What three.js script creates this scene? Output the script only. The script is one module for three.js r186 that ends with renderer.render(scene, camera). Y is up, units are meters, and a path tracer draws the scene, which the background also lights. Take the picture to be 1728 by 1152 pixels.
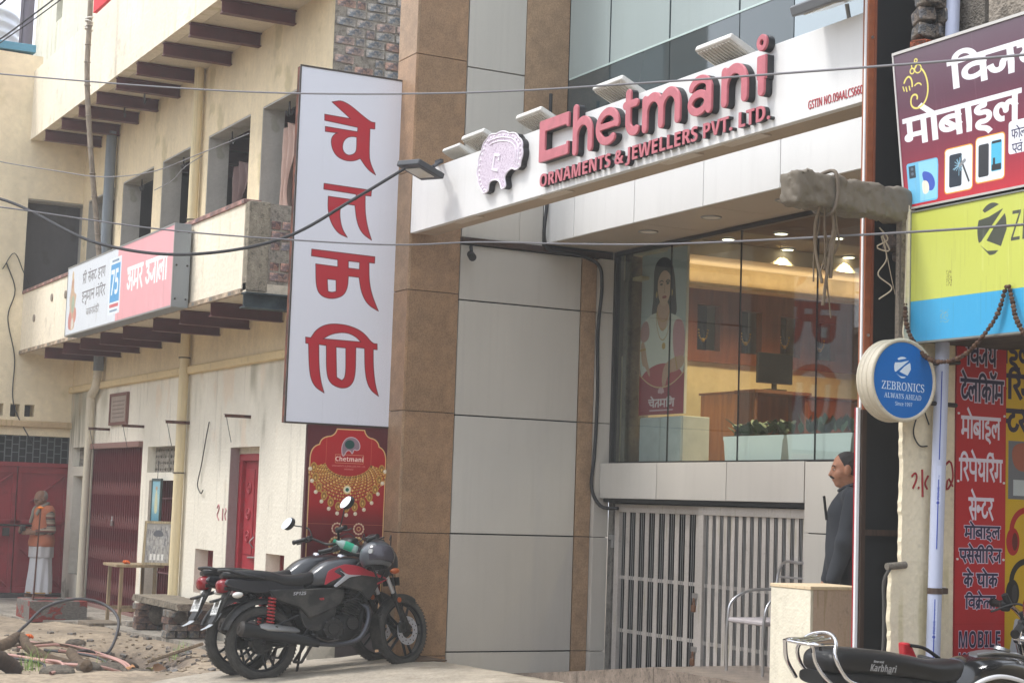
import * as THREE from 'three';
import { mergeGeometries, mergeVertices, toCreasedNormals } from 'three/addons/utils/BufferGeometryUtils.js';
import { RoundedBoxGeometry } from 'three/addons/geometries/RoundedBoxGeometry.js';
import { TextGeometry } from 'three/addons/geometries/TextGeometry.js';
import { RectAreaLightUniformsLib } from 'three/addons/lights/RectAreaLightUniformsLib.js';
import { FontLoader } from 'three/addons/loaders/FontLoader.js';

// ---------------------------------------------------------------- camera, sky, sun, exposure
const scene = new THREE.Scene();
const camera = new THREE.PerspectiveCamera(22.16, 1024 / 682, 0.1, 400);
{
  const yaw = 0.48564, pitch = 0.09337, roll = 0.0337;
  const fw = new THREE.Vector3(-Math.cos(yaw) * Math.cos(pitch), Math.sin(pitch), -Math.sin(yaw) * Math.cos(pitch));
  const r = fw.clone().cross(new THREE.Vector3(0, 1, 0)).normalize(), u = r.clone().cross(fw);
  const r2 = r.clone().multiplyScalar(Math.cos(roll)).addScaledVector(u, Math.sin(roll));
  const u2 = u.clone().multiplyScalar(Math.cos(roll)).addScaledVector(r, -Math.sin(roll));
  camera.position.set(0, 1.65, 0);
  camera.quaternion.setFromRotationMatrix(new THREE.Matrix4().makeBasis(r2, u2, fw.clone().negate()));
}
const SUN = new THREE.Vector3(-0.22, 0.82, 0.5).normalize();
{
  const w = 256, h = 128, d = new Float32Array(w * h * 4);
  for (let y = 0; y < h; y++) for (let x = 0; x < w; x++) {
    const el = ((y + 0.5) / h - 0.5) * Math.PI, az = ((x + 0.5) / w - 0.5) * 2 * Math.PI;
    const v = new THREE.Vector3(Math.cos(el) * Math.cos(az), Math.sin(el), Math.cos(el) * Math.sin(az));
    const t = Math.max(0, v.y), s = Math.pow(Math.max(0, v.dot(SUN)), 6), i = (y * w + x) * 4;
    const k = v.y < 0 ? 0.35 : 1;
    d[i] = (1.07 - 0.16 * t + 0.70 * s) * k; d[i + 1] = (1.12 - 0.13 * t + 0.68 * s) * k; d[i + 2] = (1.21 - 0.08 * t + 0.64 * s) * k; d[i + 3] = 1;
  }
  const sky = new THREE.DataTexture(d, w, h, THREE.RGBAFormat, THREE.FloatType);
  sky.mapping = THREE.EquirectangularReflectionMapping; sky.magFilter = sky.minFilter = THREE.LinearFilter; sky.needsUpdate = true;
  scene.background = sky; scene.environment = sky;
}
const sun = new THREE.DirectionalLight(0xfffaf4, 1.65);
sun.position.copy(SUN).multiplyScalar(60).add(new THREE.Vector3(-14, 0, -6)); sun.target.position.set(-14, 0, -6);
sun.castShadow = true; sun.shadow.radius = 22; sun.shadow.mapSize.set(4096, 4096);
Object.assign(sun.shadow.camera, { left: -22, right: 22, top: 22, bottom: -22, near: 1, far: 140 });
scene.add(sun, sun.target);
scene.fog = new THREE.FogExp2(0xe6e6e4, 0.0034);
const renderer = new THREE.WebGLRenderer({ antialias: true });
renderer.toneMapping = THREE.LinearToneMapping;
renderer.toneMappingExposure = 1.66;
renderer.shadowMap.enabled = true;

// ---------------------------------------------------------------- helpers
const PI = Math.PI, V = (x, y, z) => new THREE.Vector3(x, y, z);
let seed = 7; const R = () => { seed = (seed + 0x6d2b79f5) | 0; let t = Math.imul(seed ^ (seed >>> 15), 1 | seed); t = (t + Math.imul(t ^ (t >>> 7), 61 | t)) ^ t; return ((t ^ (t >>> 14)) >>> 0) / 4294967296; };
const rr = (a, b) => a + (b - a) * R(), mix = (a, b, t) => a + (b - a) * t, clamp = (x, a = 0, b = 1) => Math.min(b, Math.max(a, x));
const sst = (a, b, x) => { const t = clamp((x - a) / (b - a)); return t * t * (3 - 2 * t); };
const hash = (x, y, s) => { let h = Math.imul(x, 374761393) + Math.imul(y, 668265263) + Math.imul(s, 974711) | 0; h = Math.imul(h ^ (h >>> 13), 1274126177); return ((h ^ (h >>> 16)) >>> 0) / 4294967296; };
function vn(x, y, px, py, s) {                                     // periodic value noise
  const xi = Math.floor(x), yi = Math.floor(y); let fx = x - xi, fy = y - yi; fx = fx * fx * (3 - 2 * fx); fy = fy * fy * (3 - 2 * fy);
  const m = (a, p) => ((a % p) + p) % p, x0 = m(xi, px), x1 = m(xi + 1, px), y0 = m(yi, py), y1 = m(yi + 1, py);
  return mix(mix(hash(x0, y0, s), hash(x1, y0, s), fx), mix(hash(x0, y1, s), hash(x1, y1, s), fx), fy);
}
function fb(u, v, px, py, oct = 4, s = 1) { let a = 0, k = 0.5, n = 0; for (let i = 0; i < oct; i++) { a += k * vn(u * px, v * py, px, py, s + i); n += k; k *= 0.5; px *= 2; py *= 2; } return a / n; }
const wn = (x, z, f, o = 3, s = 5) => fb(x * f / 512 + 0.5, z * f / 512 + 0.5, 512, 512, o, s);   // plain noise over metres
const used = {};
const numbered = (n) => { const k = used[n] = (used[n] ?? -1) + 1; return k ? n + '_' + String(k).padStart(3, '0') : n; };
function thing(name, label, category, pos = [0, 0, 0], ry = 0, group) {
  const o = new THREE.Group(); o.name = numbered(name); scene.add(o); o.position.set(...pos); o.rotation.y = ry;
  o.userData = { label, category }; if (group) o.userData.group = group; return o;
}
function sub(name, parent, label) { const o = new THREE.Group(); o.name = name; if (label) o.userData.label = label; parent.add(o); return o; }
function M(name, geo, mat, parent, label) {
  if (Array.isArray(geo)) geo = join(geo);
  const m = new THREE.Mesh(geo, mat); m.name = name; m.castShadow = m.receiveShadow = true; if (label) m.userData.label = label;
  if (parent) parent.add(m); return m;
}
function MM(name, list, mat, parent) { for (const g of list) M(name, g, mat, parent); }
function solo(name, geo, mat, label, category, group) { const m = M(numbered(name), geo, mat); scene.add(m); m.userData = { label, category }; if (group) m.userData.group = group; return m; }
function struct(name, geo, mat) { const m = M(numbered(name), geo, mat); scene.add(m); m.userData = { kind: 'structure' }; return m; }
function copyOf(o, label, group) { const c = o.clone(); c.name = numbered(o.name.replace(/_\d+$/, '')); c.userData = { ...o.userData, label }; if (group) c.userData.group = group; scene.add(c); return c; }
function join(list) {
  list = list.flat(9).map((g) => { let q = g.index ? g.toNonIndexed() : g; for (const k of Object.keys(q.attributes)) if (!['position', 'normal', 'uv'].includes(k)) q.deleteAttribute(k); if (!q.attributes.uv) uvm(q); return q; });
  return list.length === 1 ? list[0] : mergeGeometries(list);
}
function uvm(g) {                                                   // uv in metres, by the face's main direction
  const p = g.attributes.position, n = g.attributes.normal, u = new Float32Array(p.count * 2);
  for (let i = 0; i < p.count; i++) {
    const a = Math.abs(n.getX(i)), b = Math.abs(n.getY(i)), c = Math.abs(n.getZ(i)), x = p.getX(i), y = p.getY(i), z = p.getZ(i);
    if (a >= b && a >= c) { u[2 * i] = -z; u[2 * i + 1] = y; } else if (b >= c) { u[2 * i] = x; u[2 * i + 1] = -z; } else { u[2 * i] = x; u[2 * i + 1] = y; }
  }
  g.setAttribute('uv', new THREE.BufferAttribute(u, 2)); return g;
}
function bx(x0, x1, y0, y1, z0, z1, r = 0) {
  const w = Math.abs(x1 - x0), h = Math.abs(y1 - y0), d = Math.abs(z1 - z0);
  let g = r ? new RoundedBoxGeometry(w, h, d, 1, Math.min(r, w / 2.1, h / 2.1, d / 2.1)) : new THREE.BoxGeometry(w, h, d);
  g = g.index ? g.toNonIndexed() : g; g.translate((x0 + x1) / 2, (y0 + y1) / 2, (z0 + z1) / 2); return uvm(g);
}
const cb = (x, y, z, w, h, d, r = 0) => bx(x - w / 2, x + w / 2, y - h / 2, y + h / 2, z - d / 2, z + d / 2, r);
function cyl(a, b, r1, r2 = r1, n = 12, open = false) {
  a = a.isVector3 ? a : V(...a); b = b.isVector3 ? b : V(...b); const d = b.clone().sub(a), L = d.length();
  const g = new THREE.CylinderGeometry(r2, r1, L, n, 1, open); g.translate(0, L / 2, 0);
  g.applyQuaternion(new THREE.Quaternion().setFromUnitVectors(V(0, 1, 0), d.normalize())); g.translate(a.x, a.y, a.z); return g;
}
const tube = (pts, r, seg = 40, rad = 7, closed = false) => new THREE.TubeGeometry(new THREE.CatmullRomCurve3(pts.map((p) => p.isVector3 ? p : V(...p)), closed, 'centripetal'), seg, r, rad, closed);
const sph = (x, y, z, r, n = 14, sx = 1, sy = 1, sz = 1) => new THREE.SphereGeometry(r, n, Math.max(6, n * 0.7 | 0)).scale(sx, sy, sz).translate(x, y, z);
function shape(pts, holes = []) { const s = new THREE.Shape(pts.map((p) => new THREE.Vector2(p[0], p[1]))); for (const h of holes) s.holes.push(new THREE.Path(h.map((p) => new THREE.Vector2(p[0], p[1])))); return s; }
const rc = (x0, x1, y0, y1) => [[x0, y0], [x1, y0], [x1, y1], [x0, y1]];
function ext(s, d, bev = 0, seg = 1, cs = 8) { return new THREE.ExtrudeGeometry(s, { depth: d, bevelEnabled: bev > 0, bevelSize: bev, bevelThickness: bev, bevelOffset: -bev, bevelSegments: seg, curveSegments: cs }); }
const fwall = (s, z0, z1) => uvm(ext(s, z1 - z0).translate(0, 0, z0));                          // faces +z, shape in (x, y)
const pwall = (s, x0, x1) => uvm(ext(s, x1 - x0).rotateY(PI / 2).translate(x0, 0, 0));          // faces +x, shape in (-z, y)
function loft(rows, n = 24, caps = true) {                          // rows [x, y, z, ry, rz, power]: superellipse sections across x
  const P = [], I = [];
  for (const [x, y, z, ry, rz, e = 2] of rows) for (let k = 0; k <= n; k++) {
    const a = k / n * 2 * PI, c = Math.cos(a), s = Math.sin(a), q = 2 / e; P.push(x, y + Math.sign(s) * Math.pow(Math.abs(s), q) * ry, z + Math.sign(c) * Math.pow(Math.abs(c), q) * rz);
  }
  const m = n + 1; for (let i = 0; i < rows.length - 1; i++) for (let k = 0; k < n; k++) { const a = i * m + k, b = a + 1, c = a + m, d = c + 1; I.push(a, b, c, b, d, c); }
  if (caps) for (const i of [0, rows.length - 1]) { const o = P.length / 3; P.push(rows[i][0], rows[i][1], rows[i][2]); for (let k = 0; k < n; k++) i ? I.push(o, i * m + k, i * m + k + 1) : I.push(o, k + 1, k); }
  const g = new THREE.BufferGeometry(); g.setAttribute('position', new THREE.Float32BufferAttribute(P, 3)); g.setIndex(I); g.computeVertexNormals();
  return toCreasedNormals(g, 0.9);
}
function interp(rows, sub = 4) {                                    // smooth (Catmull) rows of a loft
  const out = [], n = rows.length; for (let i = 0; i < n - 1; i++) for (let s = 0; s < sub; s++) {
    const t = s / sub, a = rows[Math.max(0, i - 1)], b = rows[i], c = rows[i + 1], d = rows[Math.min(n - 1, i + 2)];
    out.push(b.map((_, k) => 0.5 * (2 * b[k] + (c[k] - a[k]) * t + (2 * a[k] - 5 * b[k] + 4 * c[k] - d[k]) * t * t + (3 * b[k] - a[k] - 3 * c[k] + d[k]) * t * t * t)));
  } out.push(rows[n - 1]); return out;
}
// signed distances meshed by surface nets
const cap3 = (a, b, ra, rb = ra) => (x, y, z) => { const dx = b[0] - a[0], dy = b[1] - a[1], dz = b[2] - a[2], t = clamp(((x - a[0]) * dx + (y - a[1]) * dy + (z - a[2]) * dz) / (dx * dx + dy * dy + dz * dz || 1)); return Math.hypot(x - a[0] - dx * t, y - a[1] - dy * t, z - a[2] - dz * t) - ra - (rb - ra) * t; };
const ell3 = (c, r) => (x, y, z) => { const k0 = Math.hypot((x - c[0]) / r[0], (y - c[1]) / r[1], (z - c[2]) / r[2]), k1 = Math.hypot((x - c[0]) / r[0] ** 2, (y - c[1]) / r[1] ** 2, (z - c[2]) / r[2] ** 2); return k1 < 1e-9 ? -Math.min(...r) : k0 * (k0 - 1) / k1; };
const box3 = (c, h, r) => (x, y, z) => { const a = Math.abs(x - c[0]) - h[0] + r, b = Math.abs(y - c[1]) - h[1] + r, d = Math.abs(z - c[2]) - h[2] + r; return Math.hypot(Math.max(a, 0), Math.max(b, 0), Math.max(d, 0)) + Math.min(0, Math.max(a, b, d)) - r; };
const smin = (a, b, k) => { const h = Math.max(k - Math.abs(a - b), 0) / k; return Math.min(a, b) - h * h * k * 0.25; };
const blend = (fs, k) => (x, y, z) => { let d = fs[0](x, y, z); for (let i = 1; i < fs.length; i++) d = smin(d, fs[i](x, y, z), k); return d; };
function snet(f, lo, hi, h) {
  const n = [0, 1, 2].map((i) => Math.ceil((hi[i] - lo[i]) / h) + 1), [nx, ny, nz] = n, F = new Float32Array(nx * ny * nz), id = (i, j, k) => i + nx * (j + ny * k);
  for (let k = 0; k < nz; k++) for (let j = 0; j < ny; j++) for (let i = 0; i < nx; i++) F[id(i, j, k)] = f(lo[0] + i * h, lo[1] + j * h, lo[2] + k * h);
  const vi = new Int32Array(nx * ny * nz).fill(-1), P = [], I = [];
  for (let k = 0; k < nz - 1; k++) for (let j = 0; j < ny - 1; j++) for (let i = 0; i < nx - 1; i++) {
    let c = 0, sx = 0, sy = 0, sz = 0; const v = []; for (let q = 0; q < 8; q++) v.push(F[id(i + (q & 1), j + (q >> 1 & 1), k + (q >> 2))]);
    for (let q = 0; q < 8; q++) for (let b = 1; b < 8; b <<= 1) if (!(q & b) && (v[q] < 0) !== (v[q | b] < 0)) { const t = v[q] / (v[q] - v[q | b]); sx += (q & 1) + (b === 1 ? t : 0); sy += (q >> 1 & 1) + (b === 2 ? t : 0); sz += (q >> 2) + (b === 4 ? t : 0); c++; }
    if (c) { vi[id(i, j, k)] = P.length / 3; P.push(lo[0] + (i + sx / c) * h, lo[1] + (j + sy / c) * h, lo[2] + (k + sz / c) * h); }
  }
  const quad = (a, b, c, d, flip) => { if (a < 0 || b < 0 || c < 0 || d < 0) return; flip ? I.push(a, c, b, a, d, c) : I.push(a, b, c, a, c, d); };
  for (let k = 1; k < nz - 1; k++) for (let j = 1; j < ny - 1; j++) for (let i = 1; i < nx - 1; i++) {
    const a = F[id(i, j, k)] < 0;
    if (a !== F[id(i + 1, j, k)] < 0) quad(vi[id(i, j - 1, k - 1)], vi[id(i, j, k - 1)], vi[id(i, j, k)], vi[id(i, j - 1, k)], !a);
    if (a !== F[id(i, j + 1, k)] < 0) quad(vi[id(i - 1, j, k - 1)], vi[id(i - 1, j, k)], vi[id(i, j, k)], vi[id(i, j, k - 1)], !a);
    if (a !== F[id(i, j, k + 1)] < 0) quad(vi[id(i - 1, j - 1, k)], vi[id(i, j - 1, k)], vi[id(i, j, k)], vi[id(i - 1, j, k)], !a);
  }
  const g = new THREE.BufferGeometry(); g.setAttribute('position', new THREE.Float32BufferAttribute(P, 3)); g.setIndex(I); g.computeVertexNormals(); return g;
}
// ---------------------------------------------------------------- textures and materials
function tex(w, h, fn, srgb = true) {
  const d = new Uint8Array(w * h * 4); for (let y = 0; y < h; y++) for (let x = 0; x < w; x++) { const c = fn(x / w, y / h), i = (y * w + x) * 4; d[i] = clamp(c[0]) * 255; d[i + 1] = clamp(c[1]) * 255; d[i + 2] = clamp(c[2]) * 255; d[i + 3] = 255; }
  const t = new THREE.DataTexture(d, w, h); t.wrapS = t.wrapT = THREE.RepeatWrapping; t.magFilter = THREE.LinearFilter; t.minFilter = THREE.LinearMipmapLinearFilter; if (srgb) t.colorSpace = THREE.SRGBColorSpace; t.needsUpdate = true; return t;
}
const gray = (f) => (u, v) => { const g = f(u, v); return Array.isArray(g) ? g : [g, g, g]; };
const rep = (t, mx, my = mx) => { const c = t.clone(); c.repeat.set(1 / mx, 1 / my); c.needsUpdate = true; return c; };
const T = {};
T.plaster = tex(512, 512, (u, v) => {
  const a = fb(u, v, 4, 4, 5, 3), b = fb(u, v, 24, 6, 3, 9), c = fb(u, v, 64, 64, 2, 17), blot = sst(0.62, 0.75, fb(u, v, 6, 6, 4, 31));
  const g = 0.90 + 0.12 * (a - 0.5) + 0.07 * (b - 0.5) + 0.06 * (c - 0.5) - 0.09 * blot; return [g + 0.01, g, g - 0.025 - 0.03 * blot];
});
T.stain = tex(512, 512, (u, v) => {
  const a = fb(u, v, 3, 3, 5, 43), b = fb(u, v, 40, 3, 4, 49), c = fb(u, v, 96, 96, 2, 57), st = sst(0.55, 0.8, b) * sst(0.4, 0.65, a), sp = sst(0.7, 0.82, fb(u, v, 18, 18, 3, 63));
  const g = 0.93 + 0.12 * (a - 0.5) + 0.07 * (c - 0.5) - 0.09 * st - 0.07 * sp; return [g + 0.01, g - 0.005, g - 0.03 - 0.05 * st];
});
T.rough = tex(256, 256, gray((u, v) => 0.5 + 0.8 * (fb(u, v, 24, 24, 4, 71) - 0.5)), false);
T.fine = tex(256, 256, gray((u, v) => 0.94 + 0.14 * (fb(u, v, 10, 10, 5, 81) - 0.5)));
T.streak = tex(512, 256, gray((u, v) => { const b = fb(u, v, 60, 2, 3, 91), a = fb(u, v, 5, 3, 4, 95); return 0.965 + 0.05 * (a - 0.5) - 0.018 * sst(0.5, 0.9, b); }));
T.granite = tex(512, 512, (u, v) => { const n = fb(u, v, 110, 80, 2, 101), m = fb(u, v, 9, 7, 3, 107), s = sst(0.57, 0.66, n), d = sst(0.45, 0.34, n); const k = 0.95 + 0.22 * (m - 0.5); return [(0.655 + 0.04 * s - 0.05 * d) * k, (0.54 + 0.035 * s - 0.045 * d) * k, (0.425 + 0.03 * s - 0.04 * d) * k]; });
T.concrete = tex(512, 512, (u, v) => { const a = fb(u, v, 5, 5, 5, 111), c = fb(u, v, 70, 70, 3, 117), s = sst(0.62, 0.7, fb(u, v, 14, 14, 4, 121)), g = 0.80 + 0.35 * (a - 0.5) + 0.3 * (c - 0.5) - 0.14 * s; return [g, g * 0.985, g * 0.955]; });
T.brick = tex(256, 256, (u, v) => { const a = fb(u, v, 5, 5, 5, 131), c = fb(u, v, 40, 40, 3, 137), s = sst(0.52, 0.66, fb(u, v, 6, 6, 5, 141)); const k = 0.8 + 0.5 * (a - 0.5) + 0.3 * (c - 0.5); return [mix(k, 0.72 * k, s), mix(k, 0.78 * k, s), mix(k, 0.86 * k, s)]; });
T.wood = tex(256, 256, (u, v) => { const g = fb(u + 0.05 * fb(u, v, 3, 3, 2, 3), v, 26, 2, 4, 151), k = 0.8 + 0.4 * (g - 0.5); return [k, k * 0.97, k * 0.93]; });
T.cloth = tex(256, 256, gray((u, v) => 0.92 + 0.1 * (fb(u, v, 4, 9, 4, 161) - 0.5) + 0.06 * Math.sin(u * 400) * Math.sin(v * 400)));
T.dusty = tex(256, 256, (u, v) => { const a = fb(u, v, 4, 5, 5, 181), c = fb(u, v, 50, 50, 2, 187), p = sst(0.42, 0.72, a); const k = 0.075 + 0.13 * p + 0.06 * (c - 0.5); return [k * 1.06, k * 1.02, k * (1.02 - 0.08 * p)]; });
T.dustyTyre = tex(256, 256, (u, v) => { const a = fb(u, v, 12, 4, 4, 191), c = fb(u, v, 60, 40, 2, 195), k = 0.27 + 0.16 * (a - 0.5) + 0.10 * (c - 0.5); return [k * 1.03, k, k * 0.95]; });
T.dust = tex(256, 256, gray((u, v) => 0.55 + 0.5 * (fb(u, v, 6, 6, 5, 171) - 0.5)), false);
const lin = (c) => new THREE.Color(c);
function mt(color, o = {}) {
  const { t, s = 1, sy = s, bump, bs = 1, ...q } = o, p = { color: lin(color), roughness: 0.85, ...q };
  if (t) p.map = rep(t, s, sy); if (bump) { p.bumpMap = rep(T.rough, bs); p.bumpScale = bump; }
  const phys = ['clearcoat', 'transmission', 'sheen'].some((k) => k in q); return phys ? new THREE.MeshPhysicalMaterial(p) : new THREE.MeshStandardMaterial(p);
}
function canvasTex(w, h, draw) { const c = document.createElement('canvas'); c.width = w; c.height = h; const g = c.getContext('2d'); draw(g, w, h); const t = new THREE.CanvasTexture(c); t.colorSpace = THREE.SRGBColorSpace; t.anisotropy = 8; return t; }
function faded(g, w, h, n, s, k = 0.1) { for (let i = 0; i < n; i++) { const x = hash(i, 1, s) * w, y = hash(i, 2, s) * h, L = h * (0.05 + 0.3 * hash(i, 3, s)); g.fillStyle = `rgba(${hash(i, 5, s) > 0.5 ? '255,255,255' : '70,55,40'},${k * hash(i, 4, s)})`; g.fillRect(x, y, 1 + hash(i, 6, s) * w * 0.006, L); } }
// a flat print: uv 0..1 over a rectangle given by its four corners (bottom-left, bottom-right, top-right, top-left)
function quad(a, b, c, d) { const g = new THREE.BufferGeometry(); g.setAttribute('position', new THREE.Float32BufferAttribute([...a, ...b, ...c, ...d], 3)); g.setAttribute('uv', new THREE.Float32BufferAttribute([0, 0, 1, 0, 1, 1, 0, 1], 2)); g.setIndex([0, 1, 2, 0, 2, 3]); g.computeVertexNormals(); return g; }
const C = {
  cream: mt('#f6e6c6', { t: T.plaster, s: 2.3, bump: 0.004, bs: 0.7 }), white: mt('#ece7da', { t: T.stain, s: 3.1, bump: 0.005, bs: 0.6 }), creamLight: mt('#f6efdf', { t: T.stain, s: 3.3, bump: 0.004, bs: 0.7 }),
  grayPaint: mt('#c9c8c6', { t: T.plaster, s: 1.1 }), soffit: mt('#d8d0c0', { t: T.stain, s: 1.7 }), maroon: mt('#5d2a2c', { t: T.fine, s: 0.6, roughness: 0.6 }), maroonPaint: mt('#6d1c26', { t: T.plaster, s: 0.8, roughness: 0.55 }),
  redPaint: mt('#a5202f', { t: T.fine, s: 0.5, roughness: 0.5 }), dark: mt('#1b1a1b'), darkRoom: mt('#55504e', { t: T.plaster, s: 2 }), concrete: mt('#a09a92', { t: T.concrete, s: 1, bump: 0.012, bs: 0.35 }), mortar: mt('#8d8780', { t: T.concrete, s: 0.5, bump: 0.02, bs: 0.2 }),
  acp: mt('#c9c4bb', { t: T.streak, s: 1.9, sy: 2.3, roughness: 0.42 }), acpWhite: mt('#e6e6e5', { t: T.streak, s: 2.7, sy: 1.9, roughness: 0.38 }), brown: mt('#ffffff', { t: T.granite, s: 0.62, roughness: 0.5 }), joint: mt('#232323'),
  steel: mt('#c4c4c6', { metalness: 0.9, roughness: 0.28 }), chrome: mt('#dcdcdf', { metalness: 1, roughness: 0.12 }), iron: mt('#3a3532', { t: T.fine, s: 0.2, roughness: 0.7 }), rust: mt('#6b4031', { t: T.brick, s: 0.3 }), black: mt('#17181a', { roughness: 0.55 }), rubber: mt('#2b2a29', { t: T.dust, s: 0.4, roughness: 0.95 }),
  wire: mt('#2a2a2c', { roughness: 0.6 }), whitePaint: mt('#dedcd6', { t: T.fine, s: 0.8, roughness: 0.5 }), alu: mt('#9b9b9a', { metalness: 0.6, roughness: 0.45 }),
  glass: new THREE.MeshPhysicalMaterial({ color: lin('#eef4f2'), transmission: 1, thickness: 0, roughness: 0, ior: 1.52 }),
};
// outlines of the four letters of the tall sign, metres from its top left corner
const TALL = [[[[0.281,0.265],[0.392,0.232],[0.629,0.388],[0.678,0.388],[0.678,0.444],[0.634,0.446],[0.636,0.671],[0.65,0.742],[0.703,0.837],[0.63,0.801],[0.556,0.713],[0.515,0.736],[0.467,0.747],[0.411,0.746],[0.347,0.723],[0.306,0.673],[0.288,0.61],[0.293,0.564],[0.322,0.53],[0.345,0.522],[0.233,0.523],[0.231,0.481],[0.522,0.488],[0.523,0.451],[0.223,0.43],[0.221,0.378],[0.453,0.385]],[[0.517,0.536],[0.471,0.534],[0.426,0.551],[0.397,0.59],[0.391,0.643],[0.408,0.68],[0.444,0.7],[0.485,0.69],[0.512,0.667],[0.52,0.633]]],[[[0.242,0.962],[0.672,0.972],[0.669,1.022],[0.616,1.023],[0.622,1.165],[0.648,1.286],[0.691,1.397],[0.601,1.349],[0.549,1.256],[0.526,1.116],[0.444,1.114],[0.398,1.135],[0.393,1.218],[0.418,1.324],[0.471,1.395],[0.383,1.369],[0.315,1.281],[0.284,1.175],[0.285,1.066],[0.535,1.071],[0.533,1.021],[0.242,1.011]]],[[[0.16,1.524],[0.727,1.534],[0.727,1.589],[0.676,1.588],[0.683,1.735],[0.712,1.856],[0.78,1.992],[0.68,1.946],[0.617,1.85],[0.591,1.722],[0.495,1.72],[0.493,1.818],[0.456,1.892],[0.356,1.927],[0.258,1.909],[0.211,1.837],[0.2,1.644],[0.396,1.65],[0.393,1.591],[0.159,1.581]],[[0.308,1.761],[0.386,1.762],[0.391,1.857],[0.357,1.87],[0.319,1.863]],[[0.489,1.592],[0.591,1.594],[0.591,1.654],[0.491,1.652]]],[[[0.14,2.259],[0.186,2.261],[0.228,2.193],[0.303,2.144],[0.403,2.126],[0.534,2.135],[0.653,2.18],[0.736,2.269],[0.78,2.268],[0.783,2.317],[0.747,2.317],[0.753,2.452],[0.774,2.6],[0.812,2.709],[0.724,2.652],[0.68,2.525],[0.668,2.314],[0.589,2.312],[0.597,2.557],[0.557,2.641],[0.477,2.667],[0.375,2.631],[0.336,2.547],[0.325,2.315],[0.259,2.311],[0.267,2.472],[0.287,2.604],[0.324,2.709],[0.233,2.661],[0.186,2.557],[0.168,2.31],[0.143,2.309]],[[0.294,2.261],[0.372,2.212],[0.487,2.192],[0.575,2.215],[0.633,2.263]],[[0.412,2.322],[0.499,2.324],[0.51,2.563],[0.477,2.597],[0.429,2.573]]]];
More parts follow.
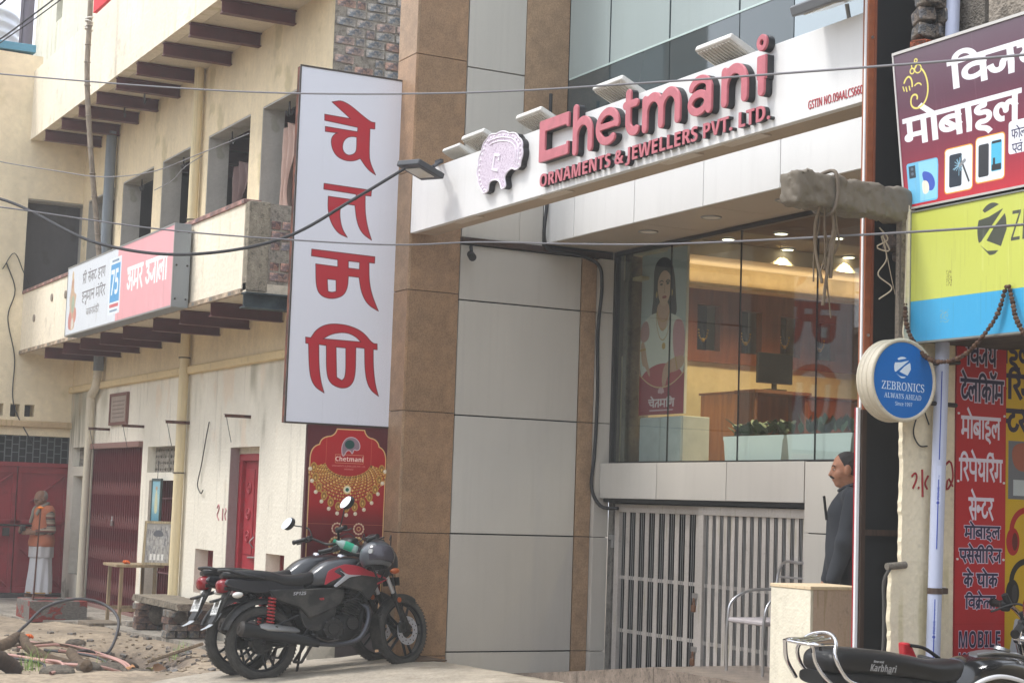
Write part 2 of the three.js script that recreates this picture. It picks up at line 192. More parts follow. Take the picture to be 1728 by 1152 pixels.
// ---------------------------------------------------------------- hand-drawn Devanagari letters (strokes on a 10-unit grid below the headline)
const DV = {
  'च': [9, 'M.5 3H7.2M2.2 3C1.3 7.8 4.4 9 7.2 6.2M7.2 0V10'], 'त': [7.5, 'M5.6 0V10M5.6 3.8C3 3.6 1 5 1.3 9.6'], 'म': [8.8, 'M1.8 0V6.6C.2 6.4 .3 8.7 1.7 8.1L1.8 6.5H7M7 0V10'],
  'ण': [8.6, 'M1 0V4.5C1 7.6 4.1 7.6 4.1 4.5V0M7 0V10'], 'अ': [10.6, 'M1.2 1.8C3.4 .4 5.2 2 4.1 3.6C3.5 4.5 2.3 4.4 2.3 4.4C5.6 4.6 5.2 9.4 2.6 9.1C1.2 8.9 .7 7.5 .7 7.5M4.2 5.2H8.4M8.4 0V10'],
  'र': [6, 'M2.4 0C5 2 4.6 4.6 1.2 4.9L5 10'], 'उ': [7.4, 'M1.4 1.6C5 .3 6 3.6 2.6 4.3C7 4.3 6.5 9.6 3.2 9.3C1.5 9.1 1 7.6 1 7.6'], 'ज': [8.8, 'M7 0V10M7 4.4C5.4 4.1 4.5 5 4.4 6.5C4.2 8.8 1.4 9 .8 6.4'],
  'ा': [3.6, 'M2 0V10'], 'ल': [9.4, 'M7.6 0V10M7.6 4.6C6.2 2.3 4.4 2.8 4.4 5.6V6.2C4 2.6 .8 3 .8 6C.9 8.1 2.4 9.2 2.9 9.2'], 'श्र': [8.4, 'M2.6 1C.5 1.5 1 4.1 3 3.9C1.4 4.5 1.5 6.4 3.8 6.6L1.4 10M7 0V10M3.7 6.7L7 4.6'],
  'ी': [4, 'M1.6 0V10M1.6 0C1.8 -4.4 -2.6 -4.6 -4 -.8'], 'ि': [3.8, 'M1.8 0V10M1.8 0C1.8 -4.6 7.5 -4.6 8.4 0'], 'स': [8.8, 'M2.2 0C4.6 2 4 4.4 1.1 4.7L4.5 10M3.2 5.2H7.2M7.2 0V10'], 'ं': [0, 'M-3.4 -3.2h.9'],
  'क': [9.8, 'M4.9 0V10M4.9 3.5C1.6 2.4 .2 7.6 2.5 7.6C4 7.6 4.9 5 4.9 5C6 2.5 9.2 3 8.8 5.5C8.6 7 7.6 7.3 7.6 8.8'], 'ट': [7.2, 'M4 0V2.3C.4 2.4 .2 8.8 3.8 9C5.4 9 6.2 7.9 6.5 7'],
  'ह': [7.2, 'M4 0V2C.9 2 1 4.6 3.5 4.4C6 4.2 6 7.1 3.8 6.9C1.8 6.8 1 8.1 1.8 9.4C2.6 10.6 4 10.4 5.2 11.2'], 'न': [8.2, 'M6.5 0V10M6.5 4.9H2.8C2.7 3.3 .8 3.4 .8 5C.8 6.6 2.7 6.5 2.8 4.9'],
  'न्': [4.6, 'M4.6 4.9H2.4C2.4 3.3 .5 3.3 .5 5C.5 6.6 2.4 6.6 2.4 4.9'], 'ु': [0, 'M-4.6 11.2C-2.4 10.4 -1.4 13.6 -3.6 13.8C-4.8 13.9 -5.2 12.6 -5.2 12.6'], 'द': [6.8, 'M4.5 0V2.3C.8 2 .3 7 3 7.1C4.6 7.1 5 5.6 4 5.1M3.6 7.1L5.9 10.4'],
  'ब': [8.6, 'M7 0V10M7 3.5C4.5 2.4 1 3 1 5.8C1 8.6 4.8 8.9 7 6.5M2 4.1L6 7.7'], 'व': [8.6, 'M7 0V10M7 3.5C4.5 2.4 1 3 1 5.8C1 8.6 4.8 8.9 7 6.5'], 'य': [8.6, 'M1.3 1C3.6 1 3.3 4.1 1.8 5C1.8 8.1 4.6 8.6 7 6.2M7 0V10'],
  'ो': [3.6, 'M2 0V10M2 0L-2 -4.4'], 'े': [0, 'M-1.6 0L-5.4 -4.4'], 'ॉ': [3.6, 'M2 0V10M-.4 -4.2C.4 -1.8 3.6 -1.8 4.4 -4.2'], 'इ': [7.6, 'M4 0V2C.5 2 .5 4.9 3.5 4.7C7 4.5 6.5 8.8 3.5 8.3C2 8 1.2 9.1 2 10.1C3 11.2 4.6 10.6 5.8 12.2'],
  'फ': [10.4, 'M1 0V5C1 8.1 4.6 8.1 5 5M5 0V10M5 5C6.5 2 9.8 3.5 9.2 6C8.8 7.1 7.9 7.1 7.9 8.6'], 'ड': [7.4, 'M4 0V2C.5 2 .5 4.9 3.5 4.7C7.3 4.5 7 9.6 3.5 9.3C1.5 9.1 1.2 7.6 1.2 7.6'], 'प': [8.6, 'M1.2 0V4C1.2 6.6 4.2 6.9 7 6M7 0V10'],
  'ए': [8, 'M1.4 0V4C1.4 6.7 4 6.7 6.6 5.6M6.6 0V6M4.2 6.4L6.6 10.2'], 'ग': [7.6, 'M2.4 0V6.6C2.4 8.7 .4 8.4 .5 6.6M6 0V10'], 'थ': [8.8, 'M2.1 .9C.5 .9 .5 3.1 2.2 2.7C3.2 2.4 3.1 1 2.3 .9M2.3 2.6C3.6 3 2.6 4.6 1.8 5.1C1.8 8.6 4.8 8.4 7.1 6.2M7.1 0V10'],
  'क्र': [9.8, 'M4.9 0V10M4.9 3.5C1.6 2.4 .2 7.6 2.5 7.6C4 7.6 4.9 5 4.9 5C6 2.5 9.2 3 8.8 5.5M4.9 7.4L2 10.6'], 'त्': [4.4, 'M5.6 4C3 3.8 1 5.2 1.3 9.6'], '_': [4.5, ''],
};
function deva(g, keys, x, y, h, o = {}) {                           // h = height of the letters' body; returns the width
  const k = keys.split(' '), s = h / 10, sx = s * (o.sx ?? 1); let X = 0; const runs = []; let a = 0, pen = [];
  for (const c of k) { if (c === '_') { runs.push([a, X]); X += 4.5; a = X; continue; } pen.push([X, DV[c][1]]); X += DV[c][0]; } runs.push([a, X]);
  let W = X * sx, x0 = o.center ? x - W / 2 : x;
  if (o.width) { const q = o.width / W; W = o.width; x0 = o.center ? x - W / 2 : x; g.save(); g.translate(x0, y); g.transform(1, o.skew ?? 0, 0, 1, 0, 0); g.scale(sx * q, s); } else { g.save(); g.translate(x0, y); g.scale(sx, s); }
  g.lineCap = 'square'; g.lineJoin = 'round';
  const draw = (lw, col) => { g.strokeStyle = col; g.lineWidth = lw; for (const [a, b] of runs) { g.beginPath(); g.moveTo(a + 0.3, 0); g.lineTo(b - 0.4, 0); g.stroke(); } for (const [px, d] of pen) { g.save(); g.translate(px, 0); g.stroke(new Path2D(d)); g.restore(); } };
  if (o.outline) draw((o.lw ?? 1.6) + (o.ow ?? 1.3), o.outline); draw(o.lw ?? 1.6, o.color ?? '#fff'); g.restore(); return W;
}
function poly(g, pts, fill) { g.fillStyle = fill; g.beginPath(); pts.forEach((p, i) => i ? g.lineTo(p[0], p[1]) : g.moveTo(p[0], p[1])); g.closePath(); g.fill(); }
function smoothPath(g, pts) { g.beginPath(); const n = pts.length; for (let i = 0; i < n; i++) { const a = pts[i], b = pts[(i + 1) % n], m = [(a[0] + b[0]) / 2, (a[1] + b[1]) / 2]; i ? g.quadraticCurveTo(a[0], a[1], m[0], m[1]) : g.moveTo(m[0], m[1]); } g.quadraticCurveTo(pts[0][0], pts[0][1], (pts[0][0] + pts[1][0]) / 2, (pts[0][1] + pts[1][1]) / 2); g.closePath(); }
function blob(g, pts, fill) { g.fillStyle = fill; smoothPath(g, pts); g.fill(); }
function disc(g, x, y, rx, fill, ry = rx, rot = 0) { g.fillStyle = fill; g.beginPath(); g.ellipse(x, y, rx, ry, rot, 0, 7); g.fill(); }

function softLoop(g, c) {                                           // corners stay sharp, shallow bends become curves
  const n = c.length, corner = c.map((p, i) => { const a = c[(i + n - 1) % n], b = c[(i + 1) % n], u = [p[0] - a[0], p[1] - a[1]], v = [b[0] - p[0], b[1] - p[1]], q = (u[0] * v[0] + u[1] * v[1]) / (Math.hypot(...u) * Math.hypot(...v)); return q < 0.62; });
  const mid = (i) => { const a = c[i % n], b = c[(i + 1) % n]; return [(a[0] + b[0]) / 2, (a[1] + b[1]) / 2]; }; const m0 = mid(0); g.moveTo(...m0); for (let i = 1; i <= n; i++) { const p = c[i % n], m = mid(i % n); if (corner[i % n]) { g.lineTo(p[0], p[1]); g.lineTo(...m); } else g.quadraticCurveTo(p[0], p[1], m[0], m[1]); } g.closePath();
}
// the tall vertical sign: four letters cut in red film on a white face (0..320 x 0..1100 units)
const tallSign = canvasTex(480, 1530, (g, w, h) => {
  g.fillStyle = '#dcdee8'; g.fillRect(0, 0, w, h); const sx = w / 0.932, sy = h / 2.96; g.save(); g.scale(sx, sy);
  const red = '#b3202f', edge = '#5c1620';
  const L = TALL; g.lineJoin = 'round'; g.lineWidth = 0.006; g.strokeStyle = edge;
  for (const [outer, ...holes] of L) { g.beginPath(); for (const c of [outer, ...holes]) { softLoop(g, c); } g.fillStyle = red; g.fill('evenodd'); g.stroke(); }
  g.restore(); faded(g, w, h, 60, 5, 0.04);
});
const posterTex = canvasTex(512, 1024, (g, w, h) => {               // 0.73 m x 1.45 m jewellery poster
  const bg = g.createLinearGradient(0, 0, 0, h); bg.addColorStop(0, '#b3151c'); bg.addColorStop(0.45, '#a01219'); bg.addColorStop(0.56, '#6d1016'); bg.addColorStop(1, '#5a0d13'); g.fillStyle = '#571a22'; g.fillRect(0, 0, w, h);
  g.beginPath(); g.moveTo(20, h); g.lineTo(20, 195); g.quadraticCurveTo(22, 125, 75, 112); g.quadraticCurveTo(82, 68, 140, 62); g.quadraticCurveTo(172, 52, 180, 18); g.lineTo(352, 18); g.quadraticCurveTo(360, 52, 390, 62); g.quadraticCurveTo(440, 68, 448, 112); g.quadraticCurveTo(492, 125, 494, 195); g.lineTo(494, h); g.closePath(); g.fillStyle = bg; g.fill(); g.strokeStyle = '#d9b67c'; g.lineWidth = 7; g.stroke();
  g.lineWidth = 2; g.strokeStyle = 'rgba(225,170,120,.6)'; g.beginPath(); g.moveTo(118, 60); g.lineTo(118, 260); g.moveTo(400, 60); g.lineTo(400, 260); g.moveTo(20, 569); g.lineTo(494, 569); g.stroke();
  const pais = [[215, 165], [212, 110], [240, 66], [290, 60], [325, 92], [328, 130], [305, 140], [290, 130], [280, 165], [268, 140], [245, 140], [228, 178]];
  blob(g, pais, '#8d7480'); g.lineWidth = 5; g.strokeStyle = '#cbb9bd'; smoothPath(g, pais); g.stroke(); disc(g, 262, 105, 30, '#1c4a45', 26);
  g.strokeStyle = '#e3b48a'; g.lineWidth = 2; g.strokeRect(176, 166, 176, 48); g.font = 'bold 38px sans-serif'; g.textAlign = 'center'; g.fillStyle = '#f1d6c8'; g.fillText('Chetmani', 264, 204);
  g.font = '13px sans-serif'; g.fillStyle = '#d9a694'; g.fillText('ORNAMENTS & JEWELLERS PVT. LTD.', 262, 236); g.fillText('VARANASI', 262, 254);
  const gold = ['#c79543', '#a8742d', '#e0b768', '#8d5a26'];
  for (let k = 0; k < 9; k++) for (let i = 0; i < 46; i++) {         // the necklace: rows of small gold drops
    const a = mix(PI - 0.25, 0.25, i / 45), r = 150 + k * 14 * (0.6 + 0.4 * Math.sin(a)), x = 258 + Math.cos(a) * (r * (1.0 + k * 0.012)), y = 205 + Math.sin(a) * r * (0.62 + 0.03 * k); disc(g, x, y, k === 0 ? 8 : 6.2, gold[(i * 7 + k * 3) % 4], k === 0 ? 9 : 7); if (k === 0) disc(g, x, y, 4, '#5b2b1a'); else disc(g, x, y + 1, 2, (i + k) % 3 ? '#7a3a22' : '#efd398');
  }
  for (let i = 0; i < 13; i++) { const a = mix(PI - 0.12, 0.12, i / 12), x = 258 + Math.cos(a) * 214, y = 211 + Math.sin(a) * 262; disc(g, x, y, 20, '#b98a3f', 27); disc(g, x, y, 12, '#8a5f28', 18); disc(g, x, y + 3, 6, '#d8b061', 9); disc(g, x + Math.cos(a) * 22, y + 34 * Math.sin(a) + 8, 12, '#d9cdb4'); disc(g, x + Math.cos(a) * 22 - 3, y + 34 * Math.sin(a) + 5, 4, '#f3ead8'); }
  disc(g, 258, 368, 26, '#e2c98c'); disc(g, 258, 368, 19, '#e9e2cf'); disc(g, 258, 368, 11, '#12624a');
  for (const x of [205, 340]) { disc(g, x, 594, 34, '#c4a184'); disc(g, x, 594, 26, '#7d1a20'); disc(g, x, 594, 14, '#c79c6a'); disc(g, x, 594, 8, '#7d1a20'); for (let i = 0; i < 12; i++) disc(g, x + Math.cos(i * PI / 6) * 31, 594 + Math.sin(i * PI / 6) * 31, 5, '#d9bfa2'); disc(g, x - 4, 690, 46, '#b08a4c', 50); disc(g, x - 4, 690, 34, '#7a4a2c', 38); disc(g, x - 4, 690, 17, '#1b6a4e'); for (let i = 0; i < 14; i++) disc(g, x - 4 + Math.cos(i * PI / 7) * 42, 690 + Math.sin(i * PI / 7) * 46, 6, '#dcc59a'); }
  for (let i = 0; i < 30; i++) disc(g, hash(i, 1, 3) * w, h * (0.62 + 0.38 * hash(i, 2, 3)), 60, 'rgba(30,4,8,.05)', 40);
});
const emblemTex = canvasTex(512, 512, (g, w, h) => {               // filigree of the emblem, over the extruded plate
  g.fillStyle = '#d0c3d2'; g.fillRect(0, 0, w, h);
  for (let i = 0; i < 2600; i++) { const x = hash(i, 1, 8) * w, y = hash(i, 2, 8) * h, r = 2 + 5 * hash(i, 3, 8); g.strokeStyle = hash(i, 4, 8) > 0.5 ? 'rgba(104,72,104,.9)' : 'rgba(250,246,252,.9)'; g.lineWidth = 1.7; g.beginPath(); g.arc(x, y, r, hash(i, 5, 8) * 6, hash(i, 5, 8) * 6 + 3.6); g.stroke(); }
});
const ujalaTex = canvasTex(1536, 300, (g, w, h) => {
  g.fillStyle = '#d5dbe2'; g.fillRect(0, 0, w, h); g.fillStyle = '#e2a3a9'; g.fillRect(800, 0, w - 800, h);
  g.fillStyle = '#dfe7ee'; g.fillRect(684, 34, 170, 235); g.fillStyle = '#4c9bd0'; g.fillRect(704, 60, 136, 158); g.font = 'bold 118px sans-serif'; g.fillStyle = '#e6eff6'; g.save(); g.translate(708, 186); g.scale(0.9, 1.25); g.fillText('75', 0, 0); g.restore(); g.fillStyle = '#c9666c'; g.fillRect(706, 226, 130, 14); g.fillStyle = '#7a90a8'; g.fillRect(710, 250, 110, 8); g.fillRect(716, 42, 100, 9);
  deva(g, 'श्र ी _ स ं क ट _ ह र ण', 256, 52, 40, { width: 360, color: '#6d6c72', lw: 1.5 }); deva(g, 'ह न ु म ा न _ म ं ि द र', 258, 132, 40, { width: 370, color: '#6d6c72', lw: 1.5 }); deva(g, 'ब क र म ं ड ी', 345, 212, 26, { width: 200, color: '#77767b', lw: 1.5 });
  deva(g, 'अ म र _ उ ज ा ल ा', 948, 104, 84, { width: 520, color: '#f6f0f0', lw: 2 });
  blob(g, [[70, 60], [100, 50], [112, 84], [122, 120], [168, 128], [150, 160], [140, 230], [160, 282], [60, 286], [52, 230], [60, 170], [40, 140], [66, 110]], '#c4a78c'); disc(g, 92, 72, 20, '#b99078', 26); disc(g, 88, 40, 14, '#cbb184', 22); disc(g, 70, 240, 30, '#c2837c', 40); disc(g, 150, 220, 24, '#c98a7c', 34); disc(g, 110, 170, 26, '#9fae9a', 40); disc(g, 60, 150, 12, '#c1b5a0', 30); disc(g, 112, 255, 20, '#d7d2c9', 26);
  faded(g, w, h, 300, 14, 0.1);
});
const vijayTex = canvasTex(1024, 820, (g, w, h) => {               // 1.05 m x 0.83 m
  const b = g.createLinearGradient(0, 0, 0, h); b.addColorStop(0, '#63505c'); b.addColorStop(0.35, '#5a2f42'); b.addColorStop(0.65, '#7a2038'); b.addColorStop(1, '#c22a38'); g.fillStyle = b; g.fillRect(0, 0, w, h);
  deva(g, 'ि व ज य', 362, 128, 125, { sx: 1.55, color: '#e9ebef', lw: 2.1 }); deva(g, 'म ो ब ा इ ल', 40, 362, 125, { sx: 1.45, color: '#e9ebef', lw: 2.1 }); deva(g, 'स े न् ट र', 860, 362, 125, { sx: 1.4, color: '#e9ebef', lw: 2.1 });
  g.strokeStyle = '#e0d46a'; g.lineWidth = 10; g.lineCap = 'round'; g.stroke(new Path2D('M60 160C90 110 120 140 112 190M180 110C228 150 235 290 150 310C110 318 85 290 98 255C108 225 150 235 138 262')); for (const [x, y, r] of [[150, 60, 9], [135, 84, 16], [160, 106, 22], [120, 110, 14]]) { g.lineWidth = 7; g.beginPath(); g.arc(x, y, r, 0, 7); g.stroke(); } g.lineWidth = 8; g.stroke(new Path2D('M130 190C145 178 165 180 172 195M50 180l6 22M70 186l4 22M92 186l3 20'));
  const tile = (x, y, W, H, fn) => { g.fillStyle = '#e8a53c'; g.beginPath(); g.roundRect(x, y, W, H, 22); g.fill(); g.fillStyle = '#e6ecf3'; g.beginPath(); g.roundRect(x + 6, y + 6, W - 12, H - 12, 18); g.fill(); fn(x, y); };
  g.fillStyle = '#6db9dd'; g.beginPath(); g.roundRect(30, 590, 210, 215, 14); g.fill(); g.fillStyle = '#8fd0ee'; g.fillRect(110, 596, 122, 200); g.fillStyle = '#3d5fc0'; blob(g, [[120, 640], [190, 660], [225, 720], [200, 760], [150, 740]], '#3b58b8'); blob(g, [[120, 690], [170, 700], [180, 760], [130, 770]], '#e9e3d0'); g.fillStyle = '#26303a'; g.fillRect(44, 606, 44, 64); disc(g, 66, 622, 9, '#5c6b7a'); disc(g, 66, 648, 9, '#5c6b7a');
  tile(285, 560, 200, 230, (x, y) => { g.fillStyle = '#1c2a38'; g.beginPath(); g.roundRect(x + 34, y + 36, 88, 164, 12); g.fill(); g.strokeStyle = '#9fd3ea'; g.lineWidth = 3; for (let i = 0; i < 16; i++) { const a = i * 0.4; g.beginPath(); g.moveTo(x + 104, y + 96); g.lineTo(x + 104 + Math.cos(a) * (26 + 22 * hash(i, 1, 2)), y + 96 + Math.sin(a) * (26 + 30 * hash(i, 2, 2))); g.stroke(); } g.strokeStyle = '#3a3a3c'; g.lineWidth = 11; g.beginPath(); g.moveTo(x + 124, y + 86); g.lineTo(x + 172, y + 184); g.stroke(); g.lineWidth = 18; g.strokeStyle = '#8a8d90'; g.beginPath(); g.moveTo(x + 108, y + 98); g.lineTo(x + 142, y + 78); g.stroke(); });
  tile(500, 540, 200, 230, (x, y) => { g.fillStyle = '#2a2d31'; g.beginPath(); g.roundRect(x + 22, y + 40, 70, 160, 10); g.fill(); g.fillStyle = '#4db5d8'; g.beginPath(); g.roundRect(x + 108, y + 34, 70, 150, 10); g.fill(); g.fillStyle = '#22262b'; g.fillRect(x + 112, y + 36, 62, 12); g.fillRect(x + 112, y + 150, 62, 30); g.fillRect(x + 120, y + 118, 14, 40); });
  g.fillStyle = '#e6e9f0'; g.beginPath(); g.roundRect(722, 500, 360, 160, 16); g.fill(); deva(g, 'फ ो ल ड र', 742, 545, 40, { color: '#2a2348', lw: 1.5 }); deva(g, 'ए व ं _ ए स', 746, 615, 40, { color: '#2a2348', lw: 1.5 }); faded(g, w, h, 160, 21, 0.06);
});
const redPanelTex = canvasTex(384, 1900, (g, w, h) => {             // 0.345 m x 1.66 m, eleven lines of text from the top
  g.fillStyle = '#b01c26'; g.fillRect(0, 0, w, h); const A = { color: '#1d1a44', outline: '#c9bcd0', lw: 1.9, ow: 1.5 }, B = { color: '#d8d2e2', lw: 1.9 };
  deva(g, 'ि व ज य', 190, 190, 115, { ...A, center: 1, width: 230 }); deva(g, 'ट े ल ि क ॉ म', 198, 410, 118, { ...A, center: 1, width: 330 }); 
  deva(g, 'म ो ब ा इ ल', 190, 640, 118, { ...B, center: 1, width: 300 }); deva(g, 'ि र प े य ि र ं ग', 192, 900, 120, { ...B, center: 1, width: 330 }); deva(g, 'स े न् ट र', 196, 1140, 118, { ...B, center: 1, width: 190 });
  deva(g, 'म ो ब ा इ ल', 208, 1310, 66, { ...A, center: 1, width: 270 }); deva(g, 'ए स े स ी ि र ज', 194, 1450, 72, { ...A, center: 1, width: 320 }); deva(g, 'क े _ थ ो क', 196, 1600, 70, { ...A, center: 1, width: 260 }); deva(g, 'ि व क्र े त् त ा', 196, 1735, 66, { ...A, center: 1, width: 230 });
  g.textAlign = 'center'; g.save(); g.translate(196, 1895); g.scale(0.62, 1); g.restore();
});
const redPanelTex2 = canvasTex(384, 340, (g, w, h) => {             // its lower end in Latin letters
  g.fillStyle = '#b01c26'; g.fillRect(0, 0, w, h); g.textAlign = 'center'; g.lineJoin = 'round';
  const line = (s, y, px, W) => { g.save(); g.font = `bold ${px}px sans-serif`; const k = W / g.measureText(s).width; g.translate(192, y); g.scale(k, 1); g.strokeStyle = '#c9bcd0'; g.lineWidth = 12; g.strokeText(s, 0, 0); g.fillStyle = '#1d1a44'; g.fillText(s, 0, 0); g.restore(); };
  line('MOBILE', 170, 165, 330); line('ACCESSORIES', 275, 92, 335);
});
const yellowPanelTex = canvasTex(512, 2048, (g, w, h) => {          // yellow side panel with phones and headphones
  g.fillStyle = '#c9a516'; g.fillRect(0, 0, w, h); const A = { color: '#221c3c', lw: 2.2 };
  deva(g, 'ब ा इ ल', -120, 60, 110, { ...A }); deva(g, 'प े य ि र ं ग', -200, 250, 120, { ...A }); deva(g, 'स े न् ट र', -150, 450, 120, { ...A });
  g.fillStyle = '#6b6f78'; g.fillRect(20, 620, w, 330); blob(g, [[40, 640], [200, 620], [260, 720], [180, 800], [60, 780]], '#9c5a48'); blob(g, [[220, 690], [420, 640], [500, 760], [300, 830]], '#1f2733'); g.fillStyle = '#b9c3c8'; g.fillRect(60, 840, 400, 90);
  for (const [y, c, d] of [[1130, '#a8161c', '#5d0d10'], [1420, '#1d1d20', '#3a3a40']]) { g.strokeStyle = c; g.lineWidth = 34; g.beginPath(); g.arc(170, y, 120, PI * 0.95, PI * 2.05); g.stroke(); disc(g, 60, y + 60, 52, c, 78); disc(g, 280, y + 60, 52, c, 78); disc(g, 76, y + 60, 22, d, 50); disc(g, 264, y + 60, 22, d, 50); }
  g.fillStyle = '#b9bcc4'; g.save(); g.translate(120, 1760); g.rotate(0.22); g.beginPath(); g.roundRect(-70, -130, 120, 250, 16); g.fill(); g.fillStyle = '#15171c'; g.beginPath(); g.roundRect(40, -110, 130, 240, 16); g.fill(); disc(g, 105, -20, 40, '#2c4f78', 60); g.restore();
});
const zebTex = canvasTex(1024, 512, (g, w, h) => {                 // 1.05 m x 0.67 m: yellow above, blue below
  g.fillStyle = '#c3ca5e'; g.fillRect(0, 0, w, h); g.fillStyle = '#3ca3d3'; g.fillRect(0, 352, w, h - 352); zebMark(g, 570, 118, 98, '#4c5046', 0.0);
  g.font = '88px sans-serif'; g.fillStyle = '#4c5046'; g.save(); g.translate(690, 175); g.scale(1.4, 1.75); g.transform(1, 0, -0.1, 1, 0, 0); g.fillText('ZEBRONICS', 0, 0); g.restore(); faded(g, w, h, 220, 33, 0.08);
  for (let i = 0; i < 60; i++) disc(g, 260 + hash(i, 1, 4) * 40, 250 + hash(i, 2, 4) * 60, 2.4, 'rgba(80,70,20,.5)'); for (let i = 0; i < 50; i++) disc(g, 220 + hash(i, 3, 4) * 60, 400 + hash(i, 4, 4) * 50, 2.4, 'rgba(190,170,140,.5)');
});
function zebMark(g, x, y, r, col) {                                // a ball cut by two slanting bands
  g.save(); g.beginPath(); g.arc(x, y, r, 0, 7); g.clip(); g.fillStyle = col; const P = (pts) => poly(g, pts.map(([a, b]) => [x + a * r, y + b * r]), col);
  P([[-1, -1], [1, -1], [0.35, -0.86], [-0.5, -0.66]]); P([[-1, -0.4], [-0.2, -0.48], [0.78, -0.72], [-0.72, 0.42], [-1, 0.5]]); P([[0.2, -0.1], [0.92, -0.55], [1, 0.1], [0.62, 0.72], [-0.36, 0.42]]); P([[-0.8, 0.55], [-0.3, 0.82], [0.45, 0.86], [0, 1.1]]); g.restore();
}
const zebRoundTex = canvasTex(512, 512, (g, w, h) => {
  g.fillStyle = '#1769b8'; g.fillRect(0, 0, w, h); g.save(); g.translate(256, 262); g.rotate(0.02); zebMark(g, -10, -88, 70, '#d9e4f0'); g.fillStyle = '#dfe7f1'; g.textAlign = 'center'; g.font = '74px serif'; g.save(); g.scale(0.88, 1); g.fillText('ZEBRONICS', 0, 62); g.font = '44px serif'; g.fillText('ALWAYS AHEAD', 0, 116); g.font = '34px sans-serif'; g.fillText('Since 1997', 10, 162); g.restore(); g.restore(); faded(g, w, h, 60, 41, 0.05);
});
const womanTex = canvasTex(400, 800, (g, w, h) => {                 // printed figure in a pale embroidered blouse and rose drape
  const b = g.createLinearGradient(0, 0, 0, h); b.addColorStop(0, '#b4babd'); b.addColorStop(0.5, '#b9bdbe'); b.addColorStop(1, '#a8474f'); g.fillStyle = b; g.fillRect(0, 0, w, h);
  blob(g, [[120, 60], [185, 30], [260, 50], [300, 130], [312, 240], [330, 330], [250, 340], [140, 330], [92, 322], [112, 230], [108, 120]], '#1d1a1c');
  blob(g, [[0, 360], [80, 310], [170, 300], [260, 310], [350, 340], [400, 380], [400, 690], [0, 690]], '#ddd8d0'); blob(g, [[300, 340], [400, 360], [400, 560], [320, 560], [290, 450]], '#c98a93'); blob(g, [[0, 350], [70, 330], [90, 430], [0, 450]], '#b98683'); blob(g, [[0, 600], [200, 540], [400, 590], [400, 720], [0, 720]], '#b23a45');
  blob(g, [[150, 250], [250, 250], [262, 330], [200, 420], [140, 330]], '#d0a188'); blob(g, [[148, 130], [205, 92], [268, 130], [272, 200], [240, 262], [208, 280], [172, 262], [146, 200]], '#e0b599'); disc(g, 180, 168, 13, '#2a1c1a', 5); disc(g, 238, 168, 13, '#2a1c1a', 5); g.strokeStyle = '#2a1a18'; g.lineWidth = 5; g.beginPath(); g.arc(180, 172, 22, 3.8, 5.6); g.moveTo(256, 160); g.arc(238, 172, 22, 3.8, 5.6); g.stroke(); disc(g, 210, 232, 20, '#9c2a36', 7); g.strokeStyle = '#a87860'; g.lineWidth = 4; g.beginPath(); g.moveTo(212, 172); g.lineTo(206, 208); g.lineTo(216, 210); g.stroke();
  g.strokeStyle = '#b98a3c'; g.lineWidth = 4; for (const r of [60, 100, 150]) { g.beginPath(); g.ellipse(205, 290, 48 + r * 0.12, r, 0, 0.1, PI - 0.1); g.stroke(); } disc(g, 214, 470, 16, '#c79a48'); disc(g, 140, 215, 8, '#c9a45a', 16); disc(g, 276, 215, 8, '#c9a45a', 16);
  blob(g, [[0, 440], [40, 440], [62, 520], [100, 600], [90, 620], [50, 560], [20, 560]], '#c79a80'); blob(g, [[400, 520], [300, 530], [220, 560], [200, 640], [224, 690], [262, 600], [330, 600], [400, 570]], '#c79a80'); g.lineWidth = 8; g.beginPath(); g.moveTo(0, 480); g.lineTo(52, 476); g.moveTo(318, 526); g.lineTo(340, 590); g.stroke();
  g.fillStyle = '#9a1f3c'; g.beginPath(); g.moveTo(0, 600); g.quadraticCurveTo(200, 740, 400, 600); g.lineTo(400, 800); g.lineTo(0, 800); g.fill(); g.strokeStyle = '#d9b887'; g.lineWidth = 6; g.beginPath(); g.moveTo(0, 600); g.quadraticCurveTo(200, 740, 400, 600); g.stroke();
  blob(g, [[170, 700], [172, 678], [200, 668], [226, 676], [230, 698], [214, 696], [206, 706], [196, 696]], '#d7a7ae'); deva(g, 'च े त म ि ण', 90, 728, 34, { width: 230, color: '#e6d5da', lw: 2 }); g.fillStyle = '#d8b4bd'; g.fillRect(100, 776, 210, 7);
});
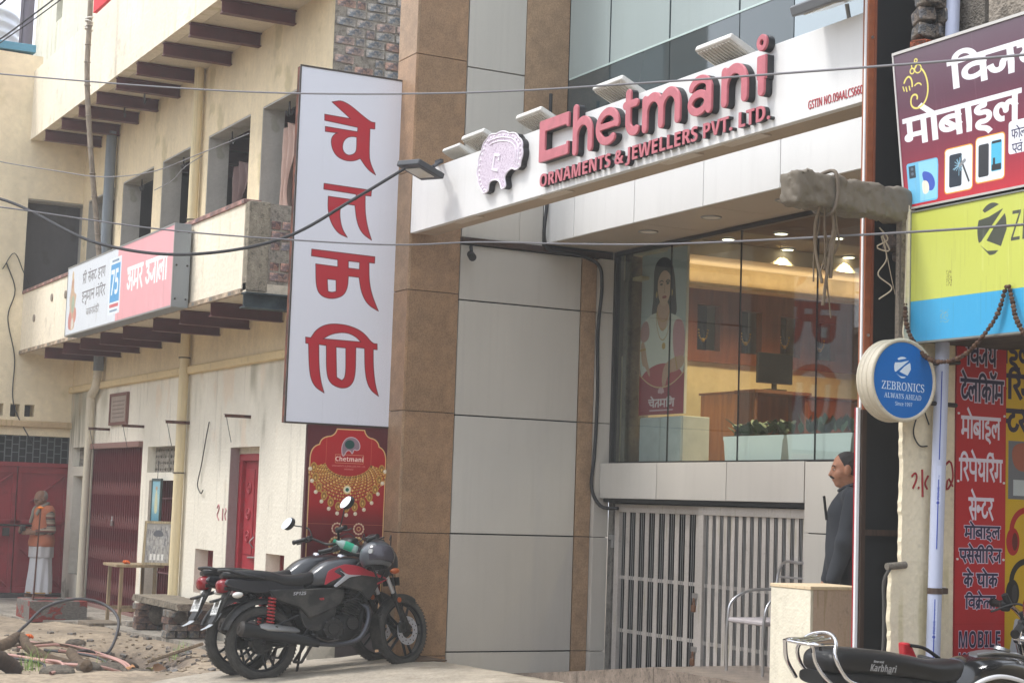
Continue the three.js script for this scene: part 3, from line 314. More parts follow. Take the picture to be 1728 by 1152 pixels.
// ---------------------------------------------------------------- ground
const crest = [[-12.3, -2.2], [-12.85, -3.3], [-13.55, -4.4], [-13.75, -5.2], [-13.72, -6.1], [-13.6, -6.6]];
function crestX(z) { if (z > crest[0][1]) return crest[0][0]; for (let i = 0; i < crest.length - 1; i++) if (z <= crest[i][1] && z >= crest[i + 1][1]) return mix(crest[i][0], crest[i + 1][0], (z - crest[i][1]) / (crest[i + 1][1] - crest[i][1])); return crest[5][0]; }
const pit = (x, z) => Math.exp(-(((x + 18.0) / 1.0) ** 2 + ((z + 5.32) / 0.33) ** 2)) + 0.55 * Math.exp(-(((x + 17.1) / 0.8) ** 2 + ((z + 4.75) / 0.45) ** 2)) + 0.3 * Math.exp(-(((x + 19.6) / 0.8) ** 2 + ((z + 4.8) / 0.2) ** 2));
function groundH(x, z) {
  const s = x - crestX(z) + 0.05 * (wn(x, z, 3) - 0.5);             // metres inside the concrete ramp
  const top = clamp(0.27 + 0.082 * (-z - 4.6), 0.2, 0.375) - 0.14 * sst(-6.1, -7.0, z) + 0.02 * clamp(x + 13, -1, 2);
  const m = sst(-0.28, 0.14, s), base = 0.07 * (wn(x, z, 0.7) - 0.5) + 0.05 * (wn(x + 9, z, 4, 3) - 0.5) - 0.26 * pit(x, z);
  const flat = sst(-5.5, -5.85, z - 0.06 * clamp(x + 20, -3, 3));
  return mix(mix(base, -0.01, flat * 0.9), top + 0.012 * (wn(x, z, 2.5) - 0.5) + 0.01 * (wn(x, z, 9, 2) - 0.5), m);
}
{
  const x0 = -30, x1 = -4, z0 = -7.9, z1 = 2, nx = 520, nz = 200, g = new THREE.PlaneGeometry(x1 - x0, z1 - z0, nx, nz).rotateX(-PI / 2).translate((x0 + x1) / 2, 0, (z0 + z1) / 2), p = g.attributes.position;
  for (let i = 0; i < p.count; i++) p.setY(i, groundH(p.getX(i), p.getZ(i)));
  g.computeVertexNormals(); const u = g.attributes.uv; for (let i = 0; i < p.count; i++) u.setXY(i, (p.getX(i) - x0) / (x1 - x0), (p.getZ(i) - z0) / (z1 - z0));
  const map = tex(2048, 1024, (a, b) => {
    const x = x0 + a * (x1 - x0), z = z0 + b * (z1 - z0), n1 = wn(x, z, 1.3, 4), n2 = wn(x + 3, z, 9, 3), n3 = wn(x, z + 7, 34, 2), s = x - crestX(z);
    let c = [0.655, 0.59, 0.505]; const k = 0.88 + 0.30 * (n1 - 0.5) + 0.22 * (n2 - 0.5) + 0.22 * (n3 - 0.5); c = c.map((q) => q * k);
    const m = sst(-0.22, 0.05, s + 0.15 * (n2 - 0.5)), ck = 0.92 + 0.24 * (n1 - 0.5) + 0.16 * (n2 - 0.5) + 0.12 * (n3 - 0.5); c = c.map((q, i) => mix(q, [0.675, 0.635, 0.575][i] * ck, m));
    const d = sst(0.22, 0.6, pit(x, z) + 0.3 * (n2 - 0.5)) * (1 - m); c = c.map((q, i) => mix(q, [0.37, 0.325, 0.285][i] * (0.8 + 0.5 * n3), d));
    const st = sst(0.62, 0.72, wn(x + 40, z, 2.2, 4)) * 0.3; return c.map((q, i) => mix(q, [0.40, 0.36, 0.31][i], st));
  });
  map.wrapS = map.wrapT = THREE.ClampToEdgeWrapping;
  struct('ground', g, new THREE.MeshStandardMaterial({ map, roughness: 0.97, bumpMap: rep(T.rough, 0.02, 0.05), bumpScale: 0.012 }));
  const far = new THREE.PlaneGeometry(700, 700).rotateX(-PI / 2).translate(0, -0.28, 0); struct('terrain', uvm(far), mt('#a3927c', { t: T.concrete, s: 3 }));
  // grey concrete apron along the old house
  const S = shape([[-26.5, 6.6], [-16.2, 6.6], [-16.2, 6.3], [-17.6, 6.12], [-18.6, 6.0], [-19.6, 5.86], [-20.4, 5.72], [-21.3, 5.7], [-21.8, 5.5], [-22.2, 5.0], [-23.6, 4.85], [-26.5, 4.3]]);
  struct('pavement', uvm(ext(S, 0.06).rotateX(-PI / 2).translate(0, -0.03, 0)), mt('#b0aaa2', { t: T.concrete, s: 2.2, bump: 0.004, bs: 0.5 }));
}
// granite ramp in front of the jeweller's gate
{
  const P = (x, z) => [x, 0.24 + 0.125 * clamp(x + 13, 0, 2.2), z], a = [-13.09, -10.8, -8.0], zf = (x) => -7.02 + 0.30 * clamp((x + 13.1) / 2.3), mats = mt('#a99c94', { t: T.concrete, s: 0.4, roughness: 0.35 });
  const slab = (xa, xb) => { const s = shape([[xa, -0.1], [xb, -0.1], [xb, P(xb)[1]], [xa, P(xa)[1]]]); return fwall(s, -7.9, -6.95); };
  const r = thing('granite_ramp', 'speckled brown granite ramp rising to the grey barred gate', 'ramp'); M('slab', slab(-13.09, -11.9), mats, r); M('slab', slab(-11.894, -10.8), mats, r); M('slab', slab(-10.794, -8.0), mats, r);
}
// ---------------------------------------------------------------- old house with two balconies
const ZW = -6.45, house = thing('old_house', 'cream plastered two storey house with maroon beams under its balconies', 'building', [0, 0, 0]);
const houseOpen = [[-26.1, -24.62], [-24.19, -22.67], [-22.27, -20.76], [-20.35, -18.82], [-18.42, -16.9]];
{
  const ox = -26.45, ex = -16.36;
  // lower wall, white with stains
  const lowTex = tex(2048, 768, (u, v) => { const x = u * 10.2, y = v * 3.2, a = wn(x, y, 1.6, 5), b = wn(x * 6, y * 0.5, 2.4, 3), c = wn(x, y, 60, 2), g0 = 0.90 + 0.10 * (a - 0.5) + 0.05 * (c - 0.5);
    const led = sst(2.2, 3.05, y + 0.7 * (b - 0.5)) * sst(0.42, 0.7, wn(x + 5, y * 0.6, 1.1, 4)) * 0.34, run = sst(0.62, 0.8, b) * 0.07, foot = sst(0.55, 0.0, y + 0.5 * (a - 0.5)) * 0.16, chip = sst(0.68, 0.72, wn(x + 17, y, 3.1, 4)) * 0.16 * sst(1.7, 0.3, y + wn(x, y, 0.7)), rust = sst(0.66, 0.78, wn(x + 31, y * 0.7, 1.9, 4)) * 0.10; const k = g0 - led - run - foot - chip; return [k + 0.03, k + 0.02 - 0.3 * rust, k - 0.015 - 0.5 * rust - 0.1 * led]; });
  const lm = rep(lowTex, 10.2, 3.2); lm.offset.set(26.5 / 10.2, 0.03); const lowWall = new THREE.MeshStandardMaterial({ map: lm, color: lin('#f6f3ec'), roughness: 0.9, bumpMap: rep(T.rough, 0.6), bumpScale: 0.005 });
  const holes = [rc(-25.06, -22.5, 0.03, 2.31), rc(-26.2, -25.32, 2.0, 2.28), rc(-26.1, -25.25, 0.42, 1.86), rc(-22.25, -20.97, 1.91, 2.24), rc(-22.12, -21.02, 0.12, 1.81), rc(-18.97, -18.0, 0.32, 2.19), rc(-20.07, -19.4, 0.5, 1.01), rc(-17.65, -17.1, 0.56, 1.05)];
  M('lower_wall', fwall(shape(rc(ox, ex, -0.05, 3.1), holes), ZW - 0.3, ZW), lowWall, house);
  M('ledge', [bx(ox, ex, 3.1, 3.2, ZW - 0.3, ZW + 0.06, 0.02)], mt('#e6d3a8', { t: T.stain, s: 1.3 }), house);
  M('upper_wall', fwall(shape(rc(ox, ex, 3.2, 8.4), houseOpen.map(([a, b]) => rc(a, b, 3.72, 6.01))), ZW - 0.25, ZW), C.cream, house);
  for (const [a, b] of houseOpen) M('opening_lining', [bx(a, a + 0.012, 3.72, 5.99, ZW - 0.262, ZW - 0.004), bx(b - 0.012, b, 3.72, 5.99, ZW - 0.262, ZW - 0.004), bx(a, b, 5.99, 6.008, ZW - 0.262, ZW - 0.004)], C.grayPaint, house);
  // rooms behind
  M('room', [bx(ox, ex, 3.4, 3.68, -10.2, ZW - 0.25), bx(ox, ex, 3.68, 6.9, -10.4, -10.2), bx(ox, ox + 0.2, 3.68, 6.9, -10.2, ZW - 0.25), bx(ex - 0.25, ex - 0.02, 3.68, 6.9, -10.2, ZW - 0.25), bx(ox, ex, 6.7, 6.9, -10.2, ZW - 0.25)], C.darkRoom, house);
  for (let i = 0; i < 9; i++) M('ceiling_beam', bx(-25.6 + i * 1.07, -25.5 + i * 1.07, 6.52, 6.7, -10.2, ZW - 0.26), C.maroon, house);
  for (let i = 0; i < 5; i++) M('shelf', bx(houseOpen[i][0] + 0.15, houseOpen[i][1] - 0.1, 4.5 + 0.35 * (i % 3), 4.56 + 0.35 * (i % 3), -8.6, -8.2), mt('#6f6a69'), house);
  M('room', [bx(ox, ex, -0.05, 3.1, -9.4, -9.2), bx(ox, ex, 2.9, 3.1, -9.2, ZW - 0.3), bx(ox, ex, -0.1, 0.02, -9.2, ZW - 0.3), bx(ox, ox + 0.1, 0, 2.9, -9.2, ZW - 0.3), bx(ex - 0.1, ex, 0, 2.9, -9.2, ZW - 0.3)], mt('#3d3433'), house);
  // lower balcony
  M('balcony_slab', bx(ox, ex, 3.655, 3.75, ZW, -5.64), C.soffit, house);
  M('balcony_parapet', [bx(ox, -16.46, 3.665, 4.55, -5.78, -5.63)], C.creamLight, house);
  M('parapet_coping', [bx(ox, -16.46, 4.55, 4.6, -5.8, -5.61, 0.008)], mt('#b98f84', { t: T.brick, s: 0.5 }), house);
  M('drip_edge', bx(ox, -16.46, 3.64, 3.7, -5.65, -5.612, 0.01), mt('#cbb59b', { t: T.brick, s: 0.6 }), house);
  for (const [x, y] of [[-25.6, 4.12], [-24.55, 4.33], [-23.75, 4.3]]) M('drain_hole', cyl([x, y, -5.66], [x, y, -5.615], 0.055, 0.055, 14), mt('#8b8174'), house);
  // the balcony's broken end: brick courses
  { const e = sub('balcony_end', house); M('mortar', bx(-16.56, -16.37, 3.665, 4.56, -6.44, -5.86), mt('#c4bcb1', { t: T.concrete, s: 0.4, bump: 0.012, bs: 0.15 }), e); M('plaster_edge', bx(-16.56, -16.35, 3.665, 4.57, -5.86, -5.64, 0.012), mt('#b9b09f', { t: T.concrete, s: 0.5, bump: 0.015, bs: 0.2 }), e);
    const bm = ['#e0a994', '#d09c8c', '#e4b8a6', '#cbb6ac'].map((c) => mt(c, { t: T.brick, s: 0.4, bump: 0.02, bs: 0.15 }));
    for (let k = 0; k < 8; k++) { let z = -5.875 - (k % 2) * 0.0, w = k % 2 ? 0.21 : 0.11; while (z > -6.4) { const b = Math.min(w, z + 6.43); if (b > 0.05 && R() > 0.08) { const m = M('brick', cb(0, 0, 0, 0.04, 0.083, b - 0.014, 0.008), bm[R() * 4 | 0], e); m.position.set(-16.383 + rr(-0.006, 0.008), 3.725 + k * 0.104, z - b / 2); m.rotation.set(rr(-0.03, 0.03), rr(-0.03, 0.03), 0); } z -= b; w = 0.22; if (b < 0.05) break; } } }
  // steel beams, two rows
  const beam = (x, y, z0, z1) => [bx(x - 0.05, x + 0.05, y, y + 0.012, z0, z1), bx(x - 0.05, x + 0.05, y + 0.142, y + 0.154, z0, z1), bx(x - 0.006, x + 0.006, y + 0.012, y + 0.142, z0, z1)];
  for (const x of [-17.51, -18.62, -19.63, -20.74, -21.67, -22.64, -23.58, -24.55, -25.55]) M('beam', beam(x, 6.74, ZW, -5.62), C.maroon, house);
  for (const x of [-17.49, -18.54, -19.57, -20.85, -21.9, -22.91, -23.84, -24.91]) M('beam', beam(x, 3.5, ZW, -5.655), C.maroon, house);
  M('end_beam', [bx(-16.5, -16.33, 3.5, 3.515, ZW, -5.63), bx(-16.5, -16.33, 3.64, 3.655, ZW, -5.63), bx(-16.43, -16.4, 3.515, 3.64, ZW, -5.64)], mt('#3f4d52', { t: T.brick, s: 0.5 }), house, 'dark teal steel beam at the balcony end');
  // upper balcony and the set-back storey
  M('upper_slab', bx(ox, ex + 0.1, 6.9, 7.02, ZW, -5.755), C.soffit, house);
  M('upper_parapet', fwall(shape([[-26.45, 6.9], [ex + 0.1, 6.9], [ex + 0.1, 8.05], [-24, 7.98], [-26.45, 7.96]]), -5.75, -5.6), C.creamLight, house);
  M('upper_storey', fwall(shape([[-29.4, 7.0], [ex, 7.0], [ex, 12], [-29.4, 12], [-29.4, 9.75]], [rc(-27.9, -27.5, 9.15, 9.6)]), -6.5, -6.2), mt('#e3e4d8', { t: T.stain, s: 3.3, bump: 0.004 }), house);
  M('slit_window', bx(-28, -27.4, 9.1, 9.7, -6.7, -6.5), C.grayPaint, house); M('red_panel', bx(-25.07, -22, 8.62, 10.4, -6.19, -6.1), mt('#d2303c'), house, 'bright red board on the top storey');
  // end wall of rough brick above the tall sign
  { const e = sub('brick_end', house), z1 = ZW - 0.26; M('mortar', [bx(ex + 0.003, ex + 0.008, 3.2, 8.4, -10, ZW - 0.004)], mt('#cbc4ba', { t: T.concrete, s: 0.4, bump: 0.012, bs: 0.15 }), e);
    const bm = ['#ecd0c2', '#e0d9d0', '#eec4b0', '#ddd6cc', '#e6dace'].map((c) => mt(c, { t: T.brick, s: 0.3, bump: 0.02, bs: 0.15 }));
    for (let k = 0; k < 17; k++) { let z = ZW - 0.012 - (k % 2 ? 0.11 : 0); while (z > -7.35) { const w = R() < 0.2 ? 0.11 : 0.225; if (R() > 0.06) { const m = M('brick', cb(0, 0, 0, 0.05, 0.084, w - 0.016, 0.01), bm[R() * 5 | 0], e); m.position.set(ex - 0.01 + rr(-0.005, 0.008), 5.55 + k * 0.098, z - w / 2); m.rotation.set(rr(-0.05, 0.05), rr(-0.04, 0.04), rr(-0.04, 0.04)); } z -= w; } } }
  // collapsible gate
  { const gt = sub('collapsible_gate', house); MM('gate_rail', [bx(-25.06, -22.5, 2.24, 2.32, ZW - 0.1, ZW + 0.06, 0.01), bx(-25.06, -22.5, 0.02, 0.07, ZW - 0.1, ZW + 0.02)], mt('#8c6a62', { t: T.fine, s: 0.4 }), gt);
    const g0 = [bx(-0.012, 0.012, 0.07, 2.24, -0.02, 0.02)]; const geo = join(g0), pm = [C.maroonPaint, mt('#7a4a48', { t: T.fine, s: 0.3, roughness: 0.6 })];
    for (let i = 0; i < 46; i++) { const b = M('bar', geo, pm[i % 2], gt); b.position.set(-25.02 + i * 0.0555, 0, ZW - 0.03 - 0.035 * (i % 2)); }
    const lat = []; for (const y of [0.35, 0.8, 1.25, 1.7]) for (let i = 0; i < 45; i++) { const a = -25.02 + i * 0.0555, s = i % 2 ? 1 : -1; lat.push(cyl([a, y - s * 0.1, ZW - 0.015], [a + 0.0555, y + s * 0.1, ZW - 0.015], 0.007, 0.007, 5)); }
    const l = M('lattice', lat, pm[1], gt); l.userData.kind = 'stuff'; M('lock', [cb(-23.75, 1.22, ZW + 0.02, 0.07, 0.08, 0.03, 0.01), tube([[-23.77, 1.26, ZW + 0.02], [-23.75, 1.31, ZW + 0.02], [-23.73, 1.26, ZW + 0.02]], 0.006, 10, 5)], C.steel, gt); }
  // niches with dark red grilles and pierced blocks
  const niche = (x0, x1, y0, y1) => { const n = sub('grille_door', house); M('back', bx(x0, x1, y0, y1, ZW - 0.24, ZW - 0.2), mt('#421c20', { roughness: 0.7 }), n); const k = Math.round((x1 - x0) / 0.1); for (let i = 0; i <= k; i++) M('bar', bx(mix(x0, x1, i / k) - 0.011, mix(x0, x1, i / k) + 0.011, y0, y1, ZW - 0.2, ZW - 0.17), C.maroonPaint, n); M('cross_bar', [0.3, 0.62, 0.86].map((q) => bx(x0, x1, mix(y0, y1, q), mix(y0, y1, q) + 0.02, ZW - 0.17, ZW - 0.155)), mt('#6a4144'), n); };
  niche(-26.1, -25.25, 0.42, 1.86); niche(-22.12, -21.02, 0.12, 1.81);
  const jali = (x0, x1, y0, y1) => { const n = sub('pierced_block', house), cols = 2; for (let c = 0; c < cols; c++) { const a = mix(x0, x1, c / cols) + 0.02, b = mix(x0, x1, (c + 1) / cols) - 0.02, hs = []; const nx = 6, ny = 4, w = (b - a) / nx, h = (y1 - y0) / ny; for (let i = 0; i < nx; i++) for (let j = 0; j < ny; j++) { const X = a + (i + 0.5) * w, Y = y0 + (j + 0.5) * h, q = (i + j) % 2 ? 0.30 : 0.40; hs.push([[X - w * q, Y], [X, Y - h * q], [X + w * q, Y], [X, Y + h * q]]); } M('block', fwall(shape(rc(a, b, y0, y1), hs), ZW - 0.14, ZW - 0.1), mt('#b9b3aa', { t: T.concrete, s: 0.5 }), n); } M('back', bx(x0, x1, y0, y1, ZW - 0.29, ZW - 0.26), mt('#3b3634'), n); };
  jali(-26.2, -25.32, 2.0, 2.28); jali(-22.25, -20.97, 1.91, 2.24);
  // small low windows with red shutters
  for (const [x0, x1, y0, y1] of [[-20.07, -19.4, 0.5, 1.01], [-17.65, -17.1, 0.56, 1.05]]) { const n = sub('low_window', house); M('shutter', bx(x0 + 0.02, x1 - 0.02, y0, y1 - 0.02, ZW - 0.25, ZW - 0.2, 0.01), C.redPaint, n); M('frame', [bx(x0, x1, y1 - 0.03, y1, ZW - 0.2, ZW - 0.16), bx(x0, x0 + 0.04, y0, y1 - 0.03, ZW - 0.2, ZW - 0.16), bx(x1 - 0.04, x1, y0, y1 - 0.03, ZW - 0.2, ZW - 0.16)], mt('#8b2b30'), n); }
  // red panelled door
  { const d = sub('red_door', house), x0 = -18.97, x1 = -18.0, z = ZW - 0.13, fr = [bx(x0, x1, 2.04, 2.12, z - 0.08, z + 0.02, 0.008), bx(x0, x0 + 0.1, 0.32, 2.04, z - 0.08, z + 0.02, 0.008), bx(x1 - 0.1, x1, 0.32, 2.04, z - 0.08, z + 0.02, 0.008)];
    M('door_frame', fr, C.redPaint, d); M('lintel', bx(x0, x1, 2.122, 2.19, z - 0.1, z + 0.01), C.white, d); M('reveal', bx(x0 + 0.002, x0 + 0.014, 0.32, 2.18, z + 0.025, ZW - 0.003), mt('#a6969a', { t: T.plaster, s: 0.6 }), d);
    for (const [a, b] of [[x0 + 0.1, -18.49], [-18.48, x1 - 0.1]]) { M('leaf', [bx(a, b, 0.32, 2.04, z - 0.06, z - 0.03), bx(a + 0.05, b - 0.05, 0.42, 0.85, z - 0.03, z - 0.015, 0.01), bx(a + 0.05, b - 0.05, 1.0, 1.95, z - 0.03, z - 0.018, 0.01)], C.redPaint, d); for (const y of [1.2, 1.45, 1.74]) M('carving', [new THREE.TorusGeometry(0.06, 0.011, 6, 18).translate((a + b) / 2, y, z - 0.014), sph((a + b) / 2, y, z - 0.02, 0.025, 8), new THREE.TorusGeometry(0.035, 0.008, 6, 14).translate((a + b) / 2, y, z - 0.014)], C.redPaint, d); }
    M('bolt', [cyl([-18.6, 0.97, z - 0.005], [-18.3, 0.98, z - 0.005], 0.011), cb(-18.33, 0.97, z - 0.01, 0.05, 0.06, 0.02, 0.004), tube([[-18.45, 1.08, z - 0.01], [-18.46, 1.14, z + 0.03], [-18.45, 1.2, z - 0.01]], 0.008, 10, 5)], C.alu, d); }
  // drainpipes
  const dp = (x, y0, y1, r, m, lab) => { const n = M('drainpipe', cyl([x, y0, ZW + r + 0.02], [x + 0.02, y1, ZW + r + 0.02], r, r, 16), m, house, lab); return n; };
  const pc = mt('#e9dcb8', { t: T.stain, s: 0.9 }), pg = mt('#848d96', { t: T.fine, s: 0.5 }), pw = mt('#dcd6c6', { t: T.stain, s: 1 });
  dp(-20.62, 0.05, 6.92, 0.06, pc, 'cream drainpipe running past both balconies'); dp(-24.62, 3.35, 6.8, 0.075, pg, 'grey plastic drainpipe on the upper wall'); M('pipe_elbow', tube([[-24.65, 3.4, ZW + 0.09], [-24.68, 3.16, ZW + 0.1], [-24.85, 3.06, ZW + 0.09], [-25.0, 3.0, ZW + 0.08], [-25.02, 2.8, ZW + 0.08]], 0.062, 24, 12), pw, house); dp(-25.04, 0.03, 2.9, 0.055, pw, 'white drainpipe left of the folding gate');
  for (const [x, y] of [[-20.62, 3.3], [-20.62, 1.9], [-20.61, 5.0]]) M('pipe_clamp', new THREE.TorusGeometry(0.066, 0.008, 6, 18).rotateX(PI / 2).translate(x, y, ZW + 0.08), C.iron, house);
  // plaque, iron stubs, wires
  M('plaque', [bx(-24.1, -23.3, 2.6, 2.98, ZW, ZW + 0.025, 0.006)], mt('#b0a29a', { t: T.stain, s: 0.6 }), house); M('plaque_frame', [bx(-24.14, -23.26, 2.96, 3.0, ZW, ZW + 0.04), bx(-24.14, -23.26, 2.56, 2.6, ZW, ZW + 0.04), bx(-24.14, -24.1, 2.6, 2.96, ZW, ZW + 0.04), bx(-23.3, -23.26, 2.6, 2.96, ZW, ZW + 0.04)], mt('#7d5a52'), house); for (let i = 0; i < 5; i++) M('plaque_line', bx(-24.0, -23.42, 2.66 + i * 0.055, 2.675 + i * 0.055, ZW + 0.025, ZW + 0.028), mt('#7d716c'), house);
  for (const [x, y] of [[-24.2, 2.52], [-22.5, 2.52], [-20.55, 2.52], [-18.35, 2.53]]) { const n = sub('iron_bracket', house); M('angle', [bx(x - 0.02, x + 0.02, y, y + 0.006, ZW, ZW + 0.3), bx(x + 0.014, x + 0.02, y - 0.03, y, ZW, ZW + 0.3)], C.rust, n); M('hook_wire', tube([[x, y, ZW + 0.28], [x + 0.01, y - 0.1, ZW + 0.26], [x - 0.02, y - 0.3, ZW + 0.2]], 0.004, 10, 4), C.wire, n); }
  M('hanging_wire', tube([[-19.72, 2.5, ZW + 0.02], [-19.75, 2.3, ZW + 0.04], [-19.9, 2.0, ZW + 0.03], [-19.98, 1.75, ZW + 0.04], [-19.86, 1.66, ZW + 0.03], [-19.8, 1.7, ZW + 0.03]], 0.007, 30, 5), C.wire, house);
  for (const [a, b] of houseOpen) for (const q of [0.35, 0.85]) M('ceiling_hook', [tube([[mix(a, b, q), 6.02, ZW - 0.12], [mix(a, b, q) + 0.01, 5.9, ZW - 0.12], [mix(a, b, q) + 0.07, 5.83, ZW - 0.12], [mix(a, b, q) + 0.12, 5.9, ZW - 0.12]], 0.01, 14, 5), tube([[mix(a, b, q), 5.92, ZW - 0.12], [mix(a, b, q) - 0.05, 5.84, ZW - 0.12], [mix(a, b, q) - 0.1, 5.9, ZW - 0.12]], 0.01, 12, 5)], C.iron, house);
  for (const x of [-21.7, -22.64]) M('beam_hook', tube([[x, 6.74, -6.0], [x, 6.66, -6.0], [x + 0.03, 6.6, -6.0], [x + 0.07, 6.64, -6.0]], 0.012, 12, 5), C.iron, house);
  M('switch_box', bx(-25.8, -25.6, 4.78, 4.95, ZW - 0.8, ZW - 0.74), C.whitePaint, house);
  M('wall_scribble', [tube([[-19.32, 1.5, ZW + 0.004], [-19.28, 1.54, ZW + 0.004], [-19.25, 1.5, ZW + 0.004], [-19.31, 1.42, ZW + 0.004], [-19.24, 1.36, ZW + 0.004]], 0.008, 16, 4), tube([[-19.12, 1.5, ZW + 0.004], [-19.12, 1.36, ZW + 0.004]], 0.008, 6, 4), tube([[-19.04, 1.5, ZW + 0.004], [-19.0, 1.48, ZW + 0.004], [-19.04, 1.43, ZW + 0.004], [-19.0, 1.37, ZW + 0.004]], 0.008, 12, 4)], mt('#b4767a'), house, 'faded red painted house number');
}
// clothes hanging in the openings
const garment = (name, x, y, w, h, col, label) => { const g = new THREE.PlaneGeometry(w, h, 16, 24), p = g.attributes.position; for (let i = 0; i < p.count; i++) { const u = p.getX(i) / w, v = p.getY(i) / h; p.setXYZ(i, p.getX(i) * (1 + 0.25 * Math.sin(v * 7)) + 0.05 * Math.sin(v * 5), p.getY(i) - 0.06 * Math.abs(u) * 2, 0.04 * Math.sin(u * 16 + v * 3)); } g.computeVertexNormals(); const m = solo(name, g, mt(col, { t: T.cloth, s: 1, sy: 1, side: THREE.DoubleSide }), label, 'garment'); m.position.set(x, y, ZW - 0.14); return m; };
garment('hanging_shirt', -19.5, 5.2, 0.5, 0.75, '#6d5652', 'brown shirt hanging in the second window opening from the tall sign'); garment('hanging_towel', -21.25, 5.2, 0.32, 0.8, '#dfe2e8', 'white cloth hanging beside the cream drainpipe in a window opening'); garment('hanging_scarf', -17.9, 5.25, 0.35, 1.0, '#c7a89a', 'pale pink cloth hanging in the opening beside the tall sign');

// ---------------------------------------------------------------- the house that closes the lane
const lane = thing('lane_house', 'cream house closing the lane with a dark red sheet metal gate', 'building');
{
  const laneWall = mt('#fdf0d4', { t: T.plaster, s: 3.7, bump: 0.003, bs: 0.7 });
  const x = -26.45, u = (z) => -z, holes = [rc(5.62, 6.5, 4.6, 6.01), rc(5.66 - 0.12, 5.68, 2.71, 2.9), rc(5.75, 5.9, 2.72, 2.9), rc(5.3, 5.44, 2.71, 2.9), rc(4.2, 6.55, 0.0, 2.44)];
  M('wall', pwall(shape([[2.5, -0.05], [6.75, -0.05], [6.75, 6.9], [5.72, 6.9], [5.72, 8.2], [2.5, 8.24]], holes), x - 0.3, x), laneWall, lane);
  M('wall', bx(x - 5, x - 0.3, 0, 8.0, -2.7, -2.5), laneWall, lane); M('room', [bx(x - 3, x - 2.8, 0, 8, -8, -2.7), bx(x - 2.8, x - 0.3, 4.2, 4.4, -8, -2.7), bx(x - 2.8, x - 0.3, 6.4, 6.5, -8, -2.7)], C.darkRoom, lane); M('roof', bx(x - 5, x - 0.3, 7.9, 8.1, -6.1, -2.5), C.concrete, lane);
  M('window_reveal', [bx(x - 0.3, x - 0.02, 4.6, 6.0, -6.5, -6.485), bx(x - 0.3, x - 0.02, 5.99, 6.005, -6.485, -5.62)], C.grayPaint, lane);
  M('window_screen', bx(x - 0.32, x - 0.3, 4.6, 6.01, -6.5, -5.6), mt('#5b5a5e', { t: T.plaster, s: 1.2 }), lane, 'dim grey window screen');
  M('ledge', bx(x, x + 0.09, 2.56, 2.66, -6.5, -3, 0.02), mt('#cbb491', { t: T.stain, s: 1 }), lane);
  const gr = sub('ventilation_grille', lane); M('back', bx(x - 0.26, x - 0.24, 2.03, 2.44, -6.5, -4.2), mt('#23262a'), gr); for (let i = 0; i < 22; i++) { const b = M('bar', bx(x - 0.16, x - 0.145, 2.03, 2.44, -6.48 + i * 0.105, -6.465 + i * 0.105), mt('#6d7274', { metalness: 0.3, roughness: 0.6 }), gr); } M('cross_bar', [0, 1, 2].map((k) => { const l = []; for (let i = 0; i < 22; i++) l.push(bx(x - 0.15, x - 0.14, 2.12 + 0.12 * k + (i % 2) * 0.06, 2.132 + 0.12 * k + (i % 2) * 0.06, -6.48 + i * 0.105, -6.375 + i * 0.105)); return l; }).flat(), mt('#6d7274', { metalness: 0.3, roughness: 0.6 }), gr);
  const gateRed = mt('#9a2c36', { t: T.plaster, s: 0.9, roughness: 0.5 }); const gt = sub('metal_gate', lane); for (const [a, b] of [[-5.72, -4.9], [-6.5, -5.74]]) { M('leaf', bx(x - 0.16, x - 0.14, 0.1, 1.98, a, b), gateRed, gt); M('rail', [[0.1, 0.18], [1.12, 1.18], [1.88, 1.98]].map(([p, q]) => bx(x - 0.14, x - 0.1, p, q, a, b, 0.006)).concat([bx(x - 0.14, x - 0.1, 0.18, 1.88, a, a + 0.06), bx(x - 0.14, x - 0.1, 0.18, 1.88, b - 0.06, b)]), gateRed, gt); MM('brace', [cyl([x - 0.12, 0.2, a + 0.06], [x - 0.12, 0.75, b - 0.1], 0.016, 0.016, 6), cyl([x - 0.12, 1.86, a + 0.06], [x - 0.12, 1.45, b - 0.2], 0.016, 0.016, 6)], gateRed, gt); }
  M('gate_frame', [bx(x - 0.2, x - 0.06, 1.98, 2.04, -6.52, -4.2), bx(x - 0.2, x - 0.06, 0, 1.98, -6.56, -6.5)], gateRed, gt); M('bolt', [cyl([x - 0.08, 1.1, -6.1], [x - 0.08, 1.1, -5.4], 0.014, 0.014, 8), cb(x - 0.08, 1.0, -5.6, 0.04, 0.12, 0.1, 0.01)], C.iron, gt);
  M('threshold', bx(x - 0.3, x + 0.03, 0.0, 0.09, -6.55, -4.2), mt('#4a4442'), lane);
  M('parapet_slab', bx(x - 0.7, x + 0.02, 8.24, 8.36, -5.6, -4.4, 0.01), mt('#5f9fc0', { t: T.stain, s: 1 }), lane, 'pale blue concrete slab under the water tank');
  M('cable', tube([[x + 0.02, 5.0, -5.35], [x + 0.03, 4.6, -5.5], [x + 0.02, 4.2, -5.42], [x + 0.03, 3.6, -5.55], [x + 0.02, 2.9, -5.58], [x + 0.03, 2.3, -5.9]], 0.009, 40, 5), C.wire, lane); M('cable', tube([[x + 0.02, 4.9, -5.3], [x + 0.05, 5.15, -5.45], [x + 0.03, 4.9, -5.6], [x + 0.04, 4.7, -5.7]], 0.007, 30, 5), C.wire, lane);
}
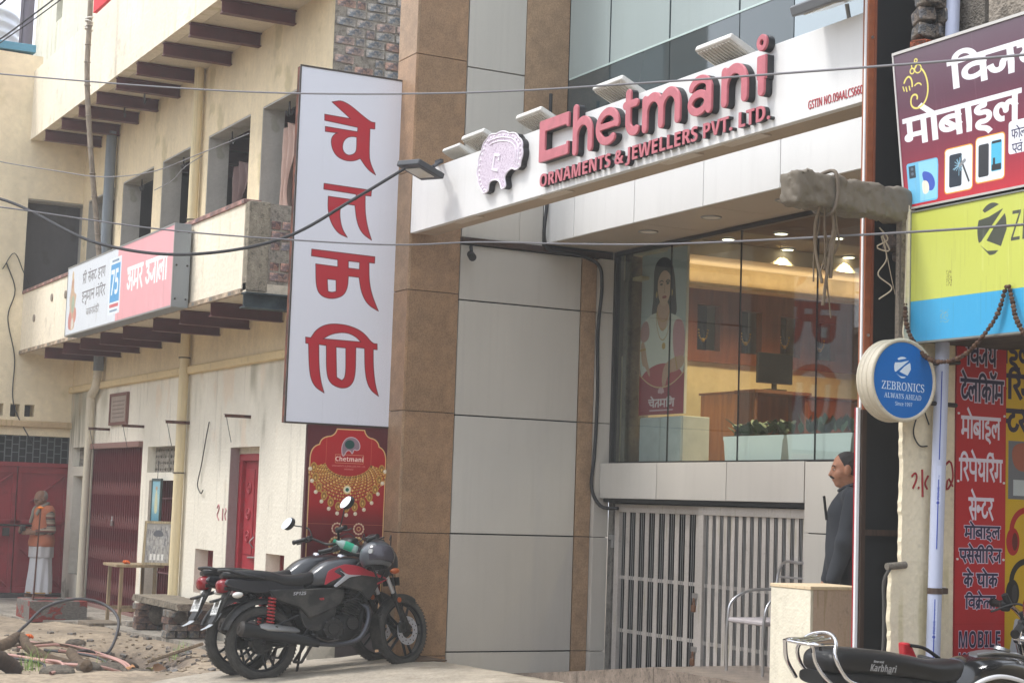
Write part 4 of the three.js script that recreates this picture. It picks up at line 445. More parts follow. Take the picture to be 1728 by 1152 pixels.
// water tank, pole and bamboo
{
  const t = thing('water_tank', 'white ribbed plastic water tank on the far roof', 'water tank', [-30.6, 8.2, -5.15]), pts = [[0.02, 0]]; for (let i = 0; i <= 80; i++) { const y = i / 80 * 1.55; pts.push([1.0 + 0.025 * Math.sin(y * 34), y]); } pts.push([0.9, 1.68], [0.5, 1.82], [0.35, 1.84], [0.02, 1.9]);
  M('body', new THREE.LatheGeometry(pts.map((p) => new THREE.Vector2(...p)), 40), mt('#dfe4ec', { roughness: 0.45 }), t); M('lid', cyl([0, 1.86, 0], [0, 1.96, 0], 0.33, 0.3, 24), mt('#c9d0da'), t);
  solo('utility_pole', [cyl([-29.6, 7.9, -6.1], [-29.62, 13, -6.12], 0.1, 0.09, 12), bx(-29.6, -29.55, 7.9, 13, -6.0, -5.97)], mt('#7a7480', { t: T.fine, s: 0.5 }), 'grey steel pole rising behind the far roof beside the tank', 'pole');
  const b = thing('bamboo_pole', 'long knotted bamboo pole leaning upright against the balconies', 'bamboo pole'); const bp = [[-21.55, 4.5, -5.5], [-21.6, 5.0, -5.45], [-21.65, 5.8, -5.35], [-21.75, 6.9, -5.26], [-21.82, 7.6, -5.27], [-21.9, 9.2, -5.28]]; M('stem', tube(bp, 0.034, 60, 9), mt('#a59a8d', { t: T.wood, s: 0.4 }), b);
  const cv = new THREE.CatmullRomCurve3(bp.map((p) => V(...p))); for (let i = 1; i < 14; i++) { const p = cv.getPoint(i / 14); M('knot', new THREE.TorusGeometry(0.036, 0.007, 6, 14).rotateX(PI / 2).translate(p.x, p.y, p.z), mt('#8b8074'), b); } M('string_tie', [0, 1, 2, 3].map((k) => new THREE.TorusGeometry(0.045, 0.012, 6, 12).rotateX(PI / 2 + 0.3 * (k % 2 ? 1 : -1)).translate(-21.84, 7.5 + k * 0.05, -5.27)), mt('#d8d3ca'), b);
}
// advertising light box on the balcony
{
  const s = thing('balcony_sign', 'long pink and white newspaper light box fixed to the balcony parapet', 'sign'); const x0 = -22.8, x1 = -18.1, y0 = 3.635, y1 = 4.545, z0 = -5.6, z1 = -5.42;
  M('box', [bx(x0, x1, y0, y1, z0, z1, 0.006)], mt('#8f9599', { t: T.streak, s: 1, metalness: 0.3, roughness: 0.5 }), s); M('face', quad([x0 + 0.02, y0 + 0.02, z1 + 0.004], [x1 - 0.02, y0 + 0.02, z1 + 0.004], [x1 - 0.02, y1 - 0.02, z1 + 0.004], [x0 + 0.02, y1 - 0.02, z1 + 0.004]), new THREE.MeshStandardMaterial({ map: ujalaTex, roughness: 0.45 }), s);
  M('edge_trim', [bx(x0, x1, y0, y0 + 0.02, z1, z1 + 0.008), bx(x0, x1, y1 - 0.02, y1, z1, z1 + 0.008), bx(x0, x0 + 0.02, y0 + 0.02, y1 - 0.02, z1, z1 + 0.008), bx(x1 - 0.02, x1, y0 + 0.02, y1 - 0.02, z1, z1 + 0.008)], C.alu, s); M('rivet', [0.1, 0.5, 0.9].flatMap((q) => [sph(x1 + 0.002, mix(y0, y1, q), -5.45, 0.012, 6), sph(x1 + 0.002, mix(y0, y1, q), -5.57, 0.012, 6)]), C.iron, s);
}
// ---------------------------------------------------------------- jeweller's shop
const shop = thing('jewellery_shop', 'modern jewellery shop clad in grey panels and brown speckled pillars', 'building');
{
  const XP = -13.11, gap = 0.006;
  // core behind the cladding
  M('core', [bx(-13.46, XP - 0.03, -0.2, 12, -6.38, -5.94), bx(-13.46, XP - 0.03, -0.2, 12, -7.92, -6.39)], C.joint, shop);
  const browns = [C.brown, ...['#f3eae2', '#fff7f0', '#ebe3da'].map((c) => mt(c, { t: T.granite, s: 0.62, roughness: 0.5 }))], acps = [C.acp, ...['#c3beb6', '#cdc9c1'].map((c) => mt(c, { t: T.streak, s: 2.3, sy: 1.7, roughness: 0.42 }))]; let pk = 0; const br = () => browns[pk++ % 4], ac = () => acps[pk++ % 3];
  const ys = [-0.1, 0.39, 1.395, 2.395, 3.4, 4.4, 5.4, 6.4, 7.4, 8.4];
  for (let i = 0; i < ys.length - 1; i++) { const a = ys[i] + gap / 2, b = ys[i + 1] - gap / 2;
    M('pillar_panel', bx(-13.475, XP, a, b, -5.945, -5.919, 0.003), br(), shop); M('pillar_panel', bx(XP - 0.035, XP, a, b, -6.395, -5.9455, 0.002), br(), shop); M('pillar_panel', bx(-13.49, -13.4755, a, b, -6.4, -5.93), C.brown, shop);
    if (b < 3.9 || i === 3) { const bb = i === 3 ? 3.355 : b; }
  }
  const yp = [-0.1, 0.42, 1.396, 2.384, 3.356, 3.83];
  for (let i = 0; i < 5; i++) { M('wall_panel', bx(XP - 0.03, XP - 0.006, yp[i] + gap, yp[i + 1] - gap, -7.585, -6.405, 0.003), ac(), shop); M('brown_strip', bx(XP - 0.03, XP - 0.004, yp[i] + gap / 2, yp[i + 1] - gap / 2, -7.745, -7.595, 0.002), C.brown, shop); }
  M('timber_strip', bx(XP - 0.03, XP + 0.03, 3.835, 3.885, -7.88, -6.4, 0.004), mt('#4e3a31', { t: T.wood, s: 0.3 }), shop);
  for (const [a, b] of [[3.89, 5.35], [5.36, 7.0], [7.01, 9]]) { M('wall_panel', bx(XP - 0.03, XP + 0.004, a, b, -6.955, -6.405, 0.003), C.acp, shop); if (a < 5) M('wall_panel', bx(XP - 0.03, XP + 0.004, 3.89, 4.95, -7.18, -6.957), C.acp, shop); }
  for (const [a, b] of [[4.96, 6.4], [6.41, 8.4]]) M('brown_strip', bx(XP - 0.03, XP + 0.008, a, b, -7.385, -6.96, 0.002), C.brown, shop);
  // slim white pilaster at the inner corner
  for (let i = 0; i < 5; i++) { const a = yp[i] + gap / 2, b = yp[i + 1] - gap / 2; M('pilaster', bx(XP - 0.03, XP + 0.045, a, Math.min(b, 3.88), -7.9, -7.752, 0.003), C.acp, shop); }
  // upper glazing
  const ZU = -7.389; const ux = [-13.1, -12.4, -11.475, -10.52, -9.85, -8.9, -7.0];
  for (let i = 0; i < ux.length - 1; i++) M('upper_pane', bx(ux[i] + 0.006, ux[i + 1] - 0.006, 4.7, 9, ZU - 0.012, ZU), i >= 4 ? mt('#a9b6bd', { roughness: 0.15, metalness: 0.1 }) : mt('#3d4b50', { roughness: 0.06, clearcoat: 1, clearcoatRoughness: 0.03 }), shop);
  for (let i = 0; i < 4; i++) M('film', bx(ux[i] + 0.012, ux[i + 1] - 0.012, 5.385, 9, ZU + 0.001, ZU + 0.004), mt('#a6b3b2', { t: T.streak, s: 2, roughness: 0.25 }), shop, 'pale green frosted film on the upper pane');
  M('film_edge', bx(-13.08, -9.85, 5.37, 5.386, ZU + 0.001, ZU + 0.006), mt('#bdd0cc', { roughness: 0.3 }), shop); M('backing', bx(-13.1, -7, 4.7, 9, ZU - 0.1, ZU - 0.05), C.dark, shop);
  // canopy: white fascia, grey soffit with recessed lamps
  const cx = [-13.1, -12.566, -11.612, -10.645, -9.7, -8.75, -7.4]; M('canopy_frame', bx(-13.1, -7.4, 3.93, 4.66, -7.88, -7.21), C.joint, shop);
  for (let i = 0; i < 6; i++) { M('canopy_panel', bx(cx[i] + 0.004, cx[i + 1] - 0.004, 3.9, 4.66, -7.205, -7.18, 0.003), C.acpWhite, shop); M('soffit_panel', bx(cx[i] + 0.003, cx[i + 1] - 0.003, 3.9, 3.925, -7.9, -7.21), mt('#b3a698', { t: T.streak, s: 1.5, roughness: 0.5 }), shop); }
  for (const x of [-12.75, -11.9, -11.0, -10.05, -9.2]) { const l = sub('recessed_lamp', shop); M('ring', new THREE.TorusGeometry(0.075, 0.008, 8, 28).rotateX(PI / 2).translate(x, 3.897, -7.5), C.alu, l); M('lens', cyl([x, 3.894, -7.5], [x, 3.899, -7.5], 0.068, 0.068, 24), mt('#cfc9c0'), l); }
  // big window
  const ZG = -7.91, gx = [-13.05, -12.17, -11.17, -10.2, -9.25, -8.2];
  for (let i = 0; i < 5; i++) M('window_pane', bx(gx[i] + 0.004, gx[i + 1] - 0.004, 2.05, 3.88, ZG - 0.004, ZG + 0.004), C.glass, shop);
  for (let i = 1; i < 5; i++) M('pane_joint', bx(gx[i] - 0.003, gx[i] + 0.003, 2.05, 3.88, ZG - 0.006, ZG + 0.007), C.black, shop);
  M('window_frame', [bx(-13.065, -13.03, 2.04, 3.89, ZG - 0.03, ZG + 0.02), bx(-13.03, -8.2, 3.86, 3.895, ZG - 0.03, ZG + 0.02), bx(-13.03, -8.2, 2.038, 2.052, ZG - 0.04, ZG + 0.03)], mt('#3b3a3a', { metalness: 0.4, roughness: 0.4 }), shop);
  // fascia under the window and panels right of the gate
  const fx = [-13.06, -12.151, -11.155, -10.176]; for (let i = 0; i < 3; i++) M('fascia_panel', bx(fx[i] + 0.004, fx[i + 1] - 0.004, 1.735, 2.035, -7.83, -7.8, 0.003), ac(), shop);
  for (const [a, b] of [[0.3, 1.0], [1.0, 1.518], [1.518, 2.035]]) for (const [p, q] of [[-10.172, -9.2], [-9.2, -8.2]]) M('fascia_panel', bx(p + 0.004, q - 0.004, a + 0.004, b - 0.004, -7.83, -7.8, 0.003), C.acp, shop);
  M('core', [bx(-13.05, -8.2, 1.74, 2.03, -7.95, -7.835), bx(-10.16, -8.2, 0.2, 1.74, -7.95, -7.835)], C.joint, shop);
  M('lintel', bx(-13.02, -10.17, 1.70, 1.735, -7.93, -7.82), C.black, shop); M('post', bx(-13.06, -12.985, 0.1, 1.7, -7.98, -7.9), mt('#8a8885', { t: T.concrete, s: 0.6 }), shop);
  // barred gate: two leaves
  const gp = mt('#c3bfbd', { t: T.stain, s: 0.9, roughness: 0.5 });
  const leaf = (x0, x1, z, n, flat) => { const g = sub('gate_leaf', shop); M('frame', [bx(x0, x1, 1.62, 1.69, z - 0.02, z + 0.02, 0.005), bx(x0, x0 + 0.07, 0.1, 1.62, z - 0.02, z + 0.02, 0.005), bx(x1 - 0.05, x1, 0.1, 1.62, z - 0.02, z + 0.02, 0.005)], gp, g); for (const y of [0.6, 1.05]) M('cross_bar', bx(x0 + 0.07, x1 - 0.05, y, y + 0.03, z - 0.012, z - 0.0035), gp, g); const w = (x1 - x0 - 0.12) / n; for (let i = 0; i < n; i++) { const x = x0 + 0.07 + (i + 0.78) * w; M('bar', bx(x - flat / 2, x + flat / 2, 0.1, 1.62, z - 0.003, z + 0.003), gp, g); for (const q of [0.2, 0.38]) M('rod', cyl([x0 + 0.07 + (i + q) * w, 0.1, z], [x0 + 0.07 + (i + q) * w, 1.62, z], 0.0035, 0.0035, 6), C.alu, g); } return g; };
  leaf(-12.97, -11.63, -7.93, 8, 0.06); const lf = leaf(-11.62, -10.19, -7.885, 13, 0.05);
  for (const y of [0.46, 0.88]) { M('hasp', [bx(-11.68, -11.6, y + 0.08, y + 0.12, -7.875, -7.86), bx(-11.66, -11.63, y + 0.02, y + 0.1, -7.875, -7.865)], C.steel, lf); M('padlock', [cb(-11.645, y, -7.855, 0.05, 0.06, 0.025, 0.01), tube([[-11.66, y + 0.03, -7.855], [-11.645, y + 0.08, -7.855], [-11.63, y + 0.03, -7.855]], 0.006, 10, 5)], mt('#7d5a44', { metalness: 0.6, roughness: 0.45 }), lf); }
  M('hinge', [cb(-13.0, 1.4, -7.91, 0.06, 0.04, 0.05, 0.006), cb(-12.99, 1.36, -7.91, 0.03, 0.1, 0.03, 0.006)], C.alu, shop);
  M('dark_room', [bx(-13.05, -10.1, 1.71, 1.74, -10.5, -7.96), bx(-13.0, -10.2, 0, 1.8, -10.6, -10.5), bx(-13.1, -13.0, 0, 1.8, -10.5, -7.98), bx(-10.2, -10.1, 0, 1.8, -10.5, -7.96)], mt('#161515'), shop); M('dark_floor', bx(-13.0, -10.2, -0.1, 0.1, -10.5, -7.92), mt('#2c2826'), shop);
  for (let i = 0; i < 0; i++) M('stair', bx(-12.9, -10.3, 0.1, 0.28 + i * 0.18, -8.7 - i * 0.25, -8.45 - i * 0.25), mt('#6b6562'), shop);
  // ---- showroom behind the glass
  const W = -13.0; M('showroom', [bx(W - 0.3, W - 0.21, 1.85, 4.1, -13.2, -7.95), bx(W, -7.5, 1.85, 2.04, -13.2, -7.96), bx(W, -7.5, 4.0, 4.1, -13.2, -7.95), bx(W, -7.5, 2.04, 4.0, -13.2, -13.0), bx(-7.6, -7.5, 2.04, 4.0, -13, -7.95)], mt('#8b7f73', { t: T.plaster, s: 2 }), shop);
  const warm = mt('#d8c6a2', { t: T.plaster, s: 2 }); M('back_wall', [bx(W - 0.08, W, 2.04, 2.985, -13, -8.0), bx(W - 0.08, W, 3.66, 4.0, -13, -8.0)], warm, shop);
  { const pnl = sub('display_wall', shop); const nz = [[8.72, 8.97], [9.2, 9.43], [9.64, 9.87], [10.05, 10.28], [10.7, 10.95]]; M('panel', pwall(shape(rc(8.0, 13, 2.985, 3.66), nz.map(([a, b], i) => rc(a, b, 3.09, 3.5 - 0.02 * i))), W - 0.06, W + 0.03), mt('#8a5236', { t: T.wood, s: 0.8, roughness: 0.4 }), pnl);
    for (const [a, b] of nz) { const n = sub('niche', pnl); M('niche_back', bx(W - 0.2, W - 0.19, 3.05, 3.52, -b, -a), mt('#241b1a'), n); const c = -(a + b) / 2; M('bust', new THREE.LatheGeometry([[0.001, 0], [0.05, 0], [0.055, 0.08], [0.05, 0.16], [0.025, 0.22], [0.022, 0.26], [0.001, 0.27]].map((p) => new THREE.Vector2(...p)), 16).scale(0.6, 1, 1).translate(W - 0.12, 3.1, c), C.black, n); M('necklace', [...Array(11)].map((_, i) => sph(W - 0.06, 3.28 - 0.09 * Math.sin(i / 10 * PI), c + 0.05 * Math.cos(i / 10 * PI), i === 5 ? 0.02 : 0.009, 6)), mt('#d8a844', { metalness: 0.9, roughness: 0.3 }), n); }
    M('cove_ledge', bx(W, W + 0.22, 3.64, 3.67, -13, -8.0), warm, pnl); }
  M('ceiling_step', [bx(W, W + 0.5, 3.86, 3.995, -13, -8.0)], mt('#c9bba6'), shop); M('timber_ceiling', bx(-11.6, -7.6, 3.93, 3.99, -13, -8.05), mt('#6b4a36', { t: T.wood, s: 1.2 }), shop);
  for (const [x, z] of [[-12.29, -8.56], [-12.43, -9.3], [-12.45, -10.0], [-11.4, -8.46], [-11.3, -8.95], [-11.1, -9.5]]) { const y = x < -11.6 ? 3.99 : 3.92, l = sub('ceiling_lamp', shop); M('rim', new THREE.TorusGeometry(0.06, 0.008, 8, 24).rotateX(PI / 2).translate(x, y, z), C.alu, l); M('bulb', cyl([x, y - 0.008, z], [x, y - 0.002, z], 0.05, 0.05, 20), new THREE.MeshStandardMaterial({ color: '#ffffff', emissive: '#fff2d8', emissiveIntensity: 3 }), l); const p = new THREE.SpotLight(0xffe2b0, 7, 0, 0.95, 1); p.position.set(x, y - 0.02, z); p.target.position.set(x, 0, z); p.castShadow = true; l.add(p, p.target); }
  { const l = sub('cove_lamp', shop); M('strip', bx(W + 0.06, W + 0.08, 3.675, 3.69, -12.6, -8.15), new THREE.MeshStandardMaterial({ color: '#ffffff', emissive: '#ffdcae', emissiveIntensity: 1.2 }), l); RectAreaLightUniformsLib.init(); const p = new THREE.RectAreaLight(0xffdcb0, 5, 4.4, 0.08); p.position.set(W + 0.12, 3.7, -10.35); p.rotation.set(-PI / 2, PI, PI / 2, 'XYZ'); p.lookAt(W + 0.12, 2, -10.35); p.rotation.set(PI / 2, 0, PI / 2); l.add(p); }
  { const c = sub('counter', shop); M('side', bx(-12.86, -12.3, 2.04, 2.67, -8.73, -8.7, 0.004), mt('#d08a4a', { t: T.wood, s: 0.9, roughness: 0.4 }), c); M('front', bx(-12.33, -12.3, 2.04, 2.67, -10.4, -8.731, 0.004), mt('#9a5a34', { t: T.wood, s: 0.9, roughness: 0.4 }), c); M('top', bx(-12.88, -12.28, 2.67, 2.69, -10.42, -8.69, 0.004), mt('#8f5a38', { t: T.wood, s: 0.9, roughness: 0.3 }), c); }
  M('column', bx(-12.99, -12.93, 2.04, 3.9, -8.2, -7.96), mt('#83796f', { t: T.concrete, s: 0.6 }), shop);
}
// things in the showroom
{
  const tv = thing('monitor', 'black flat monitor standing on the wooden counter behind the glass', 'monitor', [-12.05, 2.69, -8.9]); M('screen', bx(-0.02, 0.02, 0.06, 0.32, -0.18, 0.18, 0.006), mt('#191c20', { roughness: 0.2 }), tv); M('stand', [bx(-0.06, 0.06, 0, 0.012, -0.09, 0.09), bx(-0.012, 0.012, 0.012, 0.08, -0.02, 0.02)], C.black, tv);
  const st = thing('counter_shelf', 'narrow shelf behind the monitor', 'shelf', [-12.1, 2.04, -8.95]); M('board', bx(-0.18, 0.12, 0.62, 0.65, -0.3, 0.3, 0.004), mt('#7a4a2e', { t: T.wood, s: 0.7 }), st); M('support', [bx(-0.15, 0.09, 0, 0.62, -0.28, -0.25), bx(-0.15, 0.09, 0, 0.62, 0.25, 0.28)], mt('#7a4a2e', { t: T.wood, s: 0.7 }), st);
  const wp = thing('standing_poster', 'tall poster of a woman wearing necklaces behind the left window pane', 'poster'); M('print', quad([-12.9, 2.46, -8.08], [-12.2, 2.46, -8.08], [-12.2, 3.88, -8.08], [-12.9, 3.88, -8.08]), new THREE.MeshStandardMaterial({ map: womanTex, roughness: 0.5 }), wp); M('board', bx(-12.9, -12.2, 2.46, 3.88, -8.11, -8.085), C.whitePaint, wp);
  const cab = thing('poster_cabinet', 'plain pale grey cabinet under the poster of the woman', 'cabinet'); M('carcass', bx(-12.87, -12.2, 2.045, 2.44, -8.35, -8.08, 0.006), mt('#bfc3c6', { t: T.fine, s: 0.8 }), cab); M('door', [bx(-12.86, -12.54, 2.06, 2.43, -8.08, -8.07, 0.004), bx(-12.53, -12.21, 2.06, 2.43, -8.08, -8.07, 0.004)], mt('#c6cacd', { t: T.fine, s: 0.8 }), cab); 
  const planter = (x0, x1, label, n, spread) => { const p = thing('window_planter', label, 'planter', [(x0 + x1) / 2, 2.045, -8.08], 0, 'white planters on the shop window sill'), w = (x1 - x0) / 2;
    const s = shape([[-w * 0.92, 0], [w * 0.92, 0], [w * 0.98, 0.17], [w, 0.17], [w, 0.2], [-w, 0.2], [-w, 0.17], [-w * 0.98, 0.17]]); M('trough', fwall(s, -0.11, 0.11), mt('#e8ebea', { roughness: 0.4 }), p); M('soil', bx(-w * 0.95, w * 0.95, 0.2, 0.205, -0.09, 0.09), mt('#3c2f26'), p);
    const lg = []; for (let i = 0; i < n; i++) { const a = R() * 6.28, L = rr(0.07, 0.15), lx = rr(-w * 0.9, w * 0.9), q = new THREE.PlaneGeometry(0.045, L, 2, 5), pos = q.attributes.position; for (let k = 0; k < pos.count; k++) { const v = pos.getY(k) / L + 0.5; pos.setXYZ(k, pos.getX(k) * Math.sin(Math.PI * clamp(v * 0.9 + 0.1)) * 1.1, v * L - 0.10 * v * v * L * 4 * spread, v * L * 0.5 * spread * 1.6); } q.computeVertexNormals(); q.rotateY(a).translate(lx, 0.2 + rr(0, 0.06), rr(-0.06, 0.06)); lg.push(q); } const f = M('foliage', lg, mt('#3f5a3c', { roughness: 0.6, side: THREE.DoubleSide }), p); f.userData.kind = 'stuff'; return p; };
  planter(-11.45, -10.66, 'white window planter with dark bushy leaves behind the glass', 110, 1); planter(-10.62, -9.85, 'white window planter with sparse light green fronds beside the guard', 50, 0.4);
}
// ---- the long shop sign with raised letters
{
  const ZS = -5.919, s = thing('shop_sign', 'long white shop sign with raised pink letters across the jeweller front', 'sign');
  const by = (x) => [3.865, 4.34]; 
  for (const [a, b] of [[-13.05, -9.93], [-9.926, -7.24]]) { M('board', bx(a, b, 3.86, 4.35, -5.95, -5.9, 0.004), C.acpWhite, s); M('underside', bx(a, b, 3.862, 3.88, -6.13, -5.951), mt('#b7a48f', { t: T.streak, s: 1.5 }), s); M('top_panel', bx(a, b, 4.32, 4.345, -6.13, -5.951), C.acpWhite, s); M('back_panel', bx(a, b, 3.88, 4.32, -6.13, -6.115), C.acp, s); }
  for (const x of [-12.3, -10.9, -9.3, -8.6]) M('soffit_strip', bx(x, x + 0.4, 3.852, 3.861, -6.0, -5.93), mt('#c9bcae'), s);
  const pink = mt('#c56c76', { t: T.fine, s: 0.5, roughness: 0.45 }), blk = mt('#26272b', { roughness: 0.5 });
  // contours of thick strokes (distance field, then marching squares)
  function contour(f, x0, y0, x1, y1, h) {
    const nx = Math.ceil((x1 - x0) / h), ny = Math.ceil((y1 - y0) / h), g = []; for (let j = 0; j <= ny; j++) for (let i = 0; i <= nx; i++) g.push(f(x0 + i * h, y0 + j * h));
    const at = (i, j) => g[j * (nx + 1) + i], next = new Map(), pt = new Map(); const E = (i, j, d) => { const k = (j * (nx + 2) + i) * 2 + d; if (!pt.has(k)) { const a = at(i, j), b = d ? at(i, j + 1) : at(i + 1, j), t = a / (a - b); pt.set(k, d ? [x0 + i * h, y0 + (j + t) * h] : [x0 + (i + t) * h, y0 + j * h]); } return k; };
    for (let j = 0; j < ny; j++) for (let i = 0; i < nx; i++) { const c = (at(i, j) < 0) | (at(i + 1, j) < 0) << 1 | (at(i + 1, j + 1) < 0) << 2 | (at(i, j + 1) < 0) << 3; const B = () => E(i, j, 0), Rr = () => E(i + 1, j, 1), Tt = () => E(i, j + 1, 0), L = () => E(i, j, 1); const add = (a, b) => next.set(a, b);
      switch (c) { case 1: add(B(), L()); break; case 2: add(Rr(), B()); break; case 3: add(Rr(), L()); break; case 4: add(Tt(), Rr()); break; case 5: add(B(), Rr()); add(Tt(), L()); break; case 6: add(Tt(), B()); break; case 7: add(Tt(), L()); break; case 8: add(L(), Tt()); break; case 9: add(B(), Tt()); break; case 10: add(L(), B()); add(Rr(), Tt()); break; case 11: add(Rr(), Tt()); break; case 12: add(L(), Rr()); break; case 13: add(B(), Rr()); break; case 14: add(L(), B()); break; } }
    const loops = []; while (next.size) { const [k0] = next.keys(); let k = k0; const lp = []; while (next.has(k)) { lp.push(pt.get(k)); const n = next.get(k); next.delete(k); k = n; } if (lp.length > 5) loops.push(lp.filter((_, i) => i % 2 === 0)); }
    const area = (l) => l.reduce((a, p, i) => { const q = l[(i + 1) % l.length]; return a + p[0] * q[1] - q[0] * p[1]; }, 0); loops.sort((a, b) => Math.abs(area(b)) - Math.abs(area(a)));
    const outer = loops.filter((l) => Math.sign(area(l)) === Math.sign(area(loops[0]))), hol = loops.filter((l) => Math.sign(area(l)) !== Math.sign(area(loops[0])));
    return outer.map((o, i) => shape(o, i === 0 ? hol : []));
  }
  const seg = (ax, ay, bx2, by2, r) => (x, y) => { const dx = bx2 - ax, dy = by2 - ay, t = clamp(((x - ax) * dx + (y - ay) * dy) / (dx * dx + dy * dy || 1)); return Math.hypot(x - ax - dx * t, y - ay - dy * t) - r; };
  const arc = (cx, cy, rx, ry, a0, a1, r, n = 18) => { const l = []; for (let i = 0; i < n; i++) { const p = mix(a0, a1, i / n), q = mix(a0, a1, (i + 1) / n); l.push(seg(cx + rx * Math.cos(p), cy + ry * Math.sin(p), cx + rx * Math.cos(q), cy + ry * Math.sin(q), r)); } return (x, y) => { let d = 9; for (const f of l) d = Math.min(d, f(x, y)); return d; }; };
  const sq = (x0, y0, x1, y1) => (x, y) => Math.max(x0 - x, x - x1, y0 - y, y - y1), un = (...f) => (x, y) => Math.min(...f.map((q) => q(x, y)));
  const w = 0.031, XH = 0.24 - w, letter = (f, x0, x1) => { const sh = contour(f, x0 - 0.06, -0.06, x1 + 0.06, 0.42, 0.006); const g = sub('letter', s); const face = [], side = []; for (const q of sh) { face.push(ext(q, 0.012, 0.003).translate(0, 4.045, -5.852)); side.push(ext(q, 0.045).translate(0, 4.045, -5.899)); } M('face', face, pink, g); M('return', side, blk, g); };
  const arch = (xa, xb, yt) => un(arc((xa + xb) / 2, yt - (xb - xa) / 2, (xb - xa) / 2, (xb - xa) / 2, 0, PI, w), seg(xb, yt - (xb - xa) / 2, xb, w, w));
  letter(un(sq(-10.75, 0.03, -10.665, 0.33), sq(-10.75, 0.245, -10.33, 0.33), sq(-10.75, 0.03, -10.33, 0.105), sq(-10.36, 0.225, -10.33, 0.33), sq(-10.36, 0.03, -10.33, 0.125)), -10.75, -10.33);
  letter(un(seg(-10.24, w, -10.24, 0.36 - w, w), arch(-10.24, -10.035, 0.26 - w)), -10.28, -9.99);
  letter(un(arc(-9.81, 0.13, 0.122, 0.1, 0.05, 2 * PI - 0.95, w * 0.9, 26), seg(-9.92, 0.135, -9.70, 0.135, w * 0.68)), -9.97, -9.65);
  letter(un(seg(-9.55, 0.1, -9.55, 0.33 - w, w), arc(-9.475, 0.115, 0.075, 0.075, PI, 1.62 * PI, w), seg(-9.59, 0.225, -9.455, 0.225, w * 0.85)), -9.63, -9.4);
  letter(un(seg(-9.345, w, -9.345, 0.245 - w, w), arch(-9.345, -9.155, 0.25 - w), arch(-9.155, -8.965, 0.25 - w)), -9.39, -8.92);
  letter(un(arc(-8.735, 0.083, 0.09, 0.056, 0, 2 * PI, w * 0.8, 26), seg(-8.622, w, -8.622, 0.165, w), arc(-8.72, 0.165, 0.098, 0.062, 0, 0.9 * PI, w * 0.85)), -8.86, -8.57);
  letter(un(seg(-8.46, w, -8.46, 0.245 - w, w), arch(-8.46, -8.255, 0.25 - w)), -8.5, -8.21);
  letter(un(seg(-8.09, w, -8.09, 0.235 - w, w), sq(-8.132, 0.1, -8.048, 0.24)), -8.14, -8.05);
  letter((x, y) => Math.max(Math.hypot(x + 8.09, y - 0.315) - 0.05, 0.018 - Math.hypot(x + 8.09, y - 0.315)), -8.14, -8.05);
  let fontR = null; const font = await new FontLoader().loadAsync('fonts/droid/droid_sans_bold.typeface.json');
  const text = (str, x0, x1, y, h, d, z, matF, matS, name) => { const fnt = fontR ?? font, adv = [...str].map((c) => fnt.data.glyphs[c]?.ha ?? 500), tot = adv.reduce((a, b) => a + b, 0), k = (x1 - x0) / tot; let x = x0; [...str].forEach((c, i) => { if (c !== ' ') { const mk = (dep, dz) => { const g = new TextGeometry(c, { font: fnt, size: h, depth: dep, curveSegments: 5, bevelEnabled: false }); const nat = adv[i] * h / font.data.resolution; g.scale(k * adv[i] / nat, 1, 1); return g.translate(x, y, z + dz); }; if (matS) { const L = sub(name, s); M('face', mk(0.006, d), matF, L); M('return', mk(d - 0.001, 0), matS, L); } else M(name, mk(d, 0), matF, s); } x += k * adv[i]; }); };
  text('ORNAMENTS & JEWELLERS PVT. LTD.', -10.775, -8.02, 3.905, 0.092, 0.032, -5.899, pink, blk, 'small_letter'); fontR = await new FontLoader().loadAsync('fonts/droid/droid_sans_regular.typeface.json'); text('GSTIN NO.09AALCS660', -7.72, -7.245, 3.905, 0.048, 0.003, -5.899, mt('#b3474f'), null, 'tax_number_letter');
  // ornate emblem: a scalloped crest with two bites below
  { const P = [[450, 650], [490, 625], [545, 622], [590, 640], [611, 680], [613, 740], [602, 806], [588, 818], [572, 812], [552, 828], [540, 856], [544, 905], [528, 920], [517, 884], [496, 872], [470, 888], [463, 932], [445, 940], [425, 908], [413, 850], [415, 780], [430, 705]].map(([a, b]) => [a, b]); const q = P.map(([a, b]) => [mix(-11.72, -11.02, (a - 413) / 200), 4.395 - (b - 622 + (a - 520) * 0.37 - 0) / 318 * 0.445]);
    const base = new THREE.CatmullRomCurve3(q.map((p) => V(p[0], p[1], 0)), true, 'centripetal').getPoints(150); const bite = base.map((p, i) => { const t = i / 150; const sc = (t < 0.27 || t > 0.76) ? 0.012 * Math.abs(Math.sin(t * 150 * 0.42)) : 0; const c = V(-11.37, 4.17, 0), d = p.clone().sub(c).normalize(); return [p.x + d.x * sc, p.y + d.y * sc]; });
    const sh = shape(bite), e = sub('emblem', s), fm = new THREE.MeshStandardMaterial({ map: rep(emblemTex, 0.32), roughness: 0.5 }); fm.map.wrapS = fm.map.wrapT = THREE.RepeatWrapping; M('plate', uvm(ext(sh, 0.008).translate(0, 0, -5.852)), fm, e); M('return', ext(sh, 0.046).translate(0, 0, -5.899), blk, e);
    const wm = mt('#e6e0ea'); const ring = (k, r) => tube(base.filter((_, i) => i < 40 || i > 114).sort((a, b) => 0).map((p) => V(mix(-11.37, p.x, k), mix(4.17, p.y, k), -5.842)).slice(0, 40), r, 60, 5); M('border_line', [ring(0.86, 0.005), ring(0.74, 0.004)], wm, e); M('border_line', [tube(bite.map((p) => V(p[0], p[1], -5.844)), 0.006, 240, 5, true)], wm, e);
